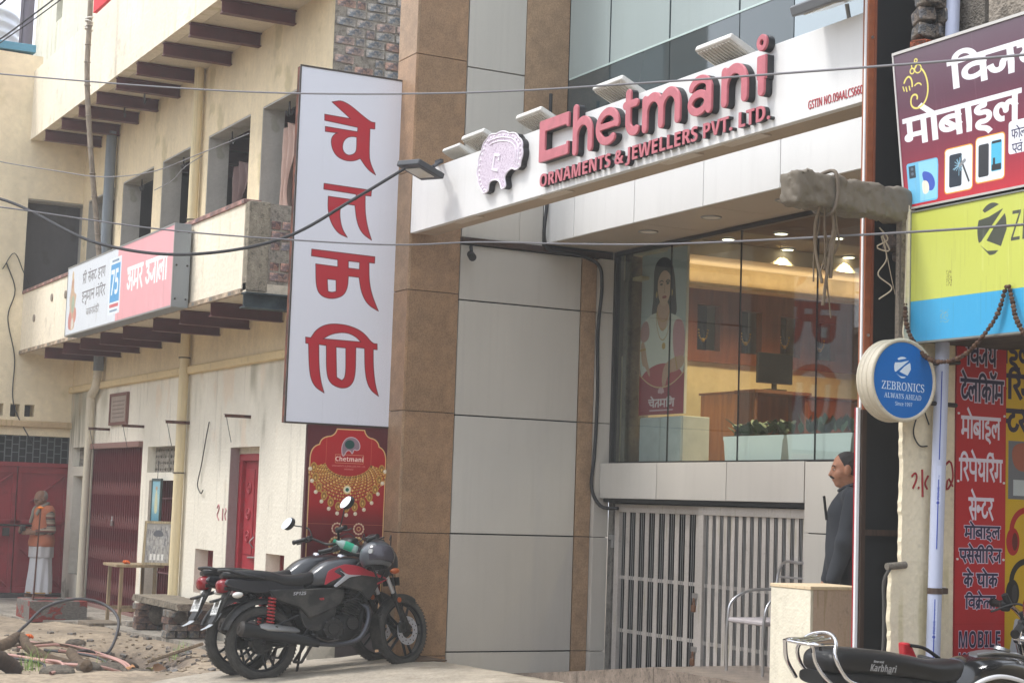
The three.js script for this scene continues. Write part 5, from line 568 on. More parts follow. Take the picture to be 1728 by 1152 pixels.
    for (let i = 0; i < 26; i++) { const p = base[Math.round(i / 25 * 40)]; } const bd = []; for (let i = 0; i < 150; i += 3) if (i < 42 || i > 112) { const p = base[i]; bd.push(sph(mix(-11.37, p.x, 0.93), mix(4.17, p.y, 0.93), -5.843, 0.011, 7, 1, 1, 0.5)); } M('bead', bd, wm, e);
    M('mark', [cb(-11.46, 4.19, -5.842, 0.02, 0.13, 0.008), cb(-11.41, 4.245, -5.842, 0.08, 0.02, 0.008), cb(-11.41, 4.135, -5.842, 0.08, 0.02, 0.008), cb(-11.38, 4.225, -5.842, 0.02, 0.03, 0.008)].map((g) => g.translate(11.43, -4.19, 0).rotateZ(-0.25).translate(-11.43, 4.19, 0)), wm, e); }
}
// ---- sign lamps along its top edge
{
  const lamp0 = thing('sign_floodlight', 'white louvred floodlight on top of the shop sign, leftmost of the row', 'floodlight', [-12.32, 4.36, -6.03], 0, 'floodlights on the shop sign'); M('bracket', bx(-0.02, 0.02, -0.015, 0.03, -0.1, 0.05), C.alu, lamp0);
  const hd = sub('head', lamp0); hd.position.set(0, 0.06, 0.06); hd.rotation.x = -0.42; M('housing', bx(-0.19, 0.19, -0.005, 0.035, -0.13, 0.13, 0.012), C.whitePaint, hd); for (let i = 0; i < 11; i++) M('louvre', bx(-0.165 + i * 0.033 - 0.005, -0.165 + i * 0.033 + 0.005, -0.016, -0.006, -0.11, 0.11), mt('#bdb7ac'), hd);
  const where = [[-11.87, 'second from the left in the row'], [-10.97, 'above the first raised letter'], [-9.86, 'above the middle letters'], [-8.62, 'above the last letters of the name']]; lamp0.scale.set(0.8, 0.8, 0.8); for (const [x, t] of where) { const c = copyOf(lamp0, 'white louvred floodlight on top of the shop sign, ' + t); c.scale.set(1, 1, 1); c.position.x = x; }
  const fl = thing('black_floodlight', 'black floodlight on a short arm at the left end of the shop sign', 'floodlight', [-12.32, 4.25, -5.62]); const h2 = sub('head', fl); h2.rotation.set(-0.3, 0.25, 0.0); M('housing', [bx(-0.14, 0.14, -0.02, 0.03, -0.16, 0.12, 0.012), bx(-0.09, 0.09, 0.03, 0.05, -0.1, 0.08, 0.01)], mt('#3b3d42', { roughness: 0.5 }), h2); M('lens', bx(-0.09, 0.09, -0.026, -0.021, -0.1, 0.06), mt('#c8c4b8', { roughness: 0.15 }), h2); M('arm', [cyl([0.0, 0.02, -0.1], [-0.25, 0.13, -0.29], 0.012), cyl([0.06, 0.02, -0.1], [-0.19, 0.13, -0.29], 0.012), cb(-0.22, 0.13, -0.28, 0.1, 0.03, 0.03)], mt('#3b3d42'), fl);
  const f2 = thing('grey_floodlight', 'grey floodlight cut by the top frame edge beside the tall black hoarding', 'floodlight', [-7.42, 4.44, -5.82]); M('housing', bx(-0.2, 0.2, -0.02, 0.04, -0.16, 0.14, 0.012).rotateX(0.35), mt('#6d7074', { roughness: 0.5 }), f2); M('lens', bx(-0.14, 0.14, -0.028, -0.021, -0.1, 0.1).rotateX(0.35), mt('#d9d7d0', { roughness: 0.2 }), f2); M('arm', cyl([0, 0, -0.1], [0, -0.09, -0.12], 0.012), C.alu, f2);
  const cc = thing('security_camera', 'small black security camera under the canopy beside the brown pillar', 'camera', [-13.06, 3.76, -6.47]); M('body', cyl([0, -0.02, 0], [0.1, -0.06, 0.03], 0.032, 0.034, 12), C.black, cc); M('mount', cyl([0, 0.05, 0], [0.02, -0.02, 0], 0.015), C.black, cc);
  solo('black_cable', [tube([[-12.98, 5.2, -7.15], [-13.0, 4.3, -7.16], [-13.0, 3.95, -7.14], [-13.04, 3.86, -7.2], [-13.05, 3.83, -7.55], [-13.04, 3.76, -7.72], [-13.05, 3.6, -7.76], [-13.06, 3.2, -7.74], [-13.055, 2.6, -7.75], [-13.06, 2.1, -7.74], [-13.05, 1.8, -7.72], [-12.98, 1.66, -7.78], [-12.85, 1.65, -7.87]], 0.016, 120, 7)], C.wire, 'thick black cable running down the inner corner beside the brown strip', 'cable');
}
// ---- tall vertical sign and poster at the end of the pillar
{
  const t = thing('vertical_sign', 'tall white vertical sign with four big red letters', 'sign'); M('box', bx(-13.46, -13.39, 2.255, 5.215, -5.945, -5.0, 0.004), mt('#7d4a38', { t: T.brick, s: 0.5, metalness: 0.2 }), t); M('face', quad([-13.381, 2.265, -5.006], [-13.381, 2.265, -5.938], [-13.381, 5.208, -5.938], [-13.381, 5.208, -5.006]), new THREE.MeshStandardMaterial({ map: tallSign, roughness: 0.35 }), t);
  M('frame', [bx(-13.39, -13.376, 2.25, 2.265, -5.95, -4.995), bx(-13.39, -13.376, 5.208, 5.222, -5.95, -4.995), bx(-13.39, -13.376, 2.265, 5.208, -5.952, -5.938), bx(-13.39, -13.376, 2.265, 5.208, -5.006, -4.994)], mt('#4a423e', { metalness: 0.4, roughness: 0.5 }), t);
  const p = thing('jewellery_poster', 'red poster of a gold necklace hanging under the tall white sign', 'poster'); M('print', quad([-13.385, 0.8, -5.205], [-13.385, 0.8, -5.935], [-13.385, 2.25, -5.935], [-13.385, 2.25, -5.205]), new THREE.MeshStandardMaterial({ map: posterTex, roughness: 0.45 }), p); M('board', bx(-13.43, -13.39, 0.8, 2.25, -5.935, -5.205), mt('#4c2a2a'), p); M('edge', bx(-13.43, -13.38, 0.8, 2.25, -5.945, -5.935), C.iron, p);
}
// ---------------------------------------------------------------- black hoarding and the phone shop on the right
{
  const h = thing('hoarding', 'tall black hoarding seen from behind with a rusty red steel frame', 'hoarding'); M('sheet', bx(-7.225, -7.205, 2.35, 9, -7.2, -5.935), mt('#222427', { t: T.cloth, s: 0.8 }), h); M('angle_frame', [bx(-7.205, -7.19, 2.2, 9, -5.94, -5.885, 0.003), bx(-7.235, -7.205, 2.2, 9, -5.9, -5.885)], mt('#a4603f', { t: T.fine, s: 0.4, roughness: 0.6 }), h); M('angle_flange', bx(-7.19, -7.182, 2.2, 9, -5.938, -5.925), mt('#8f5238', { t: T.fine, s: 0.4 }), h); M('front_edge', bx(-7.212, -7.2, 2.2, 9, -5.884, -5.876), mt('#e9e9ea'), h);
  M('bolt', [4.2, 3.4, 2.6].map((y) => cyl([-7.19, y, -5.91], [-7.183, y, -5.91], 0.008)), C.steel, h);
  const l = thing('lower_hoarding', 'lower black board with a thin white and red edge beside the guard', 'hoarding'); M('sheet', bx(-7.13, -7.11, 0.3, 2.2, -6.9, -5.8), mt('#191b1e', { t: T.cloth, s: 0.8 }), l); M('white_edge', bx(-7.12, -7.105, 0.2, 2.21, -5.8, -5.782), mt('#e2e3e6'), l); M('red_edge', bx(-7.125, -7.121, 0.2, 2.21, -5.8, -5.778), mt('#b3262f'), l); M('batten', [bx(-7.11, -7.085, 1.555, 1.585, -6.9, -5.82), bx(-7.11, -7.09, 0.3, 2.2, -5.83, -5.802)], mt('#4c3a30', { t: T.wood, s: 0.3 }), l);
}
const phoneShop = thing('phone_shop', 'cream walled mobile phone shop with chipped plaster at its edge', 'building');
{
  const X = -6.9, jag = (y) => 5.908 + 0.012 * (wn(y, 3, 5, 2) - 0.5) + 0.012 * (wn(y, 8, 45, 2) - 0.5); const edge = []; for (let y = 1.42; y <= 2.62; y += 0.022) edge.push([jag(y), y]); const low = []; for (let y = 0.1; y <= 1.4; y += 0.024) low.push([5.847 + 0.016 * (wn(y, 9, 5, 2) - 0.5) + 0.012 * (wn(y, 5, 45, 2) - 0.5), y]);
  M('side_wall', pwall(shape([[6.9, 0], [6.9, 3.3], [5.93, 3.3], [5.91, 2.66], ...edge.reverse(), ...low.reverse()]), X - 0.03, X), mt('#f3ebd4', { t: T.stain, s: 1.7, bump: 0.004, bs: 0.4 }), phoneShop);
  M('broken_edge', [bx(X - 0.06, X - 0.01, 2.4, 3.2, -5.925, -5.89, 0.012)], mt('#a89c8e', { t: T.concrete, s: 0.4, bump: 0.02, bs: 0.1 }), phoneShop);
  M('upper_wall', [fwall(shape([[-6.62, 3.2], [-3, 3.2], [-3, 7], [-6.62, 7]]), -6.5, -6.2)], mt('#b7aea4', { t: T.concrete, s: 1.2, bump: 0.01, bs: 0.25 }), phoneShop); M('upper_wall', bx(-6.8, -6.62, 3.2, 3.95, -6.6, -6.15), mt('#a89c8e', { t: T.concrete, s: 0.5, bump: 0.02, bs: 0.15 }), phoneShop);
  const rub = sub('broken_masonry', phoneShop), bm = ['#c4b4a6', '#cf6a44', '#b5a99c'].map((c) => mt(c, { t: T.brick, s: 0.3, bump: 0.02, bs: 0.12 })); for (let k = 0; k < 9; k++) for (let i = 0; i < 2; i++) { const m = M('brick', cb(0, 0, 0, 0.11, 0.075, 0.1, 0.012), bm[k === 2 && i === 0 ? 1 : (k + i) % 2 ? 2 : 0], rub); m.position.set(-6.9 + rr(-0.04, 0.04), 3.93 + k * 0.085, -6.02 - 0.1 * i + rr(-0.03, 0.02)); m.rotation.set(rr(-0.25, 0.25), rr(-0.4, 0.4), rr(-0.2, 0.2)); }
  M('masonry_fill', bx(-6.97, -6.62, 3.3, 7, -6.5, -6.2, 0.03), C.mortar, phoneShop); for (let k = 0; k < 3; k++) for (let i = 0; i < 5; i++) M('exposed_brick', cb(-6.28 + i * 0.24 + (k % 2) * 0.1, 4.42 + k * 0.095, -6.2, 0.22, 0.08, 0.03, 0.008), bm[(i + k) % 3 === 1 ? 0 : 2], phoneShop);
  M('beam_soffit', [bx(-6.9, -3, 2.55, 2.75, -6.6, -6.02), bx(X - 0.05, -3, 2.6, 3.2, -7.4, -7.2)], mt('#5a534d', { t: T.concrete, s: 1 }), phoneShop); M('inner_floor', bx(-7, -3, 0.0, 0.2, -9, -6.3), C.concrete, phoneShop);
  M('wall_paint', [tube([[X + 0.003, 1.86, -5.965], [X + 0.003, 1.88, -5.99], [X + 0.003, 1.86, -6.0], [X + 0.003, 1.8, -5.975]], 0.006, 14, 4), tube([[X + 0.003, 1.8, -6.01], [X + 0.003, 1.81, -6.015]], 0.006, 4, 4), tube([[X + 0.003, 1.9, -6.035], [X + 0.003, 1.76, -6.04]], 0.007, 6, 4), tube([[X + 0.003, 1.87, -6.075], [X + 0.003, 1.83, -6.055], [X + 0.003, 1.8, -6.07]], 0.006, 10, 4), tube([[X + 0.003, 1.93, -6.19], [X + 0.003, 1.95, -6.22], [X + 0.003, 1.86, -6.24], [X + 0.003, 1.8, -6.2], [X + 0.003, 1.86, -6.21], [X + 0.003, 1.82, -6.24]], 0.006, 20, 4)], mt('#9c3233'), phoneShop, 'red painted scribble on the cream wall');
  M('pipe_stub', cyl([X + 0.005, 1.415, -5.93], [X + 0.005, 1.405, -5.81], 0.018, 0.018, 14), mt('#8f8a82', { t: T.concrete, s: 0.4 }), phoneShop); M('hanging_strap', tube([[X + 0.01, 1.4, -5.83], [X, 1.34, -5.80], [X, 1.2, -5.80], [X + 0.01, 1.0, -5.79], [X, 0.8, -5.77]], 0.009, 24, 6), mt('#4a4844'), phoneShop);
  M('wall_wire', [tube([[X + 0.01, 2.2, -6.0], [X + 0.02, 2.08, -5.96], [X + 0.02, 2.02, -6.0], [X + 0.01, 2.02, -6.06]], 0.004, 20, 5), tube([[X + 0.01, 2.3, -6.02], [X + 0.02, 2.2, -6.03], [X + 0.01, 2.13, -6.07]], 0.004, 14, 5)], C.wire, phoneShop);
  const rp = thing('red_text_panel', 'tall red panel of shop lettering on the phone shop side wall', 'sign'); M('print', [quad([X + 0.012, 1.12, -6.252], [X + 0.012, 1.12, -6.594], [X + 0.012, 2.72, -6.594], [X + 0.012, 2.72, -6.252])], new THREE.MeshStandardMaterial({ map: redPanelTex, roughness: 0.4 }), rp); M('print', quad([X + 0.012, 0.88, -6.252], [X + 0.012, 0.88, -6.594], [X + 0.012, 1.119, -6.594], [X + 0.012, 1.119, -6.252]), new THREE.MeshStandardMaterial({ map: redPanelTex2, roughness: 0.4 }), rp); M('board', bx(X + 0.001, X + 0.009, 0.88, 2.72, -6.595, -6.251), mt('#8f1c22'), rp); M('screw', [2.2, 1.85, 1.45].flatMap((y) => [cyl([X + 0.012, y, -6.265], [X + 0.018, y, -6.265], 0.006), cyl([X + 0.012, y, -6.58], [X + 0.018, y, -6.58], 0.006)]), mt('#d9d9d9'), rp);
  const yp = thing('yellow_poster_panel', 'yellow panel with headphones and phones beside the red panel', 'sign'); M('print', quad([X + 0.006, 0.75, -6.6], [X + 0.006, 0.75, -7.06], [X + 0.006, 2.65, -7.06], [X + 0.006, 2.65, -6.6]), new THREE.MeshStandardMaterial({ map: yellowPanelTex, roughness: 0.4 }), yp); M('board', bx(X + 0.001, X + 0.004, 0.75, 2.65, -7.06, -6.6), mt('#8d7a1c'), yp);
  const pv = thing('plastic_pipe', 'bluish white plastic downpipe leaning against the cream wall', 'pipe'); M('pipe', cyl([-6.82, 0.2, -6.03], [-6.82, 6.6, -6.2], 0.036, 0.036, 20), mt('#c3cbe4', { t: T.streak, s: 0.5, roughness: 0.4 }), pv); M('printed_stripe', [[0.9, 1.25], [1.5, 1.85], [1.95, 2.4]].map(([a, b]) => { const z = (y) => -6.03 - 0.17 * (y - 0.2) / 6.4; return cyl([-6.792, a, z(a) + 0.0225], [-6.792, b, z(b) + 0.0225], 0.003, 0.003, 5); }), mt('#3b4fa8'), pv);
  const pf = canvasTex(512, 64, (g) => { g.fillStyle = '#c3cbe4'; g.fillRect(0, 0, 512, 64); g.fillStyle = '#3347a3'; g.font = 'bold 44px serif'; g.fillText('PRINCE', 70, 47); g.font = '20px sans-serif'; g.fillText('UV POLY 4kgf', 270, 42); disc(g, 32, 32, 20, '#3347a3'); }); for (const y of [1.05, 1.72]) { const z = (q) => -6.03 - 0.17 * (q - 0.2) / 6.4; M('printed_name', quad([-6.784, y, z(y) + 0.0135], [-6.784, y + 0.2, z(y + 0.2) + 0.0135], [-6.799, y + 0.2, z(y + 0.2) + 0.0325], [-6.799, y, z(y) + 0.0325]), new THREE.MeshStandardMaterial({ map: pf, roughness: 0.4 }), pv); }
  M('clamp', [new THREE.CylinderGeometry(0.039, 0.039, 0.03, 20, 1, true).translate(-6.82, 1.29, -6.06), bx(-6.86, -6.8, 1.275, 1.305, -6.13, -6.09, 0.003)], mt('#4f4038', { roughness: 0.6, side: THREE.DoubleSide }), pv); M('clamp_plate', bx(-6.862, -6.852, 1.27, 1.31, -6.16, -6.12), C.whitePaint, pv);
}
{
  const Z = -5.95; const v = thing('mobile_shop_sign', 'maroon and red mobile repair sign with big white letters and phone pictures', 'sign');
  M('face', quad([-6.95, 3.245, Z + 0.002], [-5.9, 3.245, Z + 0.002], [-5.9, 4.075, Z + 0.002], [-7.062, 4.075, Z + 0.002]), new THREE.MeshStandardMaterial({ map: vijayTex, roughness: 0.4 }), v); M('box', [fwall(shape([[-6.955, 3.24], [-5.9, 3.24], [-5.9, 4.08], [-7.067, 4.08]]), Z - 0.06, Z)], C.alu, v); M('edge_trim', [bx(-7.067, -5.9, 4.075, 4.09, Z, Z + 0.008), bx(-6.955, -5.9, 3.235, 3.246, Z, Z + 0.008), cyl([-7.063, 4.078, Z + 0.004], [-6.952, 3.24, Z + 0.004], 0.006, 0.006, 6)], mt('#c9c6c0', { metalness: 0.4, roughness: 0.4 }), v);
  const s = thing('yellow_blue_sign', 'yellow and blue electronics sign with dark ball emblem above the shop', 'sign'); M('face', quad([-6.9, 2.545, Z + 0.004], [-5.85, 2.545, Z + 0.004], [-5.85, 3.215, Z + 0.004], [-6.9, 3.215, Z + 0.004]), new THREE.MeshStandardMaterial({ map: zebTex, roughness: 0.4 }), s); M('box', bx(-6.905, -5.85, 2.54, 3.22, Z - 0.07, Z, 0.004), C.alu, s); M('edge_trim', [bx(-6.908, -6.898, 2.536, 3.222, Z, Z + 0.01), bx(-6.898, -5.85, 2.536, 2.546, Z, Z + 0.01), bx(-6.898, -5.85, 3.214, 3.222, Z, Z + 0.01)], mt('#8b8d86', { metalness: 0.4, roughness: 0.4 }), s); M('shadow_gap', bx(-6.9, -5.85, 3.222, 3.236, Z - 0.07, Z - 0.02), C.dark, s);
  const r = thing('round_sign', 'round blue light box sign with white lettering and a deep cream rim', 'sign', [-6.76, 2.335, -5.785]); M('rim', [new THREE.CylinderGeometry(0.204, 0.204, 0.1, 56, 1, true).rotateZ(PI / 2).translate(-0.055, 0, 0), new THREE.TorusGeometry(0.2, 0.011, 10, 56).rotateY(PI / 2), new THREE.TorusGeometry(0.2015, 0.007, 8, 56).rotateY(PI / 2).translate(-0.04, 0, 0), new THREE.TorusGeometry(0.2015, 0.007, 8, 56).rotateY(PI / 2).translate(-0.075, 0, 0), new THREE.TorusGeometry(0.2, 0.009, 8, 56).rotateY(PI / 2).translate(-0.105, 0, 0), new THREE.CircleGeometry(0.202, 48).rotateY(-PI / 2).translate(-0.106, 0, 0)], mt('#cfc9ba', { t: T.stain, s: 0.4, roughness: 0.5 }), r);
  const cg = new THREE.CircleGeometry(0.196, 56).rotateY(PI / 2).translate(0.002, 0, 0); M('face', cg, new THREE.MeshStandardMaterial({ map: zebRoundTex, roughness: 0.35 }), r); MM('bracket', [cyl([-0.05, 0.1, -0.2], [-0.06, 0.12, -0.42], 0.012), cyl([-0.05, -0.1, -0.18], [-0.08, -0.1, -0.42], 0.012)], C.iron, r);
  // bead garland under the yellow and blue sign
  const g = thing('bead_garland', 'brown seed bead garland swagged under the yellow and blue sign', 'garland'), pts = [[-6.91, 2.74, -5.92], [-6.87, 2.62, -5.9], [-6.8, 2.52, -5.9], [-6.7, 2.445, -5.9], [-6.58, 2.425, -5.9], [-6.45, 2.45, -5.9], [-6.34, 2.52, -5.9], [-6.25, 2.63, -5.92], [-6.19, 2.77, -5.93], [-6.15, 2.7, -5.92], [-6.1, 2.6, -5.9], [-6.02, 2.5, -5.9], [-5.9, 2.44, -5.9]]; const cv = new THREE.CatmullRomCurve3(pts.map((p) => V(...p))), bg = [0, 1, 2].map((q) => { const s2 = new THREE.IcosahedronGeometry(0.0125, 2), p = s2.attributes.position; for (let i = 0; i < p.count; i++) { const a = V(p.getX(i), p.getY(i), p.getZ(i)), k = 1 + 0.3 * (fb(a.x * 30 + q, a.y * 30 + a.z * 40, 16, 16, 2, 3) - 0.5); p.setXYZ(i, a.x * k, a.y * k * 0.85, a.z * k); } s2.computeVertexNormals(); return s2; }), bmat = ['#6a4a36', '#553a2b', '#7a5a44'].map((c) => mt(c, { t: T.brick, s: 0.05, roughness: 0.9 })); const N = 68; for (let i = 0; i <= N; i++) { const p = cv.getPointAt(i / N), b = M('bead', bg[i % 3], bmat[(i * 7) % 3], g); b.position.copy(p); b.rotation.set(R() * 6, R() * 6, 0); b.scale.setScalar(rr(0.9, 1.15)); } M('thread', tube(pts, 0.003, 60, 5), C.wire, g);
  // broken concrete beam stub with rope
  const c = thing('concrete_stub', 'rough broken concrete beam jutting out with dry rope hanging', 'concrete beam'); const f = (x, y, z) => box3([-6.98, 3.27 - 0.05 * (z + 5.25) * -1 * 0, -5.6], [0.075, 0.085, 0.38], 0.02)(x, y - 0.05 * (z + 5.6) * 0.6 * 1, z) + 0.034 * (wn(x * 1 + z, y - z, 20, 3) - 0.5) + 0.02 * (wn(y + x, z, 50, 2) - 0.5); M('stub', snet(f, [-7.12, 3.1, -6.05], [-6.84, 3.45, -5.15], 0.012), mt('#bcb2a4', { t: T.concrete, s: 0.25, bump: 0.015, bs: 0.06 }), c);
  const ropes = []; for (let i = 0; i < 9; i++) { const x = -6.93 + rr(-0.03, 0.02), z = -5.42 + rr(-0.05, 0.05), L = rr(0.2, 0.52); ropes.push(tube([[x, 3.2, z], [x + rr(-0.02, 0.02), 3.1, z + rr(-0.02, 0.02)], [x + rr(-0.03, 0.03), 3.15 - L * 0.5, z + rr(-0.03, 0.03)], [x + rr(-0.03, 0.03), 3.15 - L, -5.42 + rr(-0.04, 0.04)]], rr(0.004, 0.011), 16, 5)); } M('rope', ropes, mt('#8d7d6a', { t: T.concrete, s: 0.1 }), c); M('rope_band', tube([[-6.9, 3.37, -5.45], [-6.89, 3.27, -5.46], [-6.9, 3.17, -5.44], [-6.98, 3.16, -5.44], [-7.06, 3.2, -5.44], [-7.07, 3.35, -5.45], [-6.98, 3.38, -5.45]], 0.01, 40, 6, true), mt('#6d6256'), c);
  solo('loose_string', [tube([[-7.02, 3.1, -5.85], [-7.0, 2.98, -5.87], [-7.03, 2.9, -5.84], [-6.99, 2.83, -5.9], [-7.02, 2.77, -5.84]], 0.004, 30, 5), tube([[-7.0, 3.12, -5.84], [-7.0, 2.9, -5.9], [-7.0, 2.8, -5.93]], 0.003, 12, 4), tube([[-7.0, 3.14, -5.82], [-6.98, 3.08, -5.86], [-7.02, 3.04, -5.82], [-6.98, 3.02, -5.87], [-7.0, 3.1, -5.84]], 0.004, 26, 5)], mt('#a89c88'), 'loose pale string dangling in front of the black hoarding', 'string');
  M('broken_masonry', [cb(-7.0, 3.08, -5.95, 0.14, 0.1, 0.12, 0.02), cb(-6.98, 3.0, -5.97, 0.1, 0.06, 0.1, 0.02)], mt('#6d5a4e', { t: T.brick, s: 0.2, bump: 0.02, bs: 0.08 }), phoneShop);
}
// the row goes on beyond the right edge of the photograph, and across the street
{
  const b = thing('row_building', 'plain cream building continuing the shop row beyond the right edge', 'building'); M('wall', [bx(-4.6, 14, 0, 8.5, -14, -6.6)], mt('#d9c9a6', { t: T.stain, s: 3 }), b); for (let i = 0; i < 5; i++) M('window', bx(-3.5 + i * 3.4, -2.1 + i * 3.4, 4.4, 6, -6.6, -6.57), mt('#3a3d40', { roughness: 0.3 }), b); M('shutter', bx(-4, 12, 0.2, 2.6, -6.6, -6.56), mt('#77797c', { t: T.streak, s: 1 }), b);
  [[-62, -44, 7.5, '#94897a', 'brown three bay house far along the other side of the street'], [-43, -27, 6, '#857d76', 'grey house opposite the old balconied house'], [-26, -12, 8, '#8f8070', 'tan house opposite the jeweller'], [-11, 8, 6.5, '#8b867e', 'pale grey house opposite the phone shop']].forEach(([x0, x1, h, c, l]) => { const q = thing('opposite_house', l, 'building', [0, 0, 0], 0, 'houses across the street'); M('wall', bx(x0, x1, -0.3, h, 11, 18), mt(c, { t: T.stain, s: 3 }), q); for (let i = 0; i < 4; i++) for (const y of [0.9, 4]) M('window', bx(mix(x0, x1, (i + 0.3) / 4), mix(x0, x1, (i + 0.7) / 4), y, y + 1.5, 10.96, 11), mt('#3c3f42', { roughness: 0.3 }), q); M('parapet', bx(x0 - 0.1, x1 + 0.1, h, h + 0.15, 10.8, 18), mt('#a69d90'), q); });
}
// podium and steel chair by the gate
{
  const p = thing('podium', 'cream painted box podium in front of the guard', 'podium'); const pm = mt('#f4efe0', { t: T.plaster, s: 1.6, bump: 0.003, bs: 0.3 }); M('front', bx(-8.9, -8.5, 0.1, 1.2, -6.6, -6.58, 0.003), pm, p); M('side', bx(-8.52, -8.5, 0.1, 1.2, -7.0, -6.601, 0.003), mt('#cdb7a6', { t: T.stain, s: 0.7, bump: 0.003, bs: 0.3 }), p); M('top', bx(-8.905, -8.495, 1.2, 1.222, -7.0, -6.575, 0.004), mt('#e6d3b5', { t: T.stain, s: 0.5 }), p); M('back', bx(-8.9, -8.53, 0.1, 1.2, -7.0, -6.98), pm, p);
  const c = thing('steel_chair', 'steel tube chair half hidden behind the cream podium', 'chair', [-10.28, 0.5, -7.58]); const tb = (pts) => tube(pts, 0.011, 40, 8);
  M('frame', [tb([[-0.22, 0, 0.2], [-0.22, 0.36, 0.2], [-0.22, 0.5, 0.17], [-0.2, 0.58, 0.05], [-0.2, 0.6, -0.2]]), tb([[0.22, 0, 0.2], [0.22, 0.36, 0.2], [0.22, 0.5, 0.17], [0.2, 0.58, 0.05], [0.2, 0.6, -0.2]]), tb([[-0.2, 0, -0.2], [-0.2, 0.4, -0.2], [-0.2, 0.78, -0.26], [0, 0.8, -0.26], [0.2, 0.78, -0.26], [0.2, 0.4, -0.2], [0.2, 0, -0.2]])], C.steel, c); M('seat', bx(-0.22, 0.22, 0.36, 0.395, -0.2, 0.2, 0.014), mt('#b5aeb0', { t: T.fine, s: 0.3 }), c); M('back_rail', [0.62, 0.69].map((y) => cyl([-0.2, y, -0.24], [0.2, y, -0.24], 0.008)), C.steel, c);
}
// ---------------------------------------------------------------- motorcycles: x forward, y up, z to the bike's right
const boldFont = await new FontLoader().loadAsync('fonts/droid/droid_sans_bold.typeface.json');
const BM = {
  paint: new THREE.MeshPhysicalMaterial({ color: lin('#191b22'), roughness: 0.32, metalness: 0.2, clearcoat: 0.7, clearcoatRoughness: 0.18 }), plastic: mt('#ffffff', { t: T.dusty, s: 0.45, roughness: 0.5 }), seat: mt('#131315', { roughness: 0.45, bump: 0.001, bs: 0.04 }), tyre: mt('#ffffff', { t: T.dustyTyre, s: 1, sy: 1, roughness: 0.95, bump: 0.002, bs: 0.05 }), rim: mt('#1d1e21', { metalness: 0.5, roughness: 0.5 }), engine: mt('#ffffff', { metalness: 0.35, roughness: 0.5, t: T.dusty, s: 0.2 }), pipe: mt('#4b4c52', { metalness: 0.7, roughness: 0.4 }), muf: mt('#131417', { roughness: 0.5 }), shield: mt('#9b9c9e', { metalness: 0.8, roughness: 0.35 }), spring: mt('#a72a2c', { roughness: 0.45 }), red: mt('#a32a38', { roughness: 0.35 }), lamp: mt('#7d141c', { roughness: 0.2 }), clear: mt('#c9c9c4', { roughness: 0.2 }), orange: mt('#a4511c', { roughness: 0.3 }), plate: mt('#d8d9d6', { roughness: 0.5 }), silver: mt('#b9bac0', { metalness: 0.5, roughness: 0.35 }),
};
const mirrorMat = new THREE.MeshStandardMaterial({ color: lin('#f0f2f5'), metalness: 1, roughness: 0.03 });
const XZ = (g) => g; // wheel axis along z
function wheelGeo(R0, rt) {
  const prof = []; for (let i = 0; i <= 20; i++) { const a = -0.25 * PI + i / 20 * 1.5 * PI; prof.push(new THREE.Vector2(R0 - rt + rt * Math.cos(a - PI / 2 + PI / 2) , rt * 0.98 * Math.sin(a))); }
  const tyre = new THREE.TorusGeometry(R0 - rt, rt, 18, 72), tp = []; for (let i = 0; i < 60; i++) for (const s of [-1, 1]) { const a = i / 60 * 2 * PI, g = bx(-0.004, 0.004, -0.002, 0.003, 0.006, rt * 0.85); g.rotateY(s * 0.5); if (s < 0) g.rotateY(PI - 0); g.rotateX(0); g.translate(0, R0 - 0.003, 0); g.rotateZ(a + (s < 0 ? 0.05 : 0)); tp.push(g); }
  const ri = R0 - 2 * rt + 0.012, rim = [new THREE.TorusGeometry(ri, 0.012, 8, 64).translate(0, 0, rt * 0.6), new THREE.TorusGeometry(ri, 0.012, 8, 64).translate(0, 0, -rt * 0.6), new THREE.CylinderGeometry(ri - 0.006, ri - 0.006, rt * 1.2, 56, 1, true).rotateX(PI / 2)];
  const sp = []; for (let k = 0; k < 5; k++) for (const s of [-1, 1]) { const a = k / 5 * 2 * PI + s * 0.10, b = k / 5 * 2 * PI + s * 0.16; sp.push(cyl([0.045 * Math.cos(a + s * 0.3), 0.045 * Math.sin(a + s * 0.3), 0], [ri * Math.cos(b), ri * Math.sin(b), 0], 0.014, 0.010, 8)); }
  return { tyre, tp, rim, sp, hub: [cyl([0, 0, -0.06], [0, 0, 0.06], 0.055, 0.055, 22), cyl([0, 0, -0.09], [0, 0, 0.09], 0.012, 0.012, 10)] };
}
function makeWheel(parent, x, y, R0, rt, steer, drum) {
  const w = sub('wheel', parent); w.position.set(x, y, 0); w.rotation.y = steer; const q = wheelGeo(R0, rt); M('tyre', [q.tyre, ...q.tp], BM.tyre, w); M('rim', [...q.rim, ...q.sp], BM.rim, w); M('hub', drum ? [cyl([0, 0, -0.06], [0, 0, 0.055], 0.09, 0.085, 26), cyl([0, 0, 0.055], [0, 0, 0.062], 0.07, 0.03, 20), cyl([0, 0, -0.1], [0, 0, 0.1], 0.012, 0.012, 10)] : q.hub, BM.engine, w);
  if (!drum) { const d = new THREE.RingGeometry(0.065, 0.12, 40, 1).translate(0, 0, 0.075), hs = []; for (let i = 0; i < 20; i++) { const a = i / 20 * 2 * PI; hs.push(cyl([Math.cos(a) * (0.082 + 0.024 * (i % 2)), Math.sin(a) * (0.082 + 0.024 * (i % 2)), 0.0745], [Math.cos(a) * (0.082 + 0.024 * (i % 2)), Math.sin(a) * (0.082 + 0.024 * (i % 2)), 0.0765], 0.006, 0.006, 6)); } M('brake_disc', [d, d.clone().rotateY(PI).translate(0, 0, 0.147)], BM.silver, w); M('disc_hole', hs, BM.rim, w); }
  return w;
}
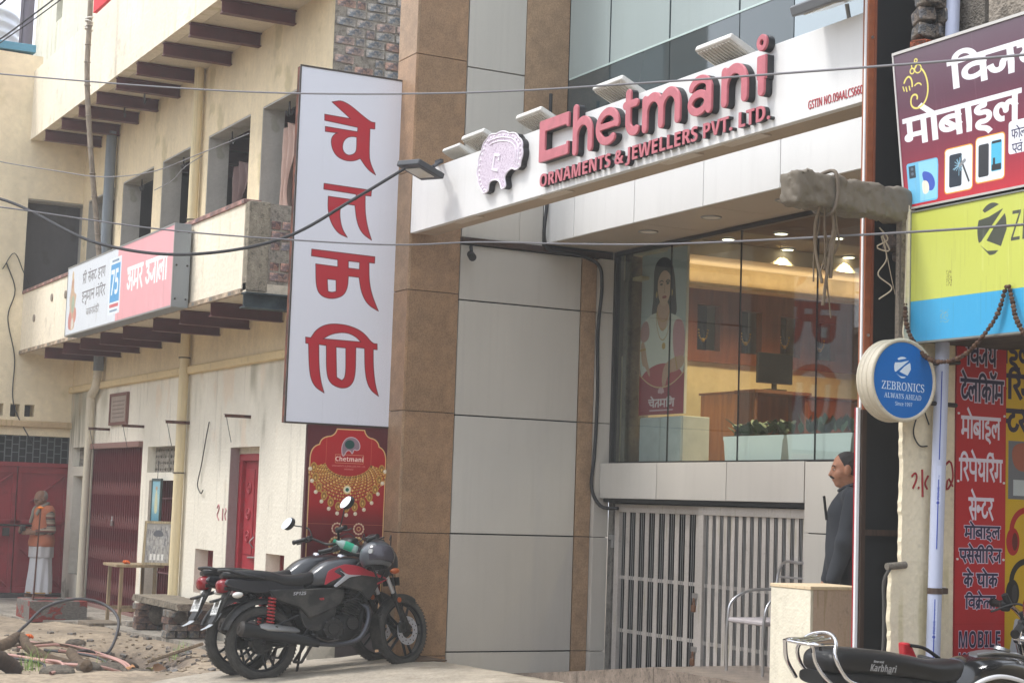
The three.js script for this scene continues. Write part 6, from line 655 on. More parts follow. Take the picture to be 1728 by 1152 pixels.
const plateTex = (a, b) => canvasTex(256, 160, (g) => { g.fillStyle = '#d3d4d2'; g.fillRect(0, 0, 256, 160); g.strokeStyle = '#5b5b5b'; g.lineWidth = 5; g.strokeRect(6, 6, 244, 148); g.fillStyle = '#3a3a3c'; g.font = 'bold 60px sans-serif'; g.textAlign = 'center'; g.fillText(a, 128, 68); g.fillText(b, 128, 134); });
function makeBike(name, label, o) {
  const b = thing(name, label, 'motorcycle', [0, 0, 0], 0, 'motorcycles parked by the shops'); const st = o.steer ?? 0.3;
  makeWheel(b, 0, 0.298, 0.298, 0.044, 0, true); 
  // front assembly turned about the steering head
  const f = sub('front_fork', b); const H = V(1.02, 0.86, 0), A = V(1.285, 0.297, 0); f.position.copy(H); f.rotation.y = st; const rel = (x, y, z) => [x - H.x, y - H.y, z];
  const fk = (s) => [cyl(rel(1.285, 0.297, s * 0.09), rel(1.13, 0.62, s * 0.09), 0.027, 0.026, 14), cyl(rel(1.13, 0.62, s * 0.09), rel(1.01, 0.9, s * 0.09), 0.017, 0.017, 12)];
  M('fork_tube', [...fk(1).slice(0, 1), ...fk(-1).slice(0, 1)], BM.engine, f); M('stanchion', [fk(1)[1], fk(-1)[1]], BM.silver, f);
  const fw = makeWheel(b, 0, 0, 0.29, 0.037, 0, false); b.remove(fw); { const g = sub('front_wheel', b); b.remove(g); }
  fw.position.copy(A.clone().sub(H).applyAxisAngle(V(0, 1, 0), st).add(H)); fw.rotation.y = st; b.add(fw);
  const fend = (r, a0, a1, w, n = 20) => { const rows = []; const P = [], I = []; for (let i = 0; i <= n; i++) { const a = mix(a0, a1, i / n), c = Math.cos(a), s = Math.sin(a); for (let k = 0; k <= 8; k++) { const q = k / 8 * 2 - 1, rr2 = r - 0.035 * q * q * q * q - 0.012 * q * q; P.push(c * rr2, s * rr2, q * w); } } for (let i = 0; i < n; i++) for (let k = 0; k < 8; k++) { const a = i * 9 + k; I.push(a, a + 9, a + 1, a + 1, a + 9, a + 10); } const g = new THREE.BufferGeometry(); g.setAttribute('position', new THREE.Float32BufferAttribute(P, 3)); g.setIndex(I); g.computeVertexNormals(); const g2 = g.clone(); return join([uvm(g), uvm(g2.scale(0.99, 0.99, 0.97))]); };
  M('front_fender', fend(0.312, 1.0, 2.55, 0.05).translate(...rel(1.285, 0.297, 0)), BM.plastic, f); M('mud_flap', bx(-0.006, 0.006, -0.24, 0.06, -0.065, 0.065, 0.004).rotateZ(0.15).translate(...rel(0.97, 0.40, 0)), BM.plastic, f); M('caliper', cb(...rel(1.2, 0.33, 0.095), 0.06, 0.09, 0.035, 0.01), BM.engine, f);
  M('reflector', cyl(rel(1.165, 0.56, 0.12), rel(1.165, 0.56, 0.126), 0.022, 0.022, 14), BM.orange, f);
  M('headlamp', loft(interp([[0.99, 0.88, 0, 0.11, 0.1, 2.6], [1.08, 0.9, 0, 0.13, 0.125, 2.6], [1.18, 0.88, 0, 0.115, 0.115, 2.6], [1.225, 0.86, 0, 0.06, 0.07, 2.4]]), 24).translate(-H.x, -H.y, 0), BM.paint, f); M('headlamp_glass', ell(1.21, 0.865, 0, 0.02, 0.07, 0.08).translate(-H.x, -H.y, 0), BM.clear, f); M('front_plate', bx(1.2, 1.206, 0.68, 0.75, -0.1, 0.1, 0.002).translate(-H.x, -H.y, 0), BM.plastic, f);
  for (const s of [-1, 1]) M('indicator', [cyl(rel(1.07, 0.8, s * 0.08), rel(1.06, 0.8, s * 0.17), 0.008), ell(1.06, 0.8, s * 0.2, 0.045, 0.025, 0.035).translate(-H.x, -H.y, 0)], BM.orange, f);
  M('console', loft(interp([[0.94, 1.0, 0, 0.02, 0.07, 3], [1.0, 1.03, 0, 0.05, 0.1, 3], [1.07, 1.05, 0, 0.03, 0.09, 3]]), 18).translate(-H.x, -H.y, 0), BM.plastic, f);
  const hb = sub('handlebar', f); hb.position.set(o.hb?.[0] ?? -0.02, o.hb?.[1] ?? 0.02, 0); hb.rotation.x = -0.12; M('bar', tube([[-0.16, 0.21, -0.34], [-0.11, 0.215, -0.2], [-0.03, 0.14, -0.08], [-0.02, 0.13, 0], [-0.03, 0.14, 0.08], [-0.11, 0.215, 0.2], [-0.16, 0.21, 0.34]], 0.0115, 50, 8), o.chromeBar ? C.chrome : BM.plastic, hb);
  for (const s of [-1, 1]) { M('grip', [cyl([-0.125, 0.213, s * 0.23], [-0.163, 0.21, s * 0.35], 0.0185, 0.017, 14), cyl([-0.163, 0.21, s * 0.35], [-0.165, 0.21, s * 0.36], 0.021, 0.021, 14)], C.black, hb); M('switch_block', cb(-0.11, 0.215, s * 0.2, 0.045, 0.045, 0.05, 0.01), C.black, hb); M('lever', tube([[-0.07, 0.21, s * 0.2], [-0.07, 0.2, s * 0.26], [-0.115, 0.195, s * 0.38]], 0.007, 14, 6), C.iron, hb); }
  for (const s of o.mirrors ?? []) { const m = sub('mirror', hb); M('stem', tube([[-0.09, 0.225, s * 0.19], [-0.08, 0.3, s * 0.23], [-0.09, s < 0 ? 0.37 : 0.38, s < 0 ? -0.42 : 0.29]], 0.006, 16, 6), C.black, m); const sh = ell(0, 0, 0, 0.022, 0.05, 0.085); M('shell', sh.rotateX(o.tilt ?? -0.2).translate(-0.09, s < 0 ? 0.395 : 0.42, s < 0 ? -0.48 : 0.35), C.black, m); M('mirror_glass', new THREE.CircleGeometry(1, 28).scale(0.078, 0.045, 1).rotateY(-PI / 2).rotateZ(-0.4).rotateX(o.tilt ?? -0.2).translate(-0.119, s < 0 ? 0.401 : 0.426, s < 0 ? -0.48 : 0.35), mirrorMat, m); }
  MM('cable', [tube([[0.0, 0.2, 0.2], [0.1, 0.24, 0.12], [0.14, 0.1, 0.05], [0.05, -0.1, 0.06]], 0.005, 24, 5), tube([[0.0, 0.2, -0.2], [0.12, 0.26, -0.1], [0.16, 0.08, -0.03], [0.06, -0.12, -0.05]], 0.005, 24, 5)], C.wire, f);
  // tank, shrouds, seat, tail
  M('tank', loft(interp([[0.40, 0.75, 0, 0.06, 0.07, 2.6], [0.47, 0.78, 0, 0.085, 0.11, 2.8], [0.56, 0.805, 0, 0.115, 0.135, 3], [0.68, 0.825, 0, 0.125, 0.15, 3.2], [0.80, 0.835, 0, 0.115, 0.155, 3.2], [0.92, 0.83, 0, 0.09, 0.12, 2.8], [0.97, 0.82, 0, 0.05, 0.07, 2.4]], 5), 36), o.tankMat ?? BM.paint, b);
  M('tank_cap', cyl([0.74, 0.945, 0], [0.745, 0.962, 0], 0.045, 0.04, 24), BM.silver, b);
  for (const s of [-1, 1]) { M('shroud', fwallS([[0.62, 0.73], [0.78, 0.86], [0.92, 0.94], [1.06, 0.9], [1.1, 0.78], [0.98, 0.68], [0.9, 0.58], [0.82, 0.66]], s > 0 ? 0.125 : -0.155, 0.03, 0.008), BM.plastic, b);
    if (o.stripe) { M('stripe', fwallS([[0.52, 0.73], [0.56, 0.84], [0.70, 0.885], [0.83, 0.86], [1.02, 0.77], [1.06, 0.745], [0.86, 0.785], [0.72, 0.80], [0.66, 0.86], [0.61, 0.83], [0.67, 0.79], [0.58, 0.755]], s > 0 ? 0.151 : -0.160, 0.009, 0.003), BM.red, b); M('silver_stripe', fwallS([[0.60, 0.72], [0.70, 0.795], [0.66, 0.835], [0.73, 0.80], [0.84, 0.785], [0.74, 0.775], [0.62, 0.705]], s > 0 ? 0.153 : -0.162, 0.009, 0.003), BM.silver, b); M('stripe', fwallS([[0.98, 0.70], [1.06, 0.73], [1.07, 0.74], [0.98, 0.715]], s > 0 ? 0.15 : -0.16, 0.01, 0.002), BM.red, b); }
    M('side_panel', fwallS([[0.06, 0.72], [0.36, 0.71], [0.62, 0.70], [0.7, 0.66], [0.66, 0.56], [0.5, 0.5], [0.38, 0.47], [0.3, 0.56], [0.14, 0.62]], s > 0 ? 0.10 : -0.14, 0.04, 0.014), BM.plastic, b);
    M('lower_cover', fwallS([[0.3, 0.55], [0.42, 0.5], [0.62, 0.54], [0.58, 0.42], [0.44, 0.36], [0.34, 0.4]], s > 0 ? 0.09 : -0.12, 0.03, 0.01), BM.plastic, b);
    M('tail_panel', fwallS([[-0.30, 0.79], [-0.27, 0.835], [-0.08, 0.815], [0.14, 0.79], [0.36, 0.74], [0.34, 0.69], [0.14, 0.7], [-0.04, 0.70], [-0.2, 0.74]], s > 0 ? 0.075 : -0.115, 0.04, 0.014), o.tailMat ?? BM.paint, b);
    M('footrest', [cyl([0.4, 0.33, s * 0.12], [0.4, 0.33, s * 0.24], 0.013), cyl([0.08, 0.42, s * 0.12], [0.08, 0.42, s * 0.2], 0.012), cyl([0.08, 0.42, s * 0.12], [0.3, 0.5, s * 0.1], 0.011)], C.black, b);
    const sk = sub('shock_absorber', b); M('damper', cyl([0.03, 0.34, s * 0.13], [0.08, 0.68, s * 0.13], 0.014, 0.012, 12), C.black, sk); const hel = []; for (let i = 0; i <= 110; i++) { const t = i / 110, a = t * 2 * PI * 9; hel.push(V(mix(0.045, 0.08, t) + Math.cos(a) * 0.028, mix(0.43, 0.67, t), s * 0.13 + Math.sin(a) * 0.028)); } M('spring', tube(hel, 0.0075, 220, 6), o.springMat ?? BM.spring, sk);
    M('swingarm', bx(0, 0.45, 0.29, 0.335, s * 0.105 - 0.015, s * 0.105 + 0.015, 0.008), BM.engine, b);
    if (s) M('rear_indicator', [cyl([-0.21, 0.7, s * 0.06], [-0.21, 0.7, s * 0.14], 0.008), ell(-0.22, 0.7, s * 0.175, 0.045, 0.026, 0.036)], BM.clear, b);
  }
  if (o.stripe) { const mk = (str, x, y, h, z, sl, mat, n) => { const g = new TextGeometry(str, { font: boldFont, size: h, depth: 0.002, curveSegments: 3, bevelEnabled: false }); g.applyMatrix4(new THREE.Matrix4().set(1.1, sl, 0, x, -0.04, 1, 0, y, 0, 0, 1, z, 0, 0, 0, 1)); M(n, g, mat, b); }; mk('SP125', 0.25, 0.665, 0.026, 0.1405, 0.3, BM.silver, 'model_lettering'); mk('125', 0.47, 0.61, 0.017, 0.1405, 0.2, mt('#c0353c'), 'small_lettering'); mk('HONDA', 0.93, 0.795, 0.011, 0.1545, 0, BM.silver, 'small_lettering'); M('wing_mark', [fwallS([[0.93, 0.85], [0.99, 0.835], [1.0, 0.815], [0.965, 0.812]], 0.1535, 0.003, 0.0005), fwallS([[0.935, 0.835], [0.985, 0.822], [0.975, 0.812], [0.95, 0.812]], 0.156, 0.002, 0.0003)], BM.silver, b); M('brake_hose', tube([[0.88, 1.0, 0.2], [1.05, 1.0, 0.16], [1.12, 0.8, 0.13], [1.16, 0.5, 0.12], [1.19, 0.36, 0.1]], 0.006, 40, 6), C.wire, b); M('wiring', [tube([[0.9, 0.72, 0.05], [0.82, 0.62, 0.09], [0.7, 0.58, 0.1], [0.56, 0.6, 0.09]], 0.008, 24, 6), tube([[0.44, 0.45, 0.11], [0.36, 0.38, 0.12], [0.3, 0.3, 0.12], [0.1, 0.28, 0.12]], 0.006, 24, 6)], C.wire, b); }
  M('seat', loft(interp([[-0.30, 0.86, 0, 0.018, 0.06, 2.6], [-0.24, 0.865, 0, 0.035, 0.105, 3], [-0.06, 0.85, 0, 0.045, 0.125, 3], [0.1, 0.82, 0, 0.05, 0.13, 3], [0.2, 0.785, 0, 0.055, 0.13, 3], [0.34, 0.775, 0, 0.06, 0.125, 3], [0.44, 0.79, 0, 0.055, 0.1, 3], [0.52, 0.82, 0, 0.02, 0.06, 2.5]], 5), 26), BM.seat, b);
  M('grab_rail', tube([[0.02, 0.815, 0.13], [-0.16, 0.86, 0.145], [-0.27, 0.9, 0.12], [-0.31, 0.905, 0], [-0.27, 0.9, -0.12], [-0.16, 0.86, -0.145], [0.02, 0.815, -0.13]], 0.013, 50, 8), o.railMat ?? C.black, b);
  M('tail_light', loft(interp([[-0.345, 0.775, 0, 0.02, 0.03, 2.4], [-0.33, 0.775, 0, 0.05, 0.06, 2.6], [-0.26, 0.785, 0, 0.06, 0.08, 2.6], [-0.2, 0.79, 0, 0.03, 0.06, 2.4]]), 20), BM.lamp, b);
  M('rear_fender', [fend(0.355, 1.0, 2.75, 0.075).translate(0, 0.305, 0)], BM.plastic, b); M('fender_tail', [bx(-0.012, 0.012, -0.3, 0, -0.07, 0.07, 0.006).rotateZ(-0.55).translate(-0.25, 0.74, 0), bx(-0.3, 0, -0.01, 0.01, -0.06, 0.06, 0.004).rotateZ(0.2).translate(-0.1, 0.72, 0)], BM.plastic, b); M('mud_flap', loft(interp([[0, 0, 0, 0.008, 0.07, 3], [0.12, 0.01, 0, 0.007, 0.07, 3], [0.2, -0.02, 0, 0.004, 0.03, 3]]), 14).rotateZ(PI + 0.75).translate(-0.33, 0.565, 0).scale(1, 1, 0.85), mt('#9ba1a6', { roughness: 0.5 }), b);
  M('number_plate', quad([-0.385, 0.555, -0.1], [-0.385, 0.555, 0.1], [-0.335, 0.67, 0.1], [-0.335, 0.67, -0.1]), new THREE.MeshStandardMaterial({ map: o.plateTex, roughness: 0.5, side: THREE.DoubleSide }), b);
  // engine, exhaust
  const e = sub('engine', b); M('crankcase', loft(interp([[0.44, 0.38, 0, 0.08, 0.1, 3], [0.52, 0.38, 0, 0.12, 0.125, 3], [0.72, 0.37, 0, 0.12, 0.125, 3], [0.82, 0.38, 0, 0.07, 0.09, 3]]), 26), BM.engine, e); const fins = []; for (let i = 0; i < 9; i++) fins.push(bx(-0.085, 0.085, i * 0.022, i * 0.022 + 0.007, -0.1, 0.1, 0.003)); M('cylinder', [join(fins), bx(-0.06, 0.06, 0, 0.2, -0.075, 0.075), bx(-0.07, 0.07, 0.2, 0.27, -0.07, 0.07, 0.015)].map((g) => g.rotateZ(-0.5).translate(0.72, 0.45, 0)), BM.engine, e); M('clutch_cover', [cyl([0.58, 0.37, 0.12], [0.58, 0.37, 0.15], 0.1, 0.085, 30), cyl([0.75, 0.4, 0.11], [0.75, 0.4, 0.135], 0.06, 0.05, 22), cyl([0.58, 0.37, 0.15], [0.58, 0.37, 0.156], 0.055, 0.05, 22)], BM.engine, e); M('cover_bolt', [...Array(8)].map((_, i) => cyl([0.58 + 0.085 * Math.cos(i * PI / 4), 0.37 + 0.085 * Math.sin(i * PI / 4), 0.148], [0.58 + 0.085 * Math.cos(i * PI / 4), 0.37 + 0.085 * Math.sin(i * PI / 4), 0.158], 0.008, 0.008, 6)), BM.pipe, e); M('carburettor', cb(0.5, 0.56, 0.03, 0.1, 0.09, 0.1, 0.02), BM.engine, e); M('intake', cyl([0.62, 0.6, 0.0], [0.4, 0.58, 0], 0.035), C.black, e);
  M('exhaust_pipe', tube([[0.83, 0.56, 0.03], [0.9, 0.52, 0.08], [0.89, 0.42, 0.13], [0.8, 0.28, 0.15], [0.66, 0.24, 0.15], [0.42, 0.26, 0.16]], 0.02, 50, 12), BM.pipe, b); const mf = sub('muffler', b); M('body', cyl([0.44, 0.26, 0.16], [-0.2, 0.43, 0.18], 0.032, 0.062, 22), BM.muf, mf); M('end_cap', [cyl([-0.2, 0.43, 0.18], [-0.225, 0.437, 0.181], 0.064, 0.05, 22), cyl([-0.225, 0.437, 0.181], [-0.235, 0.44, 0.181], 0.02, 0.02, 12)], C.iron, mf); M('heat_shield', loft([[0, 0, 0, 0.006, 0.02, 3], [0.06, 0, 0, 0.012, 0.04, 3], [0.32, 0, 0, 0.012, 0.03, 3], [0.36, 0, 0, 0.004, 0.012, 3]], 14).rotateZ(-0.26).rotateX(0.8).translate(-0.06, 0.44, 0.215), BM.shield, mf);
  M('frame', [cyl([0.42, 0.7, 0.06], [0.42, 0.33, 0.08], 0.018), cyl([0.42, 0.7, -0.06], [0.42, 0.33, -0.08], 0.018), cyl([0.98, 0.84, 0], [0.84, 0.32, 0], 0.022), cyl([0.84, 0.32, 0.06], [0.44, 0.3, 0.08], 0.016), cyl([0.84, 0.32, -0.06], [0.44, 0.3, -0.08], 0.016), cyl([0.45, 0.72, 0.07], [-0.3, 0.76, 0.07], 0.016), cyl([0.45, 0.72, -0.07], [-0.3, 0.76, -0.07], 0.016), cyl([0.94, 0.94, 0], [1.05, 0.72, 0], 0.032, 0.032, 14)], C.black, b); M('chain_cover', bx(0.0, 0.46, 0.26, 0.38, -0.135, -0.11, 0.012), BM.plastic, b);
  M('brake_lever', tube([[0.42, 0.31, 0.17], [0.52, 0.27, 0.18], [0.6, 0.28, 0.19]], 0.008, 14, 6), C.iron, b); M('brake_rod', cyl([0.44, 0.29, 0.1], [0.0, 0.24, 0.1], 0.006, 0.006, 6), C.iron, b); M('side_stand', [cyl([0.38, 0.28, -0.1], [0.36, 0.02, -0.24], 0.011), cb(0.36, 0.012, -0.25, 0.06, 0.014, 0.04, 0.004)], C.iron, b); M('centre_stand', [cyl([0.42, 0.28, 0.09], [0.3, 0.12, 0.1], 0.013), cyl([0.42, 0.28, -0.09], [0.3, 0.12, -0.1], 0.013), cyl([0.3, 0.12, -0.1], [0.3, 0.12, 0.1], 0.01)], C.iron, b);
  return b;
}
function ell(x, y, z, a, b, c) { return new THREE.SphereGeometry(1, 20, 14).scale(a, b, c).translate(x, y, z); }
function fwallS(pts, z, d, bev) { const c = new THREE.CatmullRomCurve3(pts.map((p) => V(p[0], p[1], 0)), true, 'catmullrom', 0.25).getPoints(pts.length * 5); return ext(shape(c.slice(0, -1).map((p) => [p.x, p.y])), d - 2 * bev, bev, 3).translate(0, 0, z + bev); }
const place = (b, x, y, z, yaw, lean, pitch) => { b.rotation.order = 'YZX'; b.position.set(x, y, z); b.rotation.set(lean, PI / 2 + yaw, pitch); };
const bikeA = makeBike('motorcycle', 'black motorcycle with red tank flash and a helmet on its handlebar, nearest the brown pillar', { steer: 0.42, hb: [-0.1, -0.02], stripe: 1, plateTex: plateTex('UP 65', 'CX 4218') }); place(bikeA, -12.69, 0.262, -4.66, -0.06, -0.08, 0.082); bikeA.scale.setScalar(0.935);
const bikeB = makeBike('motorcycle', 'dark motorcycle with two mirrors parked behind the red striped one', { steer: 0.28, hb: [-0.12, 0.05], mirrors: [-1, 1], springMat: BM.plastic, plateTex: plateTex('UP 65', 'BD 7053'), tilt: -0.2 }); place(bikeB, -13.06, 0.262, -4.62, 0.02, -0.08, 0.075); bikeB.scale.setScalar(0.935);
// helmet and bottle on the near motorcycle
{
  const h = thing('helmet', 'dark grey motorcycle helmet with tinted visor hanging on the handlebar', 'helmet', [-12.42, 1.20, -5.44]); h.rotation.order = 'YXZ'; h.rotation.set(-0.15, 2.2, -0.25); const sd = (x, y, z) => Math.max(ell3([0, 0.02, 0], [0.118, 0.125, 0.14])(x, y, z), -ell3([0, -0.09, 0], [0.085, 0.1, 0.1])(x, y, z), -box3([0, 0.015, 0.14], [0.09, 0.052, 0.07], 0.04)(x, y, z), -y - 0.105); M('shell', snet(sd, [-0.16, -0.14, -0.18], [0.16, 0.18, 0.18], 0.006), new THREE.MeshPhysicalMaterial({ color: lin('#3f444b'), roughness: 0.38, clearcoat: 0.6, clearcoatRoughness: 0.2 }), h); M('visor', snet((x, y, z) => Math.max(ell3([0, 0.02, 0], [0.123, 0.13, 0.146])(x, y, z), -ell3([0, 0.02, 0], [0.116, 0.123, 0.139])(x, y, z), Math.abs(y - 0.022) - 0.06, -z + 0.0), [-0.16, -0.1, -0.05], [0.16, 0.14, 0.18], 0.005), mt('#4a4650', { roughness: 0.1, transmission: 0.35, thickness: 0 }), h); for (const s of [-1, 1]) M('pivot', cyl([s * 0.112, 0.03, 0.02], [s * 0.128, 0.03, 0.02], 0.022, 0.02, 16), C.alu, h); M('lining', snet((x, y, z) => Math.max(ell3([0, 0.0, 0], [0.1, 0.105, 0.12])(x, y, z), -ell3([0, -0.08, 0.03], [0.075, 0.11, 0.1])(x, y, z), -y - 0.1), [-0.12, -0.12, -0.14], [0.12, 0.12, 0.14], 0.01), mt('#232326'), h); M('strap', tube([[-0.09, -0.08, 0.02], [0, -0.17, 0.03], [0.09, -0.08, 0.02]], 0.008, 16, 5), C.black, h);
  const w = thing('bottle', 'small green and clear plastic bottle tucked by the handlebar', 'bottle', [-12.62, 1.26, -5.36]); w.rotation.set(1.15, 0.2, 0.3); M('body', new THREE.LatheGeometry([[0.001, 0], [0.03, 0], [0.033, 0.02], [0.032, 0.1], [0.033, 0.13], [0.014, 0.165], [0.013, 0.18]].map((p) => new THREE.Vector2(...p)), 20), mt('#cfe6e2', { transmission: 0.6, roughness: 0.15, thickness: 0 }), w); M('label', cyl([0, 0.04, 0], [0, 0.11, 0], 0.0345, 0.0345, 20, true), mt('#1d9a78', { roughness: 0.4 }), w); M('cap', cyl([0, 0.18, 0], [0, 0.2, 0], 0.015, 0.015, 14), mt('#1b8a6c'), w);
}
// third motorcycle, cut by the frame: chrome rack, long seat, round black tank
{
  const b = thing('motorcycle', 'older black motorcycle with chrome rack in the lower right corner', 'motorcycle', [0, 0, 0], 0, 'motorcycles parked by the shops'); const blk = new THREE.MeshPhysicalMaterial({ color: lin('#17181a'), roughness: 0.25, clearcoat: 1, clearcoatRoughness: 0.08 });
  makeWheel(b, 0, 0.305, 0.305, 0.045, 0, true); const fw = makeWheel(b, 1.235, 0.3, 0.3, 0.04, -0.1, false);
  M('seat', loft(interp([[-0.30, 0.79, 0, 0.03, 0.09, 3], [-0.27, 0.80, 0, 0.055, 0.115, 3], [-0.16, 0.80, 0, 0.06, 0.125, 3], [0.04, 0.785, 0, 0.06, 0.13, 3], [0.2, 0.765, 0, 0.055, 0.13, 3], [0.34, 0.745, 0, 0.055, 0.125, 3], [0.46, 0.75, 0, 0.05, 0.1, 3], [0.53, 0.77, 0, 0.025, 0.06, 2.6]], 6), 30), BM.seat, b); M('seat_base', loft(interp([[-0.32, 0.73, 0, 0.03, 0.09, 3], [-0.1, 0.73, 0, 0.04, 0.12, 3], [0.3, 0.69, 0, 0.04, 0.12, 3], [0.45, 0.69, 0, 0.03, 0.1, 3]]), 22), C.black, b);
  for (const [str, x, y, h] of [['Karbhari', -0.1, 0.772, 0.03], ['New seat', -0.08, 0.808, 0.011], ['VNS', 0.0, 0.756, 0.011]]) { const g = new TextGeometry(str, { font: boldFont, size: h, depth: 0.0015, curveSegments: 3, bevelEnabled: false }); g.applyMatrix4(new THREE.Matrix4().set(0.85, 0.2, 0, x, -0.06, 1, 0, y, 0.02, 0, 1, 0.1325, 0, 0, 0, 1)); M('seat_lettering', g, mt('#8f8f90'), b); }
  M('stitching', tube([[-0.2, 0.862, 0.02], [0.02, 0.848, 0.03], [0.2, 0.823, -0.01], [0.32, 0.803, 0.03], [0.4, 0.80, 0.0]], 0.002, 40, 4), mt('#77716a'), b);
  const ch = (p, r = 0.0075) => tube(p, r, 60, 8); M('rack', [ch([[-0.12, 0.70, 0.14], [-0.24, 0.74, 0.15], [-0.30, 0.84, 0.135], [-0.27, 0.90, 0.1], [-0.24, 0.925, 0], [-0.27, 0.90, -0.1], [-0.30, 0.84, -0.135], [-0.24, 0.74, -0.15], [-0.12, 0.70, -0.14]], 0.009), ch([[-0.28, 0.885, 0.11], [-0.39, 0.885, 0.10], [-0.42, 0.885, 0], [-0.39, 0.885, -0.10], [-0.28, 0.885, -0.11]]), ch([[-0.4, 0.885, 0.10], [-0.38, 0.8, 0.11], [-0.3, 0.71, 0.14], [-0.05, 0.68, 0.15]], 0.0085), ch([[-0.4, 0.885, -0.10], [-0.38, 0.8, -0.11], [-0.3, 0.71, -0.14]], 0.01), ...[-0.05, 0.0, 0.05].map((z) => cyl([-0.41, 0.887, z], [-0.26, 0.905, z], 0.006, 0.006, 8)), cyl([-0.36, 0.886, 0.105], [-0.36, 0.886, -0.105], 0.006, 0.006, 8)], C.chrome, b); M('rack_stud', [cyl([-0.4, 0.85, 0.1], [-0.4, 0.88, 0.1], 0.006), cyl([-0.36, 0.86, 0.105], [-0.36, 0.885, 0.105], 0.006), cyl([-0.05, 0.68, 0.16], [-0.05, 0.68, 0.13], 0.02)], C.black, b);
  M('tank', loft(interp([[0.45, 0.745, 0, 0.05, 0.06, 2.3], [0.50, 0.765, 0, 0.09, 0.10, 2.4], [0.6, 0.785, 0, 0.115, 0.135, 2.4], [0.76, 0.795, 0, 0.115, 0.145, 2.5], [0.9, 0.80, 0, 0.1, 0.13, 2.5], [0.99, 0.80, 0, 0.07, 0.09, 2.4], [1.02, 0.8, 0, 0.04, 0.05, 2.2]], 6), 40).translate(-0.03, -0.09, 0), blk, b); M('tank_stripe', tube([[0.46, 0.62, 0.105], [0.53, 0.70, 0.135], [0.65, 0.735, 0.146], [0.79, 0.715, 0.15], [0.91, 0.665, 0.13]], 0.011, 40, 6).scale(1, 1, 1), mt('#d9dadd', { roughness: 0.3 }), b); M('tank_console', [loft(interp([[0.63, 0.82, 0, 0.012, 0.03, 3], [0.73, 0.828, 0, 0.012, 0.045, 3], [0.87, 0.818, 0, 0.014, 0.04, 3], [0.94, 0.8, 0, 0.01, 0.03, 3]]), 16), cyl([0.81, 0.833, 0], [0.815, 0.848, 0], 0.042, 0.038, 22)], BM.shield, b);
  const hc = sub('handlebar', b), eu = new THREE.Euler(0.13, -0.55, 0, 'YXZ'); hc.rotation.copy(eu); hc.position.copy(V(1, 0.95, 0).sub(V(1, 0.95, 0).applyEuler(eu))); M('bar', [ch([[0.89, 0.98, -0.36], [0.95, 0.99, -0.24], [0.99, 0.95, -0.12], [1.02, 0.9, -0.05], [1.02, 0.9, 0.05], [0.98, 0.96, 0.12], [0.9, 1.0, 0.24], [0.84, 0.99, 0.36]], 0.0115)], C.chrome, hc); for (const s of [-1, 1]) { M('grip', [cyl([0.885 + (s < 0) * 0.05, 1.0 - (s < 0) * 0.01, s * 0.25], [0.835 + (s < 0) * 0.05, 0.99 - (s < 0) * 0.01, s * 0.37], 0.018, 0.018, 14), cyl([0.84 + (s < 0) * 0.05, 0.992 - (s < 0) * 0.01, s * 0.36], [0.836 + (s < 0) * 0.05, 0.99 - (s < 0) * 0.01, s * 0.372], 0.022, 0.022, 14)], C.black, hc); M('switch_block', [cb(0.91, 1.0, s * 0.21, 0.05, 0.05, 0.06, 0.012), cyl([0.93, 1.0, s * 0.2], [0.9, 1.06, s * 0.19], 0.02, 0.016)], C.black, hc); M('lever', tube([[0.94, 1.0, s * 0.2], [0.94, 0.99, s * 0.28], [0.89, 0.98, s * 0.4]], 0.007, 14, 6), C.alu, hc); if (s < 0) continue; M('mirror_stem', tube([[0.92, 1.02, s * 0.19], [0.93, 1.05, s * 0.22], [0.92, 1.08, s * 0.27]], 0.006, 14, 6), C.chrome, hc); M('mirror_shell', ell(0.92, 1.1, s * 0.31, 0.025, 0.06, 0.075), C.black, hc); M('mirror_glass', new THREE.CircleGeometry(1, 28).scale(0.066, 0.052, 1).rotateY(-PI / 2).translate(0.892, 1.1, s * 0.31), mirrorMat, hc); }
  M('yoke', [cyl([1.0, 0.88, -0.1], [1.0, 0.88, 0.1], 0.025), cyl([1.0, 0.88, 0.09], [1.235, 0.3, 0.09], 0.02, 0.026), cyl([1.0, 0.88, -0.09], [1.235, 0.3, -0.09], 0.02, 0.026), cyl([0.99, 0.86, 0.06], [0.98, 0.95, 0.06], 0.014), cyl([0.99, 0.86, -0.06], [0.98, 0.95, -0.06], 0.014)], C.chrome, b); M('headlamp', [ell(1.12, 0.88, 0, 0.1, 0.1, 0.1), cyl([1.18, 0.88, 0], [1.22, 0.87, 0], 0.09, 0.085, 26)], C.black, b); M('clock', [cyl([1.02, 0.97, -0.06], [1.05, 0.93, -0.06], 0.045, 0.04, 20), cyl([1.02, 0.97, 0.06], [1.05, 0.93, 0.06], 0.045, 0.04, 20)], C.black, b); MM('cable', [tube([[0.92, 1.0, 0.2], [1.04, 1.05, 0.16], [1.12, 0.95, 0.1], [1.05, 0.75, 0.05]], 0.006, 30, 5), tube([[0.92, 1.0, -0.2], [1.06, 1.04, -0.14], [1.14, 0.92, -0.08], [1.05, 0.72, -0.05]], 0.006, 30, 5)], C.wire, b);
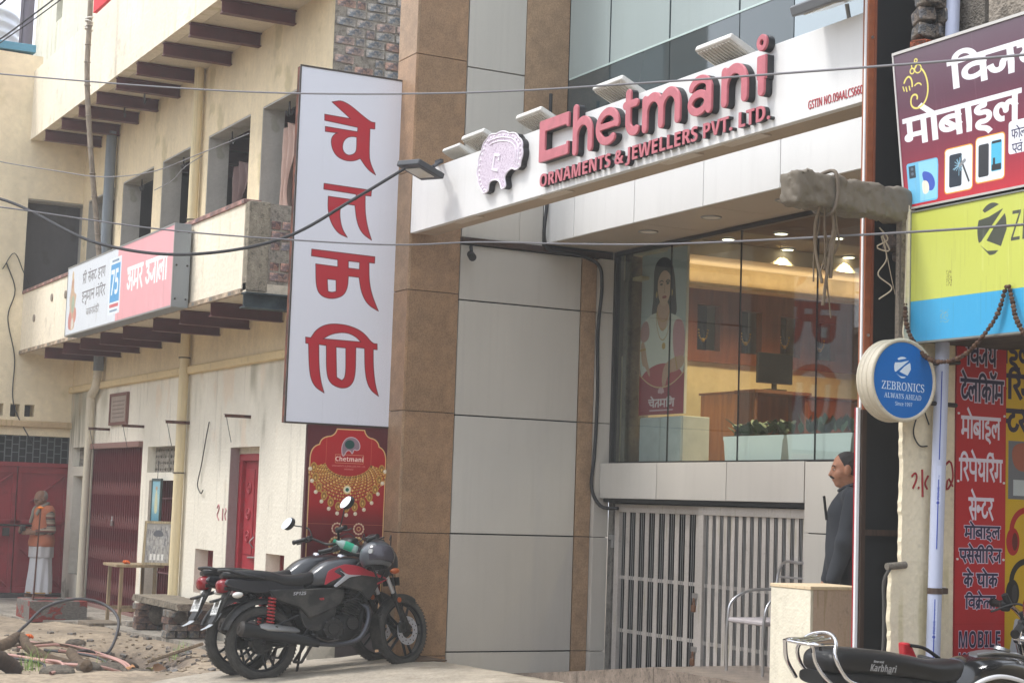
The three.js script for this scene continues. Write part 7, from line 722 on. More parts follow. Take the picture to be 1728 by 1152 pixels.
  for (const s of [-1, 1]) { M('side_cover', fwallS([[0.12, 0.68], [0.42, 0.68], [0.46, 0.56], [0.34, 0.48], [0.16, 0.54]], s > 0 ? 0.09 : -0.12, 0.03, 0.01), blk, b); M('shock', [cyl([0.0, 0.34, s * 0.13], [-0.04, 0.66, s * 0.13], 0.016), cyl([-0.01, 0.42, s * 0.13], [-0.04, 0.64, s * 0.13], 0.032, 0.032, 14)], C.chrome, b); } M('engine', [cb(0.6, 0.37, 0, 0.34, 0.22, 0.24, 0.05), cb(0.72, 0.54, 0, 0.16, 0.2, 0.18, 0.02)], BM.engine, b); M('frame', [cyl([1.0, 0.86, 0], [0.86, 0.3, 0], 0.02), cyl([0.98, 0.72, 0], [-0.3, 0.7, 0.06], 0.02), cyl([0.44, 0.7, 0], [0.44, 0.3, 0], 0.02), cyl([0.0, 0.305, 0.1], [0.45, 0.32, 0.1], 0.018), cyl([0.86, 0.3, 0], [0.44, 0.3, 0], 0.016)], C.black, b); M('muffler', cyl([0.4, 0.26, 0.16], [-0.3, 0.34, 0.17], 0.035, 0.05, 18), C.chrome, b); M('rear_fender', loft(interp([[-0.38, 0.52, 0, 0.02, 0.07, 2], [-0.3, 0.64, 0, 0.02, 0.075, 2], [-0.1, 0.68, 0, 0.02, 0.075, 2], [0.15, 0.66, 0, 0.02, 0.07, 2]]), 14), blk, b); M('tail_light', cb(-0.36, 0.56, 0, 0.06, 0.08, 0.12, 0.02), BM.lamp, b);
  place(b, -6.37, 0.2, -5.24, 0.0, 0.04, 0.0);
  const d = makeBike('motorcycle', 'motorcycle with a pointed red tail behind the black one at lower right', { steer: 0, tailMat: mt('#b3202c', { roughness: 0.3 }), railMat: C.black, plateTex: plateTex('UP 65', 'AK 3390') }); for (const n of ['number_plate', 'mud_flap', 'fender_tail']) d.remove(...d.children.filter((c) => c.name === n)); M('tail_cowl', fwallS([[-0.5, 0.985], [-0.455, 0.985], [-0.40, 0.905], [-0.28, 0.865], [-0.08, 0.81], [-0.10, 0.755], [-0.3, 0.785], [-0.43, 0.825], [-0.485, 0.9]], -0.02, 0.05, 0.012), mt('#b3202c', { roughness: 0.3 }), d, 'red pointed tail cowl'); M('tail_bar', tube([[-0.47, 0.98, 0.03], [-0.38, 0.965, 0.03], [-0.28, 0.915, 0.03]], 0.009, 16, 6), C.black, d); place(d, -6.59, 0.072, -6.10, 0, 0.05, 0);
}
// ---------------------------------------------------------------- people: +z is where a person faces, +x their left
const skinMat = (c) => mt(c, { roughness: 0.6, t: T.fine, s: 0.3 });
function headSDF(o = {}) {
  return blend([ell3([0, 0.03, -0.012], [0.074, 0.092, 0.096]), ell3([0, -0.045, 0.018], [0.058, 0.075, 0.07]), ell3([0, -0.098, 0.05], [0.028, 0.02, 0.026]), cap3([0, 0.012, 0.084], [0, -0.032, 0.104], 0.009, 0.014), cap3([-0.034, 0.022, 0.074], [0.034, 0.022, 0.074], 0.013), cap3([-0.018, -0.066, 0.082], [0.018, -0.066, 0.082], 0.008), ell3([-0.045, -0.03, 0.05], [0.022, 0.026, 0.025]), ell3([0.045, -0.03, 0.05], [0.022, 0.026, 0.025]), ell3([-0.077, -0.008, -0.008], [0.011, 0.032, 0.019]), ell3([0.077, -0.008, -0.008], [0.011, 0.032, 0.019]), cap3([0, -0.08, -0.02], [0, -0.2, -0.03], 0.052, 0.058)], 0.022);
}
function handBones(w, dir, palm, side) {                             // a slightly curled hand at wrist w: palm plus four fingers and a thumb
  const d = V(...dir).normalize(), n = V(...palm).normalize(), s = d.clone().cross(n).normalize().multiplyScalar(side), at = (a, b, c) => [w[0] + d.x * a + s.x * b + n.x * c, w[1] + d.y * a + s.y * b + n.y * c, w[2] + d.z * a + s.z * b + n.z * c], L = [];
  L.push(cap3(at(0.0, -0.012, 0), at(0.075, -0.026, 0), 0.021, 0.016), cap3(at(0.0, 0.01, 0), at(0.08, 0.024, 0), 0.021, 0.016), cap3(at(0.02, 0, 0), at(0.08, 0, 0), 0.02, 0.016)); [[-0.031, 0.062], [-0.011, 0.075], [0.010, 0.07], [0.030, 0.055]].forEach(([b, l]) => { L.push(cap3(at(0.085, b, 0), at(0.085 + l * 0.5, b * 1.15, 0.012), 0.0095, 0.009), cap3(at(0.085 + l * 0.5, b * 1.15, 0.012), at(0.085 + l * 0.75, b * 1.15, 0.042), 0.009, 0.0075)); }); L.push(cap3(at(0.02, -0.03, 0.005), at(0.055, -0.055, 0.02), 0.013, 0.011), cap3(at(0.055, -0.055, 0.02), at(0.085, -0.05, 0.042), 0.011, 0.008)); return L;
}
const moved = (f, p, ry = 0, rx = 0) => { const c = Math.cos(-ry), s = Math.sin(-ry), cx = Math.cos(-rx), sx = Math.sin(-rx); return (x, y, z) => { x -= p[0]; y -= p[1]; z -= p[2]; const X = c * x + s * z, Z = -s * x + c * z; return f(X, cx * y - sx * Z, sx * y + cx * Z); }; };
const tr = (g) => g.index ? g.toNonIndexed() : g;
function faceParts(p, pos, ry, rx, hairCol) { const g = sub('eyes', p); g.position.set(...pos); g.rotation.order = 'YXZ'; g.rotation.set(rx, ry, 0); for (const s of [-1, 1]) { M('eye', ell(s * 0.031, 0.002, 0.079, 0.010, 0.0045, 0.006), mt('#cfc4b8', { roughness: 0.3 }), g); M('iris', ell(s * 0.031, 0.002, 0.086, 0.005, 0.005, 0.003), mt('#2a1a14'), g); M('eyebrow', tube([[s * 0.014, 0.024, 0.089], [s * 0.032, 0.03, 0.086], [s * 0.052, 0.022, 0.074]], 0.0045, 10, 5), mt(hairCol), g); } return g; }
// priest by the planter
{
  const p = thing('person', 'elderly man in orange vest and white dhoti standing before the red gate', 'person', [-25.85, 0.075, -5.98]); p.rotation.y = 0.22; const HP = [0, 1.43, 0.05], hx = 0.35;
  const skin = skinMat('#8f6a54'); const body = blend([moved(headSDF(), HP, 0, hx), cap3([0, 1.22, -0.02], [0, 0.95, 0], 0.13, 0.13), cap3([-0.15, 1.24, -0.02], [0.15, 1.24, -0.02], 0.07), cap3([0.17, 1.23, -0.02], [0.2, 0.98, -0.04], 0.05, 0.042), cap3([0.2, 0.98, -0.04], [0.1, 0.94, 0.2], 0.042, 0.028), cap3([-0.17, 1.23, -0.02], [-0.2, 0.98, -0.02], 0.05, 0.042), cap3([-0.2, 0.98, -0.02], [-0.06, 0.97, 0.24], 0.042, 0.028), cap3([-0.09, 0.9, 0], [-0.1, 0.45, 0.02], 0.085, 0.055), cap3([-0.1, 0.45, 0.02], [-0.1, 0.06, 0], 0.055, 0.035), cap3([0.09, 0.9, 0], [0.1, 0.45, 0.02], 0.085, 0.055), cap3([0.1, 0.45, 0.02], [0.1, 0.06, 0], 0.055, 0.035), cap3([0.1, 0.035, -0.02], [0.12, 0.025, 0.14], 0.035, 0.025), cap3([-0.1, 0.035, -0.02], [-0.12, 0.025, 0.14], 0.035, 0.025)], 0.03);
  const hand = blend([...handBones([0.1, 0.94, 0.2], [-0.35, 0.1, 1], [-1, 0, -0.3], 1), cap3([0.14, 0.95, 0.13], [0.1, 0.94, 0.2], 0.03, 0.025)], 0.012), hand2 = blend([...handBones([-0.06, 0.97, 0.24], [0.3, 0.1, 1], [1, 0, -0.3], 1), cap3([-0.1, 0.97, 0.16], [-0.06, 0.97, 0.24], 0.03, 0.025)], 0.012);
  M('body', [tr(snet(body, [-0.3, 0, -0.2], [0.3, 1.65, 0.36], 0.011)), tr(snet(hand, [0, 0.85, 0.1], [0.2, 1.05, 0.42], 0.0045)), tr(snet(hand2, [-0.18, 0.87, 0.14], [0.1, 1.08, 0.44], 0.0045))], skin, p);
  M('hair', snet((x, y, z) => Math.max(moved(ell3([0, 0.032, -0.016], [0.078, 0.095, 0.1]), HP, 0, hx)(x, y, z), z - HP[2] - 0.0 + (y - HP[1] - 0.03) * 0.4, HP[1] - 0.045 - y), [-0.12, 1.3, -0.12], [0.12, 1.6, 0.2], 0.006), mt('#8a8078', { roughness: 0.9, bump: 0.003, bs: 0.02 }), p); faceParts(p, HP, 0, hx, '#9a948c');
  { const g = sub('glasses', p); g.position.set(...HP); g.rotation.x = hx; M('rim', [-1, 1].map((s) => new THREE.TorusGeometry(0.02, 0.0025, 6, 20).translate(s * 0.032, 0, 0.098)), C.black, g); M('temple', [-1, 1].map((s) => cyl([s * 0.052, 0.004, 0.095], [s * 0.082, 0.0, -0.01], 0.0025, 0.0025, 5)), C.black, g); }
  const wav = (x, y, z, f, a) => a * Math.sin(Math.atan2(z, x) * f + y * 6);
  const vest = (x, y, z) => { const fl = 0.02 * sst(1.0, 0.72, y); return Math.max(blend([cap3([0, 1.22, -0.02], [0, 0.92, 0.0], 0.155, 0.165), cap3([-0.14, 1.24, -0.02], [0.14, 1.24, -0.02], 0.088), ell3([0, 0.8, 0.0], [0.2, 0.2, 0.165])], 0.05)(x, y, z) - fl + 0.004 * Math.sin(y * 40 + x * 20), 0.74 - y, y - 1.34) }; M('vest', snet(vest, [-0.28, 0.7, -0.24], [0.28, 1.38, 0.24], 0.011), mt('#c07352', { t: T.cloth, s: 0.4, roughness: 0.9 }), p, 'orange sleeveless vest');
  const slT = tex(64, 256, (u, v) => { const k = (v * 9) % 1; return k < 0.35 ? [0.5, 0.45, 0.4] : k < 0.5 ? [0.22, 0.2, 0.19] : k < 0.72 ? [0.42, 0.2, 0.17] : [0.6, 0.55, 0.48]; }); const slM = new THREE.MeshStandardMaterial({ map: rep(slT, 1, 0.9), roughness: 0.95 });
  for (const s of [-1, 1]) M('sleeve', uvm(snet(blend(s > 0 ? [cap3([0.165, 1.235, -0.02], [0.21, 0.98, -0.045], 0.068, 0.056), cap3([0.21, 0.98, -0.045], [0.12, 0.945, 0.14], 0.056, 0.043)] : [cap3([-0.165, 1.235, -0.02], [-0.21, 0.98, -0.025], 0.068, 0.056), cap3([-0.21, 0.98, -0.025], [-0.09, 0.965, 0.18], 0.056, 0.043)], 0.03), [s > 0 ? 0.02 : -0.32, 0.86, -0.16], [s > 0 ? 0.32 : -0.02, 1.34, 0.26], 0.009)), slM, p, 'striped knitted sleeve');
  const fold = (x, y, z) => { const t = sst(0.9, 0.05, y), a = Math.atan2(z, x), rx = mix(0.165, 0.2, t), rz = mix(0.14, 0.165, t), w = 0.014 * Math.sin(a * 11 + y * 2) * t + 0.01 * Math.sin(a * 5 - y * 4); return Math.max((Math.hypot(x / rx, z / rz) - 1) * 0.15 + w, 0.06 - y, y - 0.92); }; M('dhoti', snet(fold, [-0.28, 0.03, -0.24], [0.28, 0.95, 0.24], 0.011), mt('#d8d8dc', { t: T.cloth, s: 0.5, roughness: 0.95 }), p, 'white dhoti with gold hem'); M('shirt_tail', snet((x, y, z) => Math.max((Math.hypot(x / 0.2, z / 0.168) - 1) * 0.15 + 0.006 * Math.sin(Math.atan2(z, x) * 9), 0.58 - y, y - 0.78), [-0.28, 0.55, -0.24], [0.28, 0.82, 0.24], 0.012), mt('#cfcdcf', { t: T.cloth, s: 0.5 }), p); M('hem', new THREE.TorusGeometry(1, 0.05, 6, 60).rotateX(PI / 2).scale(0.2, 0.2, 0.168).translate(0, 0.075, 0), mt('#b58a45'), p);
  M('scarf', tube([[0.07, 1.2, 0.14], [0.09, 1.3, 0.09], [0.085, 1.345, 0.0], [0, 1.365, -0.07], [-0.085, 1.345, 0.0], [-0.09, 1.29, 0.1], [-0.03, 1.2, 0.15], [-0.05, 1.08, 0.17]], 0.024, 50, 8), mt('#8e8a7d', { t: T.cloth, s: 0.05 }), p); M('amulet_pouch', [cb(0.02, 1.0, 0.32, 0.12, 0.08, 0.06, 0.02), ...[...Array(9)].map((_, i) => sph(-0.03 + 0.012 * i, 0.95 - 0.02 * Math.sin(i / 8 * PI), 0.35, 0.012, 6))], mt('#38322f'), p, 'dark pouch and beads held in both hands');
}
// guard behind the podium
{
  const p = thing('person', 'man with moustache in dark grey shirt standing behind the podium', 'person', [-9.455, 0.42, -7.635]); p.rotation.y = -0.58; const HP = [0, 1.545, 0.03], cl = mt('#3f4249', { t: T.cloth, s: 0.35, roughness: 0.9 });
  const body = blend([moved(headSDF(), HP, 0, 0.05), cap3([0, 1.22, -0.01], [0, 0.95, 0], 0.11, 0.11), cap3([-0.16, 1.35, -0.02], [0.16, 1.35, -0.02], 0.05), cap3([0.2, 1.34, -0.02], [0.255, 1.05, 0.05], 0.05, 0.045), cap3([0.255, 1.05, 0.05], [0.225, 0.78, 0.12], 0.045, 0.032), cap3([-0.2, 1.34, -0.02], [-0.255, 1.05, 0.05], 0.05, 0.045), cap3([-0.255, 1.05, 0.05], [-0.225, 0.78, 0.12], 0.045, 0.032), cap3([0.09, 0.9, 0], [0.1, 0.06, 0], 0.08, 0.04), cap3([-0.09, 0.9, 0], [-0.1, 0.06, 0], 0.08, 0.04), cap3([0.1, 0.04, -0.03], [0.11, 0.03, 0.14], 0.04, 0.03), cap3([-0.1, 0.04, -0.03], [-0.11, 0.03, 0.14], 0.04, 0.03)], 0.03);
  M('body', [tr(snet(body, [-0.36, 0, -0.32], [0.36, 1.7, 0.24], 0.012)), tr(snet(blend(handBones([0.225, 0.78, 0.12], [-0.1, -1, 0.15], [-1, 0, 0], 1), 0.012), [0.1, 0.56, 0.02], [0.34, 0.84, 0.26], 0.0045)), tr(snet(blend(handBones([-0.225, 0.78, 0.12], [0.1, -1, 0.15], [1, 0, 0], -1), 0.012), [-0.34, 0.56, 0.02], [-0.1, 0.84, 0.26], 0.0045)), tr(snet(moved(headSDF(), HP, 0, 0.05), [-0.12, 1.38, -0.12], [0.12, 1.7, 0.17], 0.004))], skinMat('#bb8467'), p);
  M('hair', snet((x, y, z) => { const X = x, Y = y - HP[1], Z = z - HP[2]; return Math.max(ell3([0, 0.03, -0.014], [0.0775, 0.096, 0.1])(X, Y, Z) + 0.006 * (wn(X * 2, Y + Z, 60, 3) - 0.5), Z - 0.055 + Math.max(0, 0.09 - Y) * 0.55, -0.05 - Y + Math.max(-0.035, Z) * 1.1, Math.hypot(Math.max(0, Math.abs(X) - 0.03) * 0, 0) - 1); }, [-0.12, 1.45, -0.14], [0.12, 1.7, 0.14], 0.005), mt('#2a2625', { roughness: 0.75, bump: 0.003, bs: 0.02 }), p); faceParts(p, HP, 0, 0.05, '#171414'); M('moustache', tube([[-0.036, -0.062, 0.088], [-0.015, -0.05, 0.104], [0, -0.047, 0.108], [0.015, -0.05, 0.104], [0.036, -0.062, 0.088]], 0.006, 20, 7).translate(0, 0, -0.006).translate(...HP), mt('#191616'), p);
  const tor = blend([cap3([0, 1.24, 0], [0, 0.9, 0], 0.15, 0.15), cap3([-0.16, 1.36, -0.02], [0.16, 1.36, -0.02], 0.085), ell3([0, 0.98, 0.0], [0.18, 0.2, 0.14])], 0.05); M('shirt', snet((x, y, z) => Math.max(tor(x, y, z) + 0.006 * Math.sin(y * 16 + x * 24 + 2 * Math.sin(x * 11)) * Math.sin(x * 18 + z * 12 + y * 5), 0.72 - y, y - 1.43 - 0.0), [-0.34, 0.7, -0.28], [0.34, 1.46, 0.28], 0.011), cl, p);
  for (const s of [-1, 1]) M('sleeve', snet((x, y, z) => blend([cap3([s * 0.19, 1.35, -0.02], [s * 0.255, 1.05, 0.05], 0.075, 0.064), cap3([s * 0.255, 1.05, 0.05], [s * 0.225, 0.8, 0.12], 0.064, 0.048)], 0.04)(x, y, z) + 0.005 * Math.sin(y * 26 + x * 34 + z * 30 + 2 * Math.sin(y * 9)) * sst(1.25, 1.0, y), [s > 0 ? 0.0 : -0.4, 0.72, -0.3], [s > 0 ? 0.4 : 0, 1.47, 0.22], 0.009), cl, p); M('collar', tube([[0.03, 1.40, 0.075], [0.07, 1.425, 0.04], [0.066, 1.45, -0.03], [0, 1.46, -0.08], [-0.066, 1.45, -0.03], [-0.07, 1.425, 0.04], [-0.03, 1.40, 0.075]], 0.011, 40, 7).scale(0.97, 1, 0.97), cl, p); M('epaulette', [-1, 1].map((s) => bx(s * 0.11, s * 0.24, 1.435, 1.445, -0.05, 0.01, 0.004).rotateZ(-s * 0.0)), cl, p); M('trousers', snet(blend([cap3([0.09, 0.88, 0], [0.1, 0.1, 0], 0.11, 0.075), cap3([-0.09, 0.88, 0], [-0.1, 0.1, 0], 0.11, 0.075), ell3([0, 0.85, 0], [0.17, 0.12, 0.14])], 0.04), [-0.28, 0.0, -0.2], [0.28, 1.0, 0.2], 0.014), mt('#2b2c31'), p); M('radio_antenna', cyl([0.2, 1.2, 0.17], [0.2, 1.36, 0.19], 0.009), C.black, p);
}
// ---------------------------------------------------------------- things by the old house
{
  const pl = thing('concrete_planter', 'square grey concrete planter with peeling red paint before the red gate', 'planter', [-22.42, 0.0, -5.36]); const s = shape([[-0.36, -0.36], [0.36, -0.36], [0.36, 0.36], [-0.36, 0.36]], [[[-0.25, -0.25], [0.25, -0.25], [0.25, 0.25], [-0.25, 0.25]]]);
  const pt = tex(512, 256, (u, v) => { const n = fb(u, v, 5, 4, 5, 201), c = fb(u, v, 40, 40, 3, 205), r = sst(0.53, 0.57, n + 0.12 * (c - 0.5)), k = 0.85 + 0.3 * (c - 0.5); return [mix(0.50, 0.58, r) * k, mix(0.475, 0.23, r) * k, mix(0.45, 0.20, r) * k]; }); M('box', uvm(ext(s, 0.24, 0.012, 2).rotateX(-PI / 2).translate(0, 0.012, 0)), new THREE.MeshStandardMaterial({ map: rep(pt, 0.9, 0.45), roughness: 0.95, bumpMap: rep(T.rough, 0.3), bumpScale: 0.012 }), pl); M('soil', bx(-0.25, 0.25, 0.12, 0.14, -0.25, 0.25), mt('#4a3d31', { t: T.concrete, s: 0.3 }), pl);
  const rod = thing('iron_rod', 'thin iron rod with an orange marigold on top, standing in the planter', 'rod', [-22.2, 0.13, -5.07]); M('rod', cyl([0, 0, 0], [0.0, 1.27, -0.03], 0.011, 0.010, 8), C.rust, rod); M('marigold', [...Array(26)].map((_, i) => { const a = i * 2.4, r = 0.03 * Math.sqrt(i / 26); return sph(Math.cos(a) * r, 1.27 + 0.02 - 10 * r * r, -0.03 + Math.sin(a) * r, 0.012, 6); }), mt('#d97a18'), rod);
  const t = thing('wooden_table', 'rough wooden table with a framed picture before the folding gate', 'table', [-21.5, 0.03, -6.02]); const wd = mt('#b3a184', { t: T.wood, s: 0.5 }); M('tabletop', bx(-0.3, 0.34, 0.70, 0.735, -0.4, 0.2, 0.006), wd, t); for (const [x, z] of [[-0.26, -0.3], [-0.26, 0.12], [0.28, -0.3], [0.28, 0.12]]) M('leg', bx(x - 0.02, x + 0.02, 0, 0.7, z - 0.02, z + 0.02, 0.004), wd, t); M('rail', [bx(0.26, 0.3, 0.16, 0.2, -0.3, 0.12), bx(-0.28, -0.24, 0.16, 0.2, -0.3, 0.12)], wd, t); M('floor_plank', bx(-0.2, 0.35, -0.03, 0.03, 0.1, 0.5, 0.01), mt('#8c8377', { t: T.wood, s: 0.5 }), t);
  const fp = canvasTex(200, 320, (g) => { g.fillStyle = '#a4a09a'; g.fillRect(0, 0, 200, 320); for (let i = 0; i < 260; i++) { const x = hash(i, 1, 6) * 200, y = hash(i, 2, 6) * 320; g.fillStyle = `rgba(${hash(i, 3, 6) > 0.5 ? '220,218,214' : '70,70,76'},.25)`; g.fillRect(x, y, 4 + 10 * hash(i, 4, 6), 10 + 40 * hash(i, 5, 6)); } g.fillStyle = '#55565c'; blob(g, [[60, 70], [90, 50], [130, 60], [150, 100], [100, 110], [55, 100]], '#5c5d63'); g.fillStyle = '#e4e2dc'; for (let i = 0; i < 4; i++) g.fillRect(40 + i * 32, 250, 18, 50); }); const fr = thing('framed_picture', 'framed grey picture leaning on the rough wooden table', 'picture', [-21.12, 0.775, -6.3]); fr.rotation.set(0, 1.05, 0); fr.rotation.order = 'YXZ'; fr.rotation.x = -0.12; M('print', quad([-0.15, 0.02, 0.006], [0.15, 0.02, 0.006], [0.15, 0.5, 0.006], [-0.15, 0.5, 0.006]), new THREE.MeshStandardMaterial({ map: fp, roughness: 0.3 }), fr); M('frame', [bx(-0.18, 0.18, -0.01, 0.02, -0.01, 0.015), bx(-0.18, 0.18, 0.5, 0.53, -0.01, 0.015), bx(-0.18, -0.15, 0.02, 0.5, -0.01, 0.015), bx(0.15, 0.18, 0.02, 0.5, -0.01, 0.015), bx(-0.15, 0.15, 0.02, 0.5, -0.01, 0.0)], mt('#cfc2a4', { t: T.wood, s: 0.3 }), fr);
  solo('marigold_flower', [...Array(20)].map((_, i) => sph(-21.3 + Math.cos(i * 2.4) * 0.02 * Math.sqrt(i / 5), 0.78 + 0.01 * (i % 3), -5.98 + Math.sin(i * 2.4) * 0.02 * Math.sqrt(i / 5), 0.013, 6)), mt('#d9641c'), 'orange marigold lying on the wooden table', 'flower'); solo('marigold_flower', [...Array(20)].map((_, i) => sph(-19.55 + Math.cos(i * 2.4) * 0.02 * Math.sqrt(i / 5), groundH(-19.55, -4.45) + 0.02 + 0.01 * (i % 3), -4.45 + Math.sin(i * 2.4) * 0.02 * Math.sqrt(i / 5), 0.015, 6)), mt('#d9641c'), 'orange marigold lying on the sandy ground', 'flower');
  const hp = canvasTex(96, 256, (g) => { const b = g.createLinearGradient(0, 0, 0, 256); b.addColorStop(0, '#7fb3c4'); b.addColorStop(0.5, '#9fc4c9'); b.addColorStop(1, '#4f8aa0'); g.fillStyle = b; g.fillRect(0, 0, 96, 256); blob(g, [[40, 60], [58, 60], [66, 120], [70, 210], [30, 210], [34, 120]], '#c9c9a4'); disc(g, 49, 48, 13, '#b79a78'); }); const hg = thing('hanging_picture', 'narrow blue picture hanging in the niche right of the folding gate', 'picture', [-21.45, 1.3, -6.36]); M('print', quad([-0.17, 0, 0.008], [0.17, 0, 0.008], [0.17, 0.5, 0.008], [-0.17, 0.5, 0.008]), new THREE.MeshStandardMaterial({ map: hp, roughness: 0.3 }), hg); M('frame', [bx(-0.2, 0.2, -0.03, 0.0, -0.01, 0.015), bx(-0.2, 0.2, 0.5, 0.53, -0.01, 0.015), bx(-0.2, -0.17, 0, 0.5, -0.01, 0.015), bx(0.17, 0.2, 0, 0.5, -0.01, 0.015), bx(-0.17, 0.17, 0, 0.5, -0.01, 0.002)], mt('#3d4b4a'), hg); M('string', cyl([0, 0.53, 0], [0, 0.75, 0], 0.004, 0.004, 5), C.wire, hg);
  // stone slab bench on loose bricks
  const bn = thing('stone_bench', 'stone slab bench resting on two stacks of loose bricks', 'bench', [-19.85, -0.02, -6.15]); const sl = uvm(new THREE.BoxGeometry(1.8, 0.075, 0.46, 50, 3, 14)), sp = sl.attributes.position; for (let i = 0; i < sp.count; i++) { const x = sp.getX(i), z = sp.getZ(i), y = sp.getY(i), e = Math.abs(z) > 0.22 || Math.abs(x) > 0.89 ? 1 : 0; sp.setXYZ(i, x + e * 0.02 * (wn(x * 3, y * 4 + 2, 9) - 0.5), y + 0.008 * (wn(x, z, 9) - 0.5), z + e * 0.04 * (wn(x * 2, y * 6, 12) - 0.5)); } sl.computeVertexNormals(); M('slab', sl.translate(0, 0.415, 0), mt('#a39a8c', { t: T.concrete, s: 0.6, bump: 0.012, bs: 0.2 }), bn);
  const bm = ['#a3968a', '#9a7a68', '#b0a597', '#8f6f60'].map((c) => mt(c, { t: T.brick, s: 0.3, bump: 0.012, bs: 0.15 })); for (const x0 of [-0.72, 0.5]) for (let k = 0; k < 4; k++) for (let i = 0; i < 4; i++) { const b = M('brick', cb(0, 0, 0, k % 2 ? 0.11 : 0.22, 0.074, k % 2 ? 0.22 : 0.11, 0.008), bm[(R() * 4) | 0], bn); b.position.set(x0 + (k % 2 ? (i % 2) * 0.13 : 0.05) + rr(-0.02, 0.02), 0.095 + k * 0.077, 0.2 - (k % 2 ? (i >> 1) * 0.24 + 0.05 : i * 0.125) + rr(-0.015, 0.015)); b.rotation.y = rr(-0.08, 0.08); }
  MM('stone_chunk', [sph(-0.5, 0.24, 0.02, 0.13, 9, 1.2, 1, 0.9), sph(0.62, 0.3, 0.12, 0.1, 9, 1.4, 0.8, 1)], mt('#84796d', { t: T.concrete, s: 0.3, bump: 0.02, bs: 0.1 }), bn); solo('loose_brick', [cb(-21.0, 0.06, -6.0, 0.2, 0.06, 0.12, 0.008)], bm[2], 'flat stone piece lying left of the slab bench', 'stone');
}
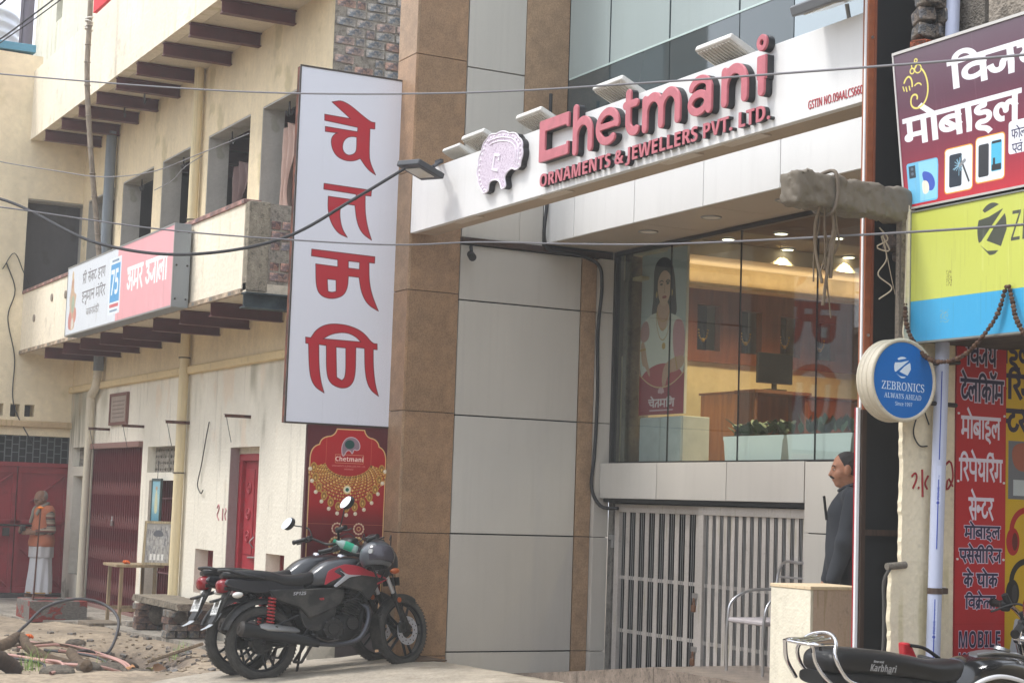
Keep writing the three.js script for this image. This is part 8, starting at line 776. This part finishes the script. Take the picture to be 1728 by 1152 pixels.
// ---------------------------------------------------------------- rubble, branches and cables on the ground
{
  const gy = (x, z, o = 0) => [x, groundH(x, z) + o, z];
  const bm = mt('#8a7660', { t: T.wood, s: 0.3, bump: 0.015, bs: 0.12 }), branch = (pts, r0, r1) => { const c = new THREE.CatmullRomCurve3(pts.map((p) => V(...p))), g = new THREE.TubeGeometry(c, 60, 1, 12), p = g.attributes.position, n = 13; for (let i = 0; i <= 60; i++) { const q = c.getPointAt(i / 60), r = mix(r0, r1, i / 60) * (i === 0 || i === 60 ? 0.02 : 1); for (let k = 0; k < n; k++) { const id = i * n + k, d = V(p.getX(id), p.getY(id), p.getZ(id)).sub(q), w = r * (1 + 0.35 * (wn(i * 0.12, (k % 12) * 0.5, 2.2) - 0.5)); p.setXYZ(id, q.x + d.x * w, q.y + d.y * w, q.z + d.z * w); } } g.computeVertexNormals(); return g; };
  solo('fallen_branch', [branch([gy(-17.3, -3.3, 0.06), gy(-17.6, -3.75, 0.1), gy(-18.0, -4.0, 0.16), gy(-17.6, -4.02, 0.08), gy(-17.4, -4.15, 0.03), gy(-17.2, -4.42, 0.03)], 0.06, 0.045)], bm, 'thick crooked fallen branch at the lower left', 'branch'); solo('log', [branch([gy(-17.8, -4.47, 0.07), gy(-16.8, -4.32, 0.06), gy(-15.9, -4.15, 0.06)], 0.05, 0.055)], bm, 'short stripped log lying among the cable loops', 'branch'); solo('tree_stump', [branch([gy(-15.9, -3.15, 0.0), gy(-15.9, -3.35, 0.12), gy(-15.9, -3.55, 0.0)], 0.09, 0.07)], mt('#5d4a3c', { t: T.wood, s: 0.2, bump: 0.02, bs: 0.1 }), 'dark stump end in the lower left corner', 'stump');
  solo('plank', [cb(0, 0, 0, 0.6, 0.03, 0.1, 0.006).rotateZ(0.35).rotateY(0.9).translate(-17.6, groundH(-17.6, -5.5) + 0.14, -5.5)], mt('#9b8a74', { t: T.wood, s: 0.3 }), 'broken plank leaning out of the dirt hole', 'plank'); solo('thin_stick', [branch([gy(-18.6, -4.0, 0.03), gy(-18.5, -4.5, 0.05), gy(-18.3, -5.0, 0.03)], 0.016, 0.008)], bm, 'thin twig lying along the sandy ground at lower left', 'stick');
  const cbm = mt('#3c3b3e', { roughness: 0.6 }), pk = mt('#b48a80', { roughness: 0.6 });
  const cv3 = (l) => l.map(([x, z, o]) => gy(x, z, o));
  solo('black_cable_loop', [tube([...cv3([[-18.4, -3.5, 0.02], [-18.87, -4.01, 0.03]]), [-19.3, 0.17, -4.34], [-19.55, 0.36, -4.62], [-19.5, 0.45, -4.95], [-19.35, 0.40, -5.2], [-19.0, 0.24, -5.28], ...cv3([[-18.7, -5.1, 0.06], [-18.3, -4.75, 0.03], [-18.13, -4.6, 0.02]])], 0.017, 120, 7)], cbm, 'black cable standing up in a wide loop before the planter', 'cable');
  const loop = (pts, m, lab, r) => solo('ground_cable', [tube(cv3(pts), r, 110, 6)], m, lab, 'cable');
  loop([[-18.3, -4.05, 0.03], [-18.5, -4.6, 0.04], [-18.35, -5.02, 0.06], [-17.7, -5.05, 0.05], [-17.0, -4.82, 0.04], [-16.5, -4.6, 0.03], [-16.3, -4.35, 0.03], [-16.6, -4.1, 0.03], [-17.4, -3.8, 0.02]], pk, 'pink cable coil curving past the dirt hole', 0.015);
  loop([[-18.0, -4.4, 0.05], [-18.1, -4.95, 0.05], [-17.5, -4.98, 0.05], [-17.0, -4.72, 0.04], [-16.7, -4.5, 0.03], [-16.4, -4.2, 0.03]], pk, 'second pink cable inside the larger pink coil', 0.014); loop([[-18.2, -4.3, 0.03], [-17.9, -4.7, 0.05], [-17.4, -4.75, 0.06], [-17.0, -4.62, 0.04], [-17.1, -4.4, 0.03], [-17.6, -4.1, 0.03]], cbm, 'grey cable bent in a tight loop beside the log', 0.014); loop([[-17.5, -3.7, 0.03], [-17.0, -3.95, 0.05], [-16.5, -4.05, 0.05], [-16.0, -3.95, 0.03], [-15.8, -3.8, 0.02]], pk, 'pink cable at the very bottom edge on the left', 0.014); loop([[-19.2, -4.3, 0.02], [-18.9, -4.75, 0.03], [-18.7, -4.95, 0.03], [-18.2, -4.85, 0.03]], pk, 'thin pink cable straight above the fallen branch', 0.011); loop([[-17.3, -3.5, 0.02], [-16.9, -3.75, 0.04], [-16.6, -3.9, 0.03], [-16.2, -3.85, 0.02]], cbm, 'grey cable end at the bottom edge by the grass tuft', 0.013);
  const rm = [mt('#93887b', { t: T.concrete, s: 0.4, bump: 0.02, bs: 0.1 }), mt('#7d6f60', { t: T.concrete, s: 0.3, bump: 0.02, bs: 0.1 }), mt('#a49a8d', { t: T.concrete, s: 0.4, bump: 0.02, bs: 0.1 })]; const stone = (s) => { const g = new THREE.IcosahedronGeometry(s, 3), p = g.attributes.position; for (let i = 0; i < p.count; i++) { const v = V(p.getX(i), p.getY(i), p.getZ(i)), k = 0.6 + 0.55 * wn(v.x / s * 0.7 + s * 90, v.y / s * 0.5 + v.z / s * 0.8, 1.6, 4) + 0.3 * Math.abs(wn(v.z / s + 7, v.x / s + v.y / s, 1.2, 1) - 0.5); p.setXYZ(i, v.x * k * 1.3, v.y * k * 0.55, v.z * k); } g.computeVertexNormals(); return g; };
  [[-16.9, -4.62, 0.24, 'flat grey rubble piece by the cable coils'], [-16.6, -4.3, 0.16, 'pale rubble lump beside the log end'], [-16.0, -3.9, 0.15, 'small rubble lump at the bottom edge'], [-19.5, -4.95, 0.13, 'low heap of dirt before the concrete apron'], [-18.6, -5.25, 0.12, 'small stone on the sandy rim of the hole'], [-17.2, -5.0, 0.13, 'brown clod in the middle of the hole'], [-16.2, -4.25, 0.13, 'broken mortar lump touching the concrete ramp']].forEach(([x, z, s, l], i) => { const m = solo('rubble', stone(s), rm[i % 3], l, 'rubble'); m.position.set(...gy(x, z, 0.0)); m.rotation.y = i; });
  const chips = []; for (let i = 0; i < 260; i++) { const x = rr(-20.5, -15.8), z = rr(-5.8, -3.6); if (x - crestX(z) > -0.3 || R() > 0.3 + pit(x, z)) continue; const s = rr(0.02, 0.07); chips.push(cb(0, 0, 0, s * rr(0.8, 2), s * 0.5, s, 0.004).rotateX(rr(-0.4, 0.4)).rotateY(R() * 6).rotateZ(rr(-0.3, 0.3)).translate(...gy(x, z, s * 0.15))); } const chp = struct('rubble_chips', chips, mt('#b0a191', { t: T.brick, s: 0.4 })); chp.userData = { kind: 'stuff', label: 'broken bits of brick and mortar strewn over the sand', category: 'rubble' };
  const crumbs = []; for (let i = 0; i < 4200; i++) { const x = rr(-21, -15.5), z = rr(-6, -3.4), k = pit(x, z); if (R() > 0.03 + 0.6 * k) continue; const s = rr(0.006, 0.02) * (1 + 0.7 * k); const g = new THREE.IcosahedronGeometry(s, 0); g.scale(1.3, 0.6, 1).rotateY(R() * 6).translate(...gy(x, z, s * 0.3)); crumbs.push(g); } const cr = struct('gravel', crumbs, mt('#b5a58f', { t: T.concrete, s: 0.3 })); cr.userData = { kind: 'stuff', label: 'loose crumbs of earth and gravel around the hole', category: 'gravel' };
  for (let i = 0; i < 3; i++) { const g = new THREE.PlaneGeometry(0.16, 0.1, 6, 4), p = g.attributes.position; for (let k = 0; k < p.count; k++) { const x = p.getX(k), y = p.getY(k); p.setXYZ(k, x, y * (1 - (x / 0.09) ** 2 * 0.8), 0.03 * Math.sin(x * 30) + y * y * 6); } g.computeVertexNormals(); const x = -17.5 + rr(-0.5, 0.5), z = -5.2 + rr(-0.15, 0.3), m = solo('dry_leaf', g, mt(['#a87a52', '#8f8a4a', '#b08a6a'][i % 3], { side: THREE.DoubleSide, roughness: 0.9 }), ['tan curled dry leaf lying in the dirt hole', 'olive green wilted leaf lying in the dirt hole', 'pale pinkish dry leaf lying in the dirt hole'][i], 'leaf'); m.position.set(...gy(x, z, 0.06)); m.rotation.set(-1.2 + rr(-0.4, 0.4), R() * 6, R()); }
  const blades = []; for (const [cx, cz, n] of [[-16.6, -3.85, 30], [-16.2, -3.7, 24], [-17.9, -5.65, 14], [-17.0, -4.55, 8]]) for (let i = 0; i < n; i++) { const L = rr(0.1, 0.3), g = new THREE.PlaneGeometry(0.008, L, 1, 4), p = g.attributes.position; for (let k = 0; k < p.count; k++) { const v = p.getY(k) / L + 0.5; p.setXYZ(k, p.getX(k) * (1 - v), v * L * (1 - 0.2 * v), v * v * L * 0.6); } g.computeVertexNormals(); g.rotateY(R() * 6).translate(...gy(cx + rr(-0.1, 0.1), cz + rr(-0.1, 0.1))); blades.push(g); } const gr = struct('grass', blades, mt('#7f9a4e', { side: THREE.DoubleSide })); gr.userData = { kind: 'stuff', label: 'sparse tufts of green grass among the rubble', category: 'grass' };
  solo('puddle_cover', [cb(0, 0, 0, 0.34, 0.012, 0.3, 0.004).rotateY(0.1).translate(-12.92, groundH(-12.92, -6.05) + 0.006, -6.08)], mt('#6d5846', { t: T.concrete, s: 0.3 }), 'brown sunken cover in the concrete before the brown pillar', 'drain cover');
}
// ---------------------------------------------------------------- overhead wires
{
  const w = (name, pts, r, label, m = C.wire) => solo(name, [tube(pts, r, 120, 6)], m, label, 'cable');
  w('service_cable', [[-16.6, 4.35, -2.35], [-15.19, 4.12, -2.99], [-13.82, 3.62, -3.54], [-12.99, 3.5, -4.06], [-12.66, 3.65, -4.66], [-12.47, 3.99, -5.16], [-12.36, 4.25, -5.52]], 0.0125, 'thick black cable sagging from the left to the black floodlight', mt('#3a3a3d'));
  w('overhead_wire', [[-16.28, 5.45, -2.82], [-15.63, 5.31, -3.01], [-13.45, 4.89, -3.99], [-12.08, 4.65, -4.49], [-10.51, 4.44, -5.14], [-8.75, 4.21, -5.51], [-7.22, 3.99, -5.65], [-5.71, 3.73, -5.55], [-5.47, 3.7, -5.57]], 0.0065, 'upper overhead wire crossing the tall sign and raised letters', mt('#77767a'));
  w('overhead_wire', [[-14.83, 3.98, -2.64], [-14.18, 3.89, -2.8], [-13.03, 3.67, -3.74], [-11.96, 3.53, -4.5], [-11.15, 3.45, -4.99], [-10.64, 3.44, -5.3], [-9.82, 3.36, -5.58], [-8.98, 3.27, -5.69], [-6.81, 3.05, -5.55], [-5.61, 2.94, -5.46], [-5.38, 2.93, -5.48]], 0.006, 'lower overhead wire crossing in front of the shop window', mt('#6b6a6e'));
  w('thin_wire', [[-20.35, 5.43, -3.72], [-20.23, 5.37, -3.96], [-19.95, 5.29, -4.51], [-19.5, 5.2, -4.94], [-18.94, 5.22, -5.36], [-18.37, 5.39, -5.75], [-17.74, 5.54, -6.07]], 0.006, 'thin grey wire looping to the hooks in the openings', mt('#8a888a')); w('thin_wire', [[-19.23, 5.07, -5.49], [-18.93, 5.15, -5.6], [-18.66, 5.27, -5.66], [-18.37, 5.36, -5.76]], 0.005, 'short thin wire between two window hooks', mt('#8a888a'));
  w('corner_wire', [[-18.21, 6.16, -3.32], [-18.12, 6.26, -3.47], [-17.96, 6.5, -3.73], [-17.85, 6.66, -3.9], [-17.77, 6.8, -4.03]], 0.009, 'twisted wires slanting across the water tank', C.wire); w('corner_wire', [[-18.42, 6.12, -3.36], [-18.33, 6.27, -3.51], [-18.13, 6.54, -3.82], [-17.94, 6.83, -4.13]], 0.007, 'lower strand of the wires crossing the grey pole', C.wire); w('corner_wire', [[-17.18, 6.25, -3.11], [-17.09, 6.34, -3.25], [-17.05, 6.42, -3.32]], 0.012, 'black wire cutting the extreme top left corner', C.wire);
}
renderer.render(scene, camera);
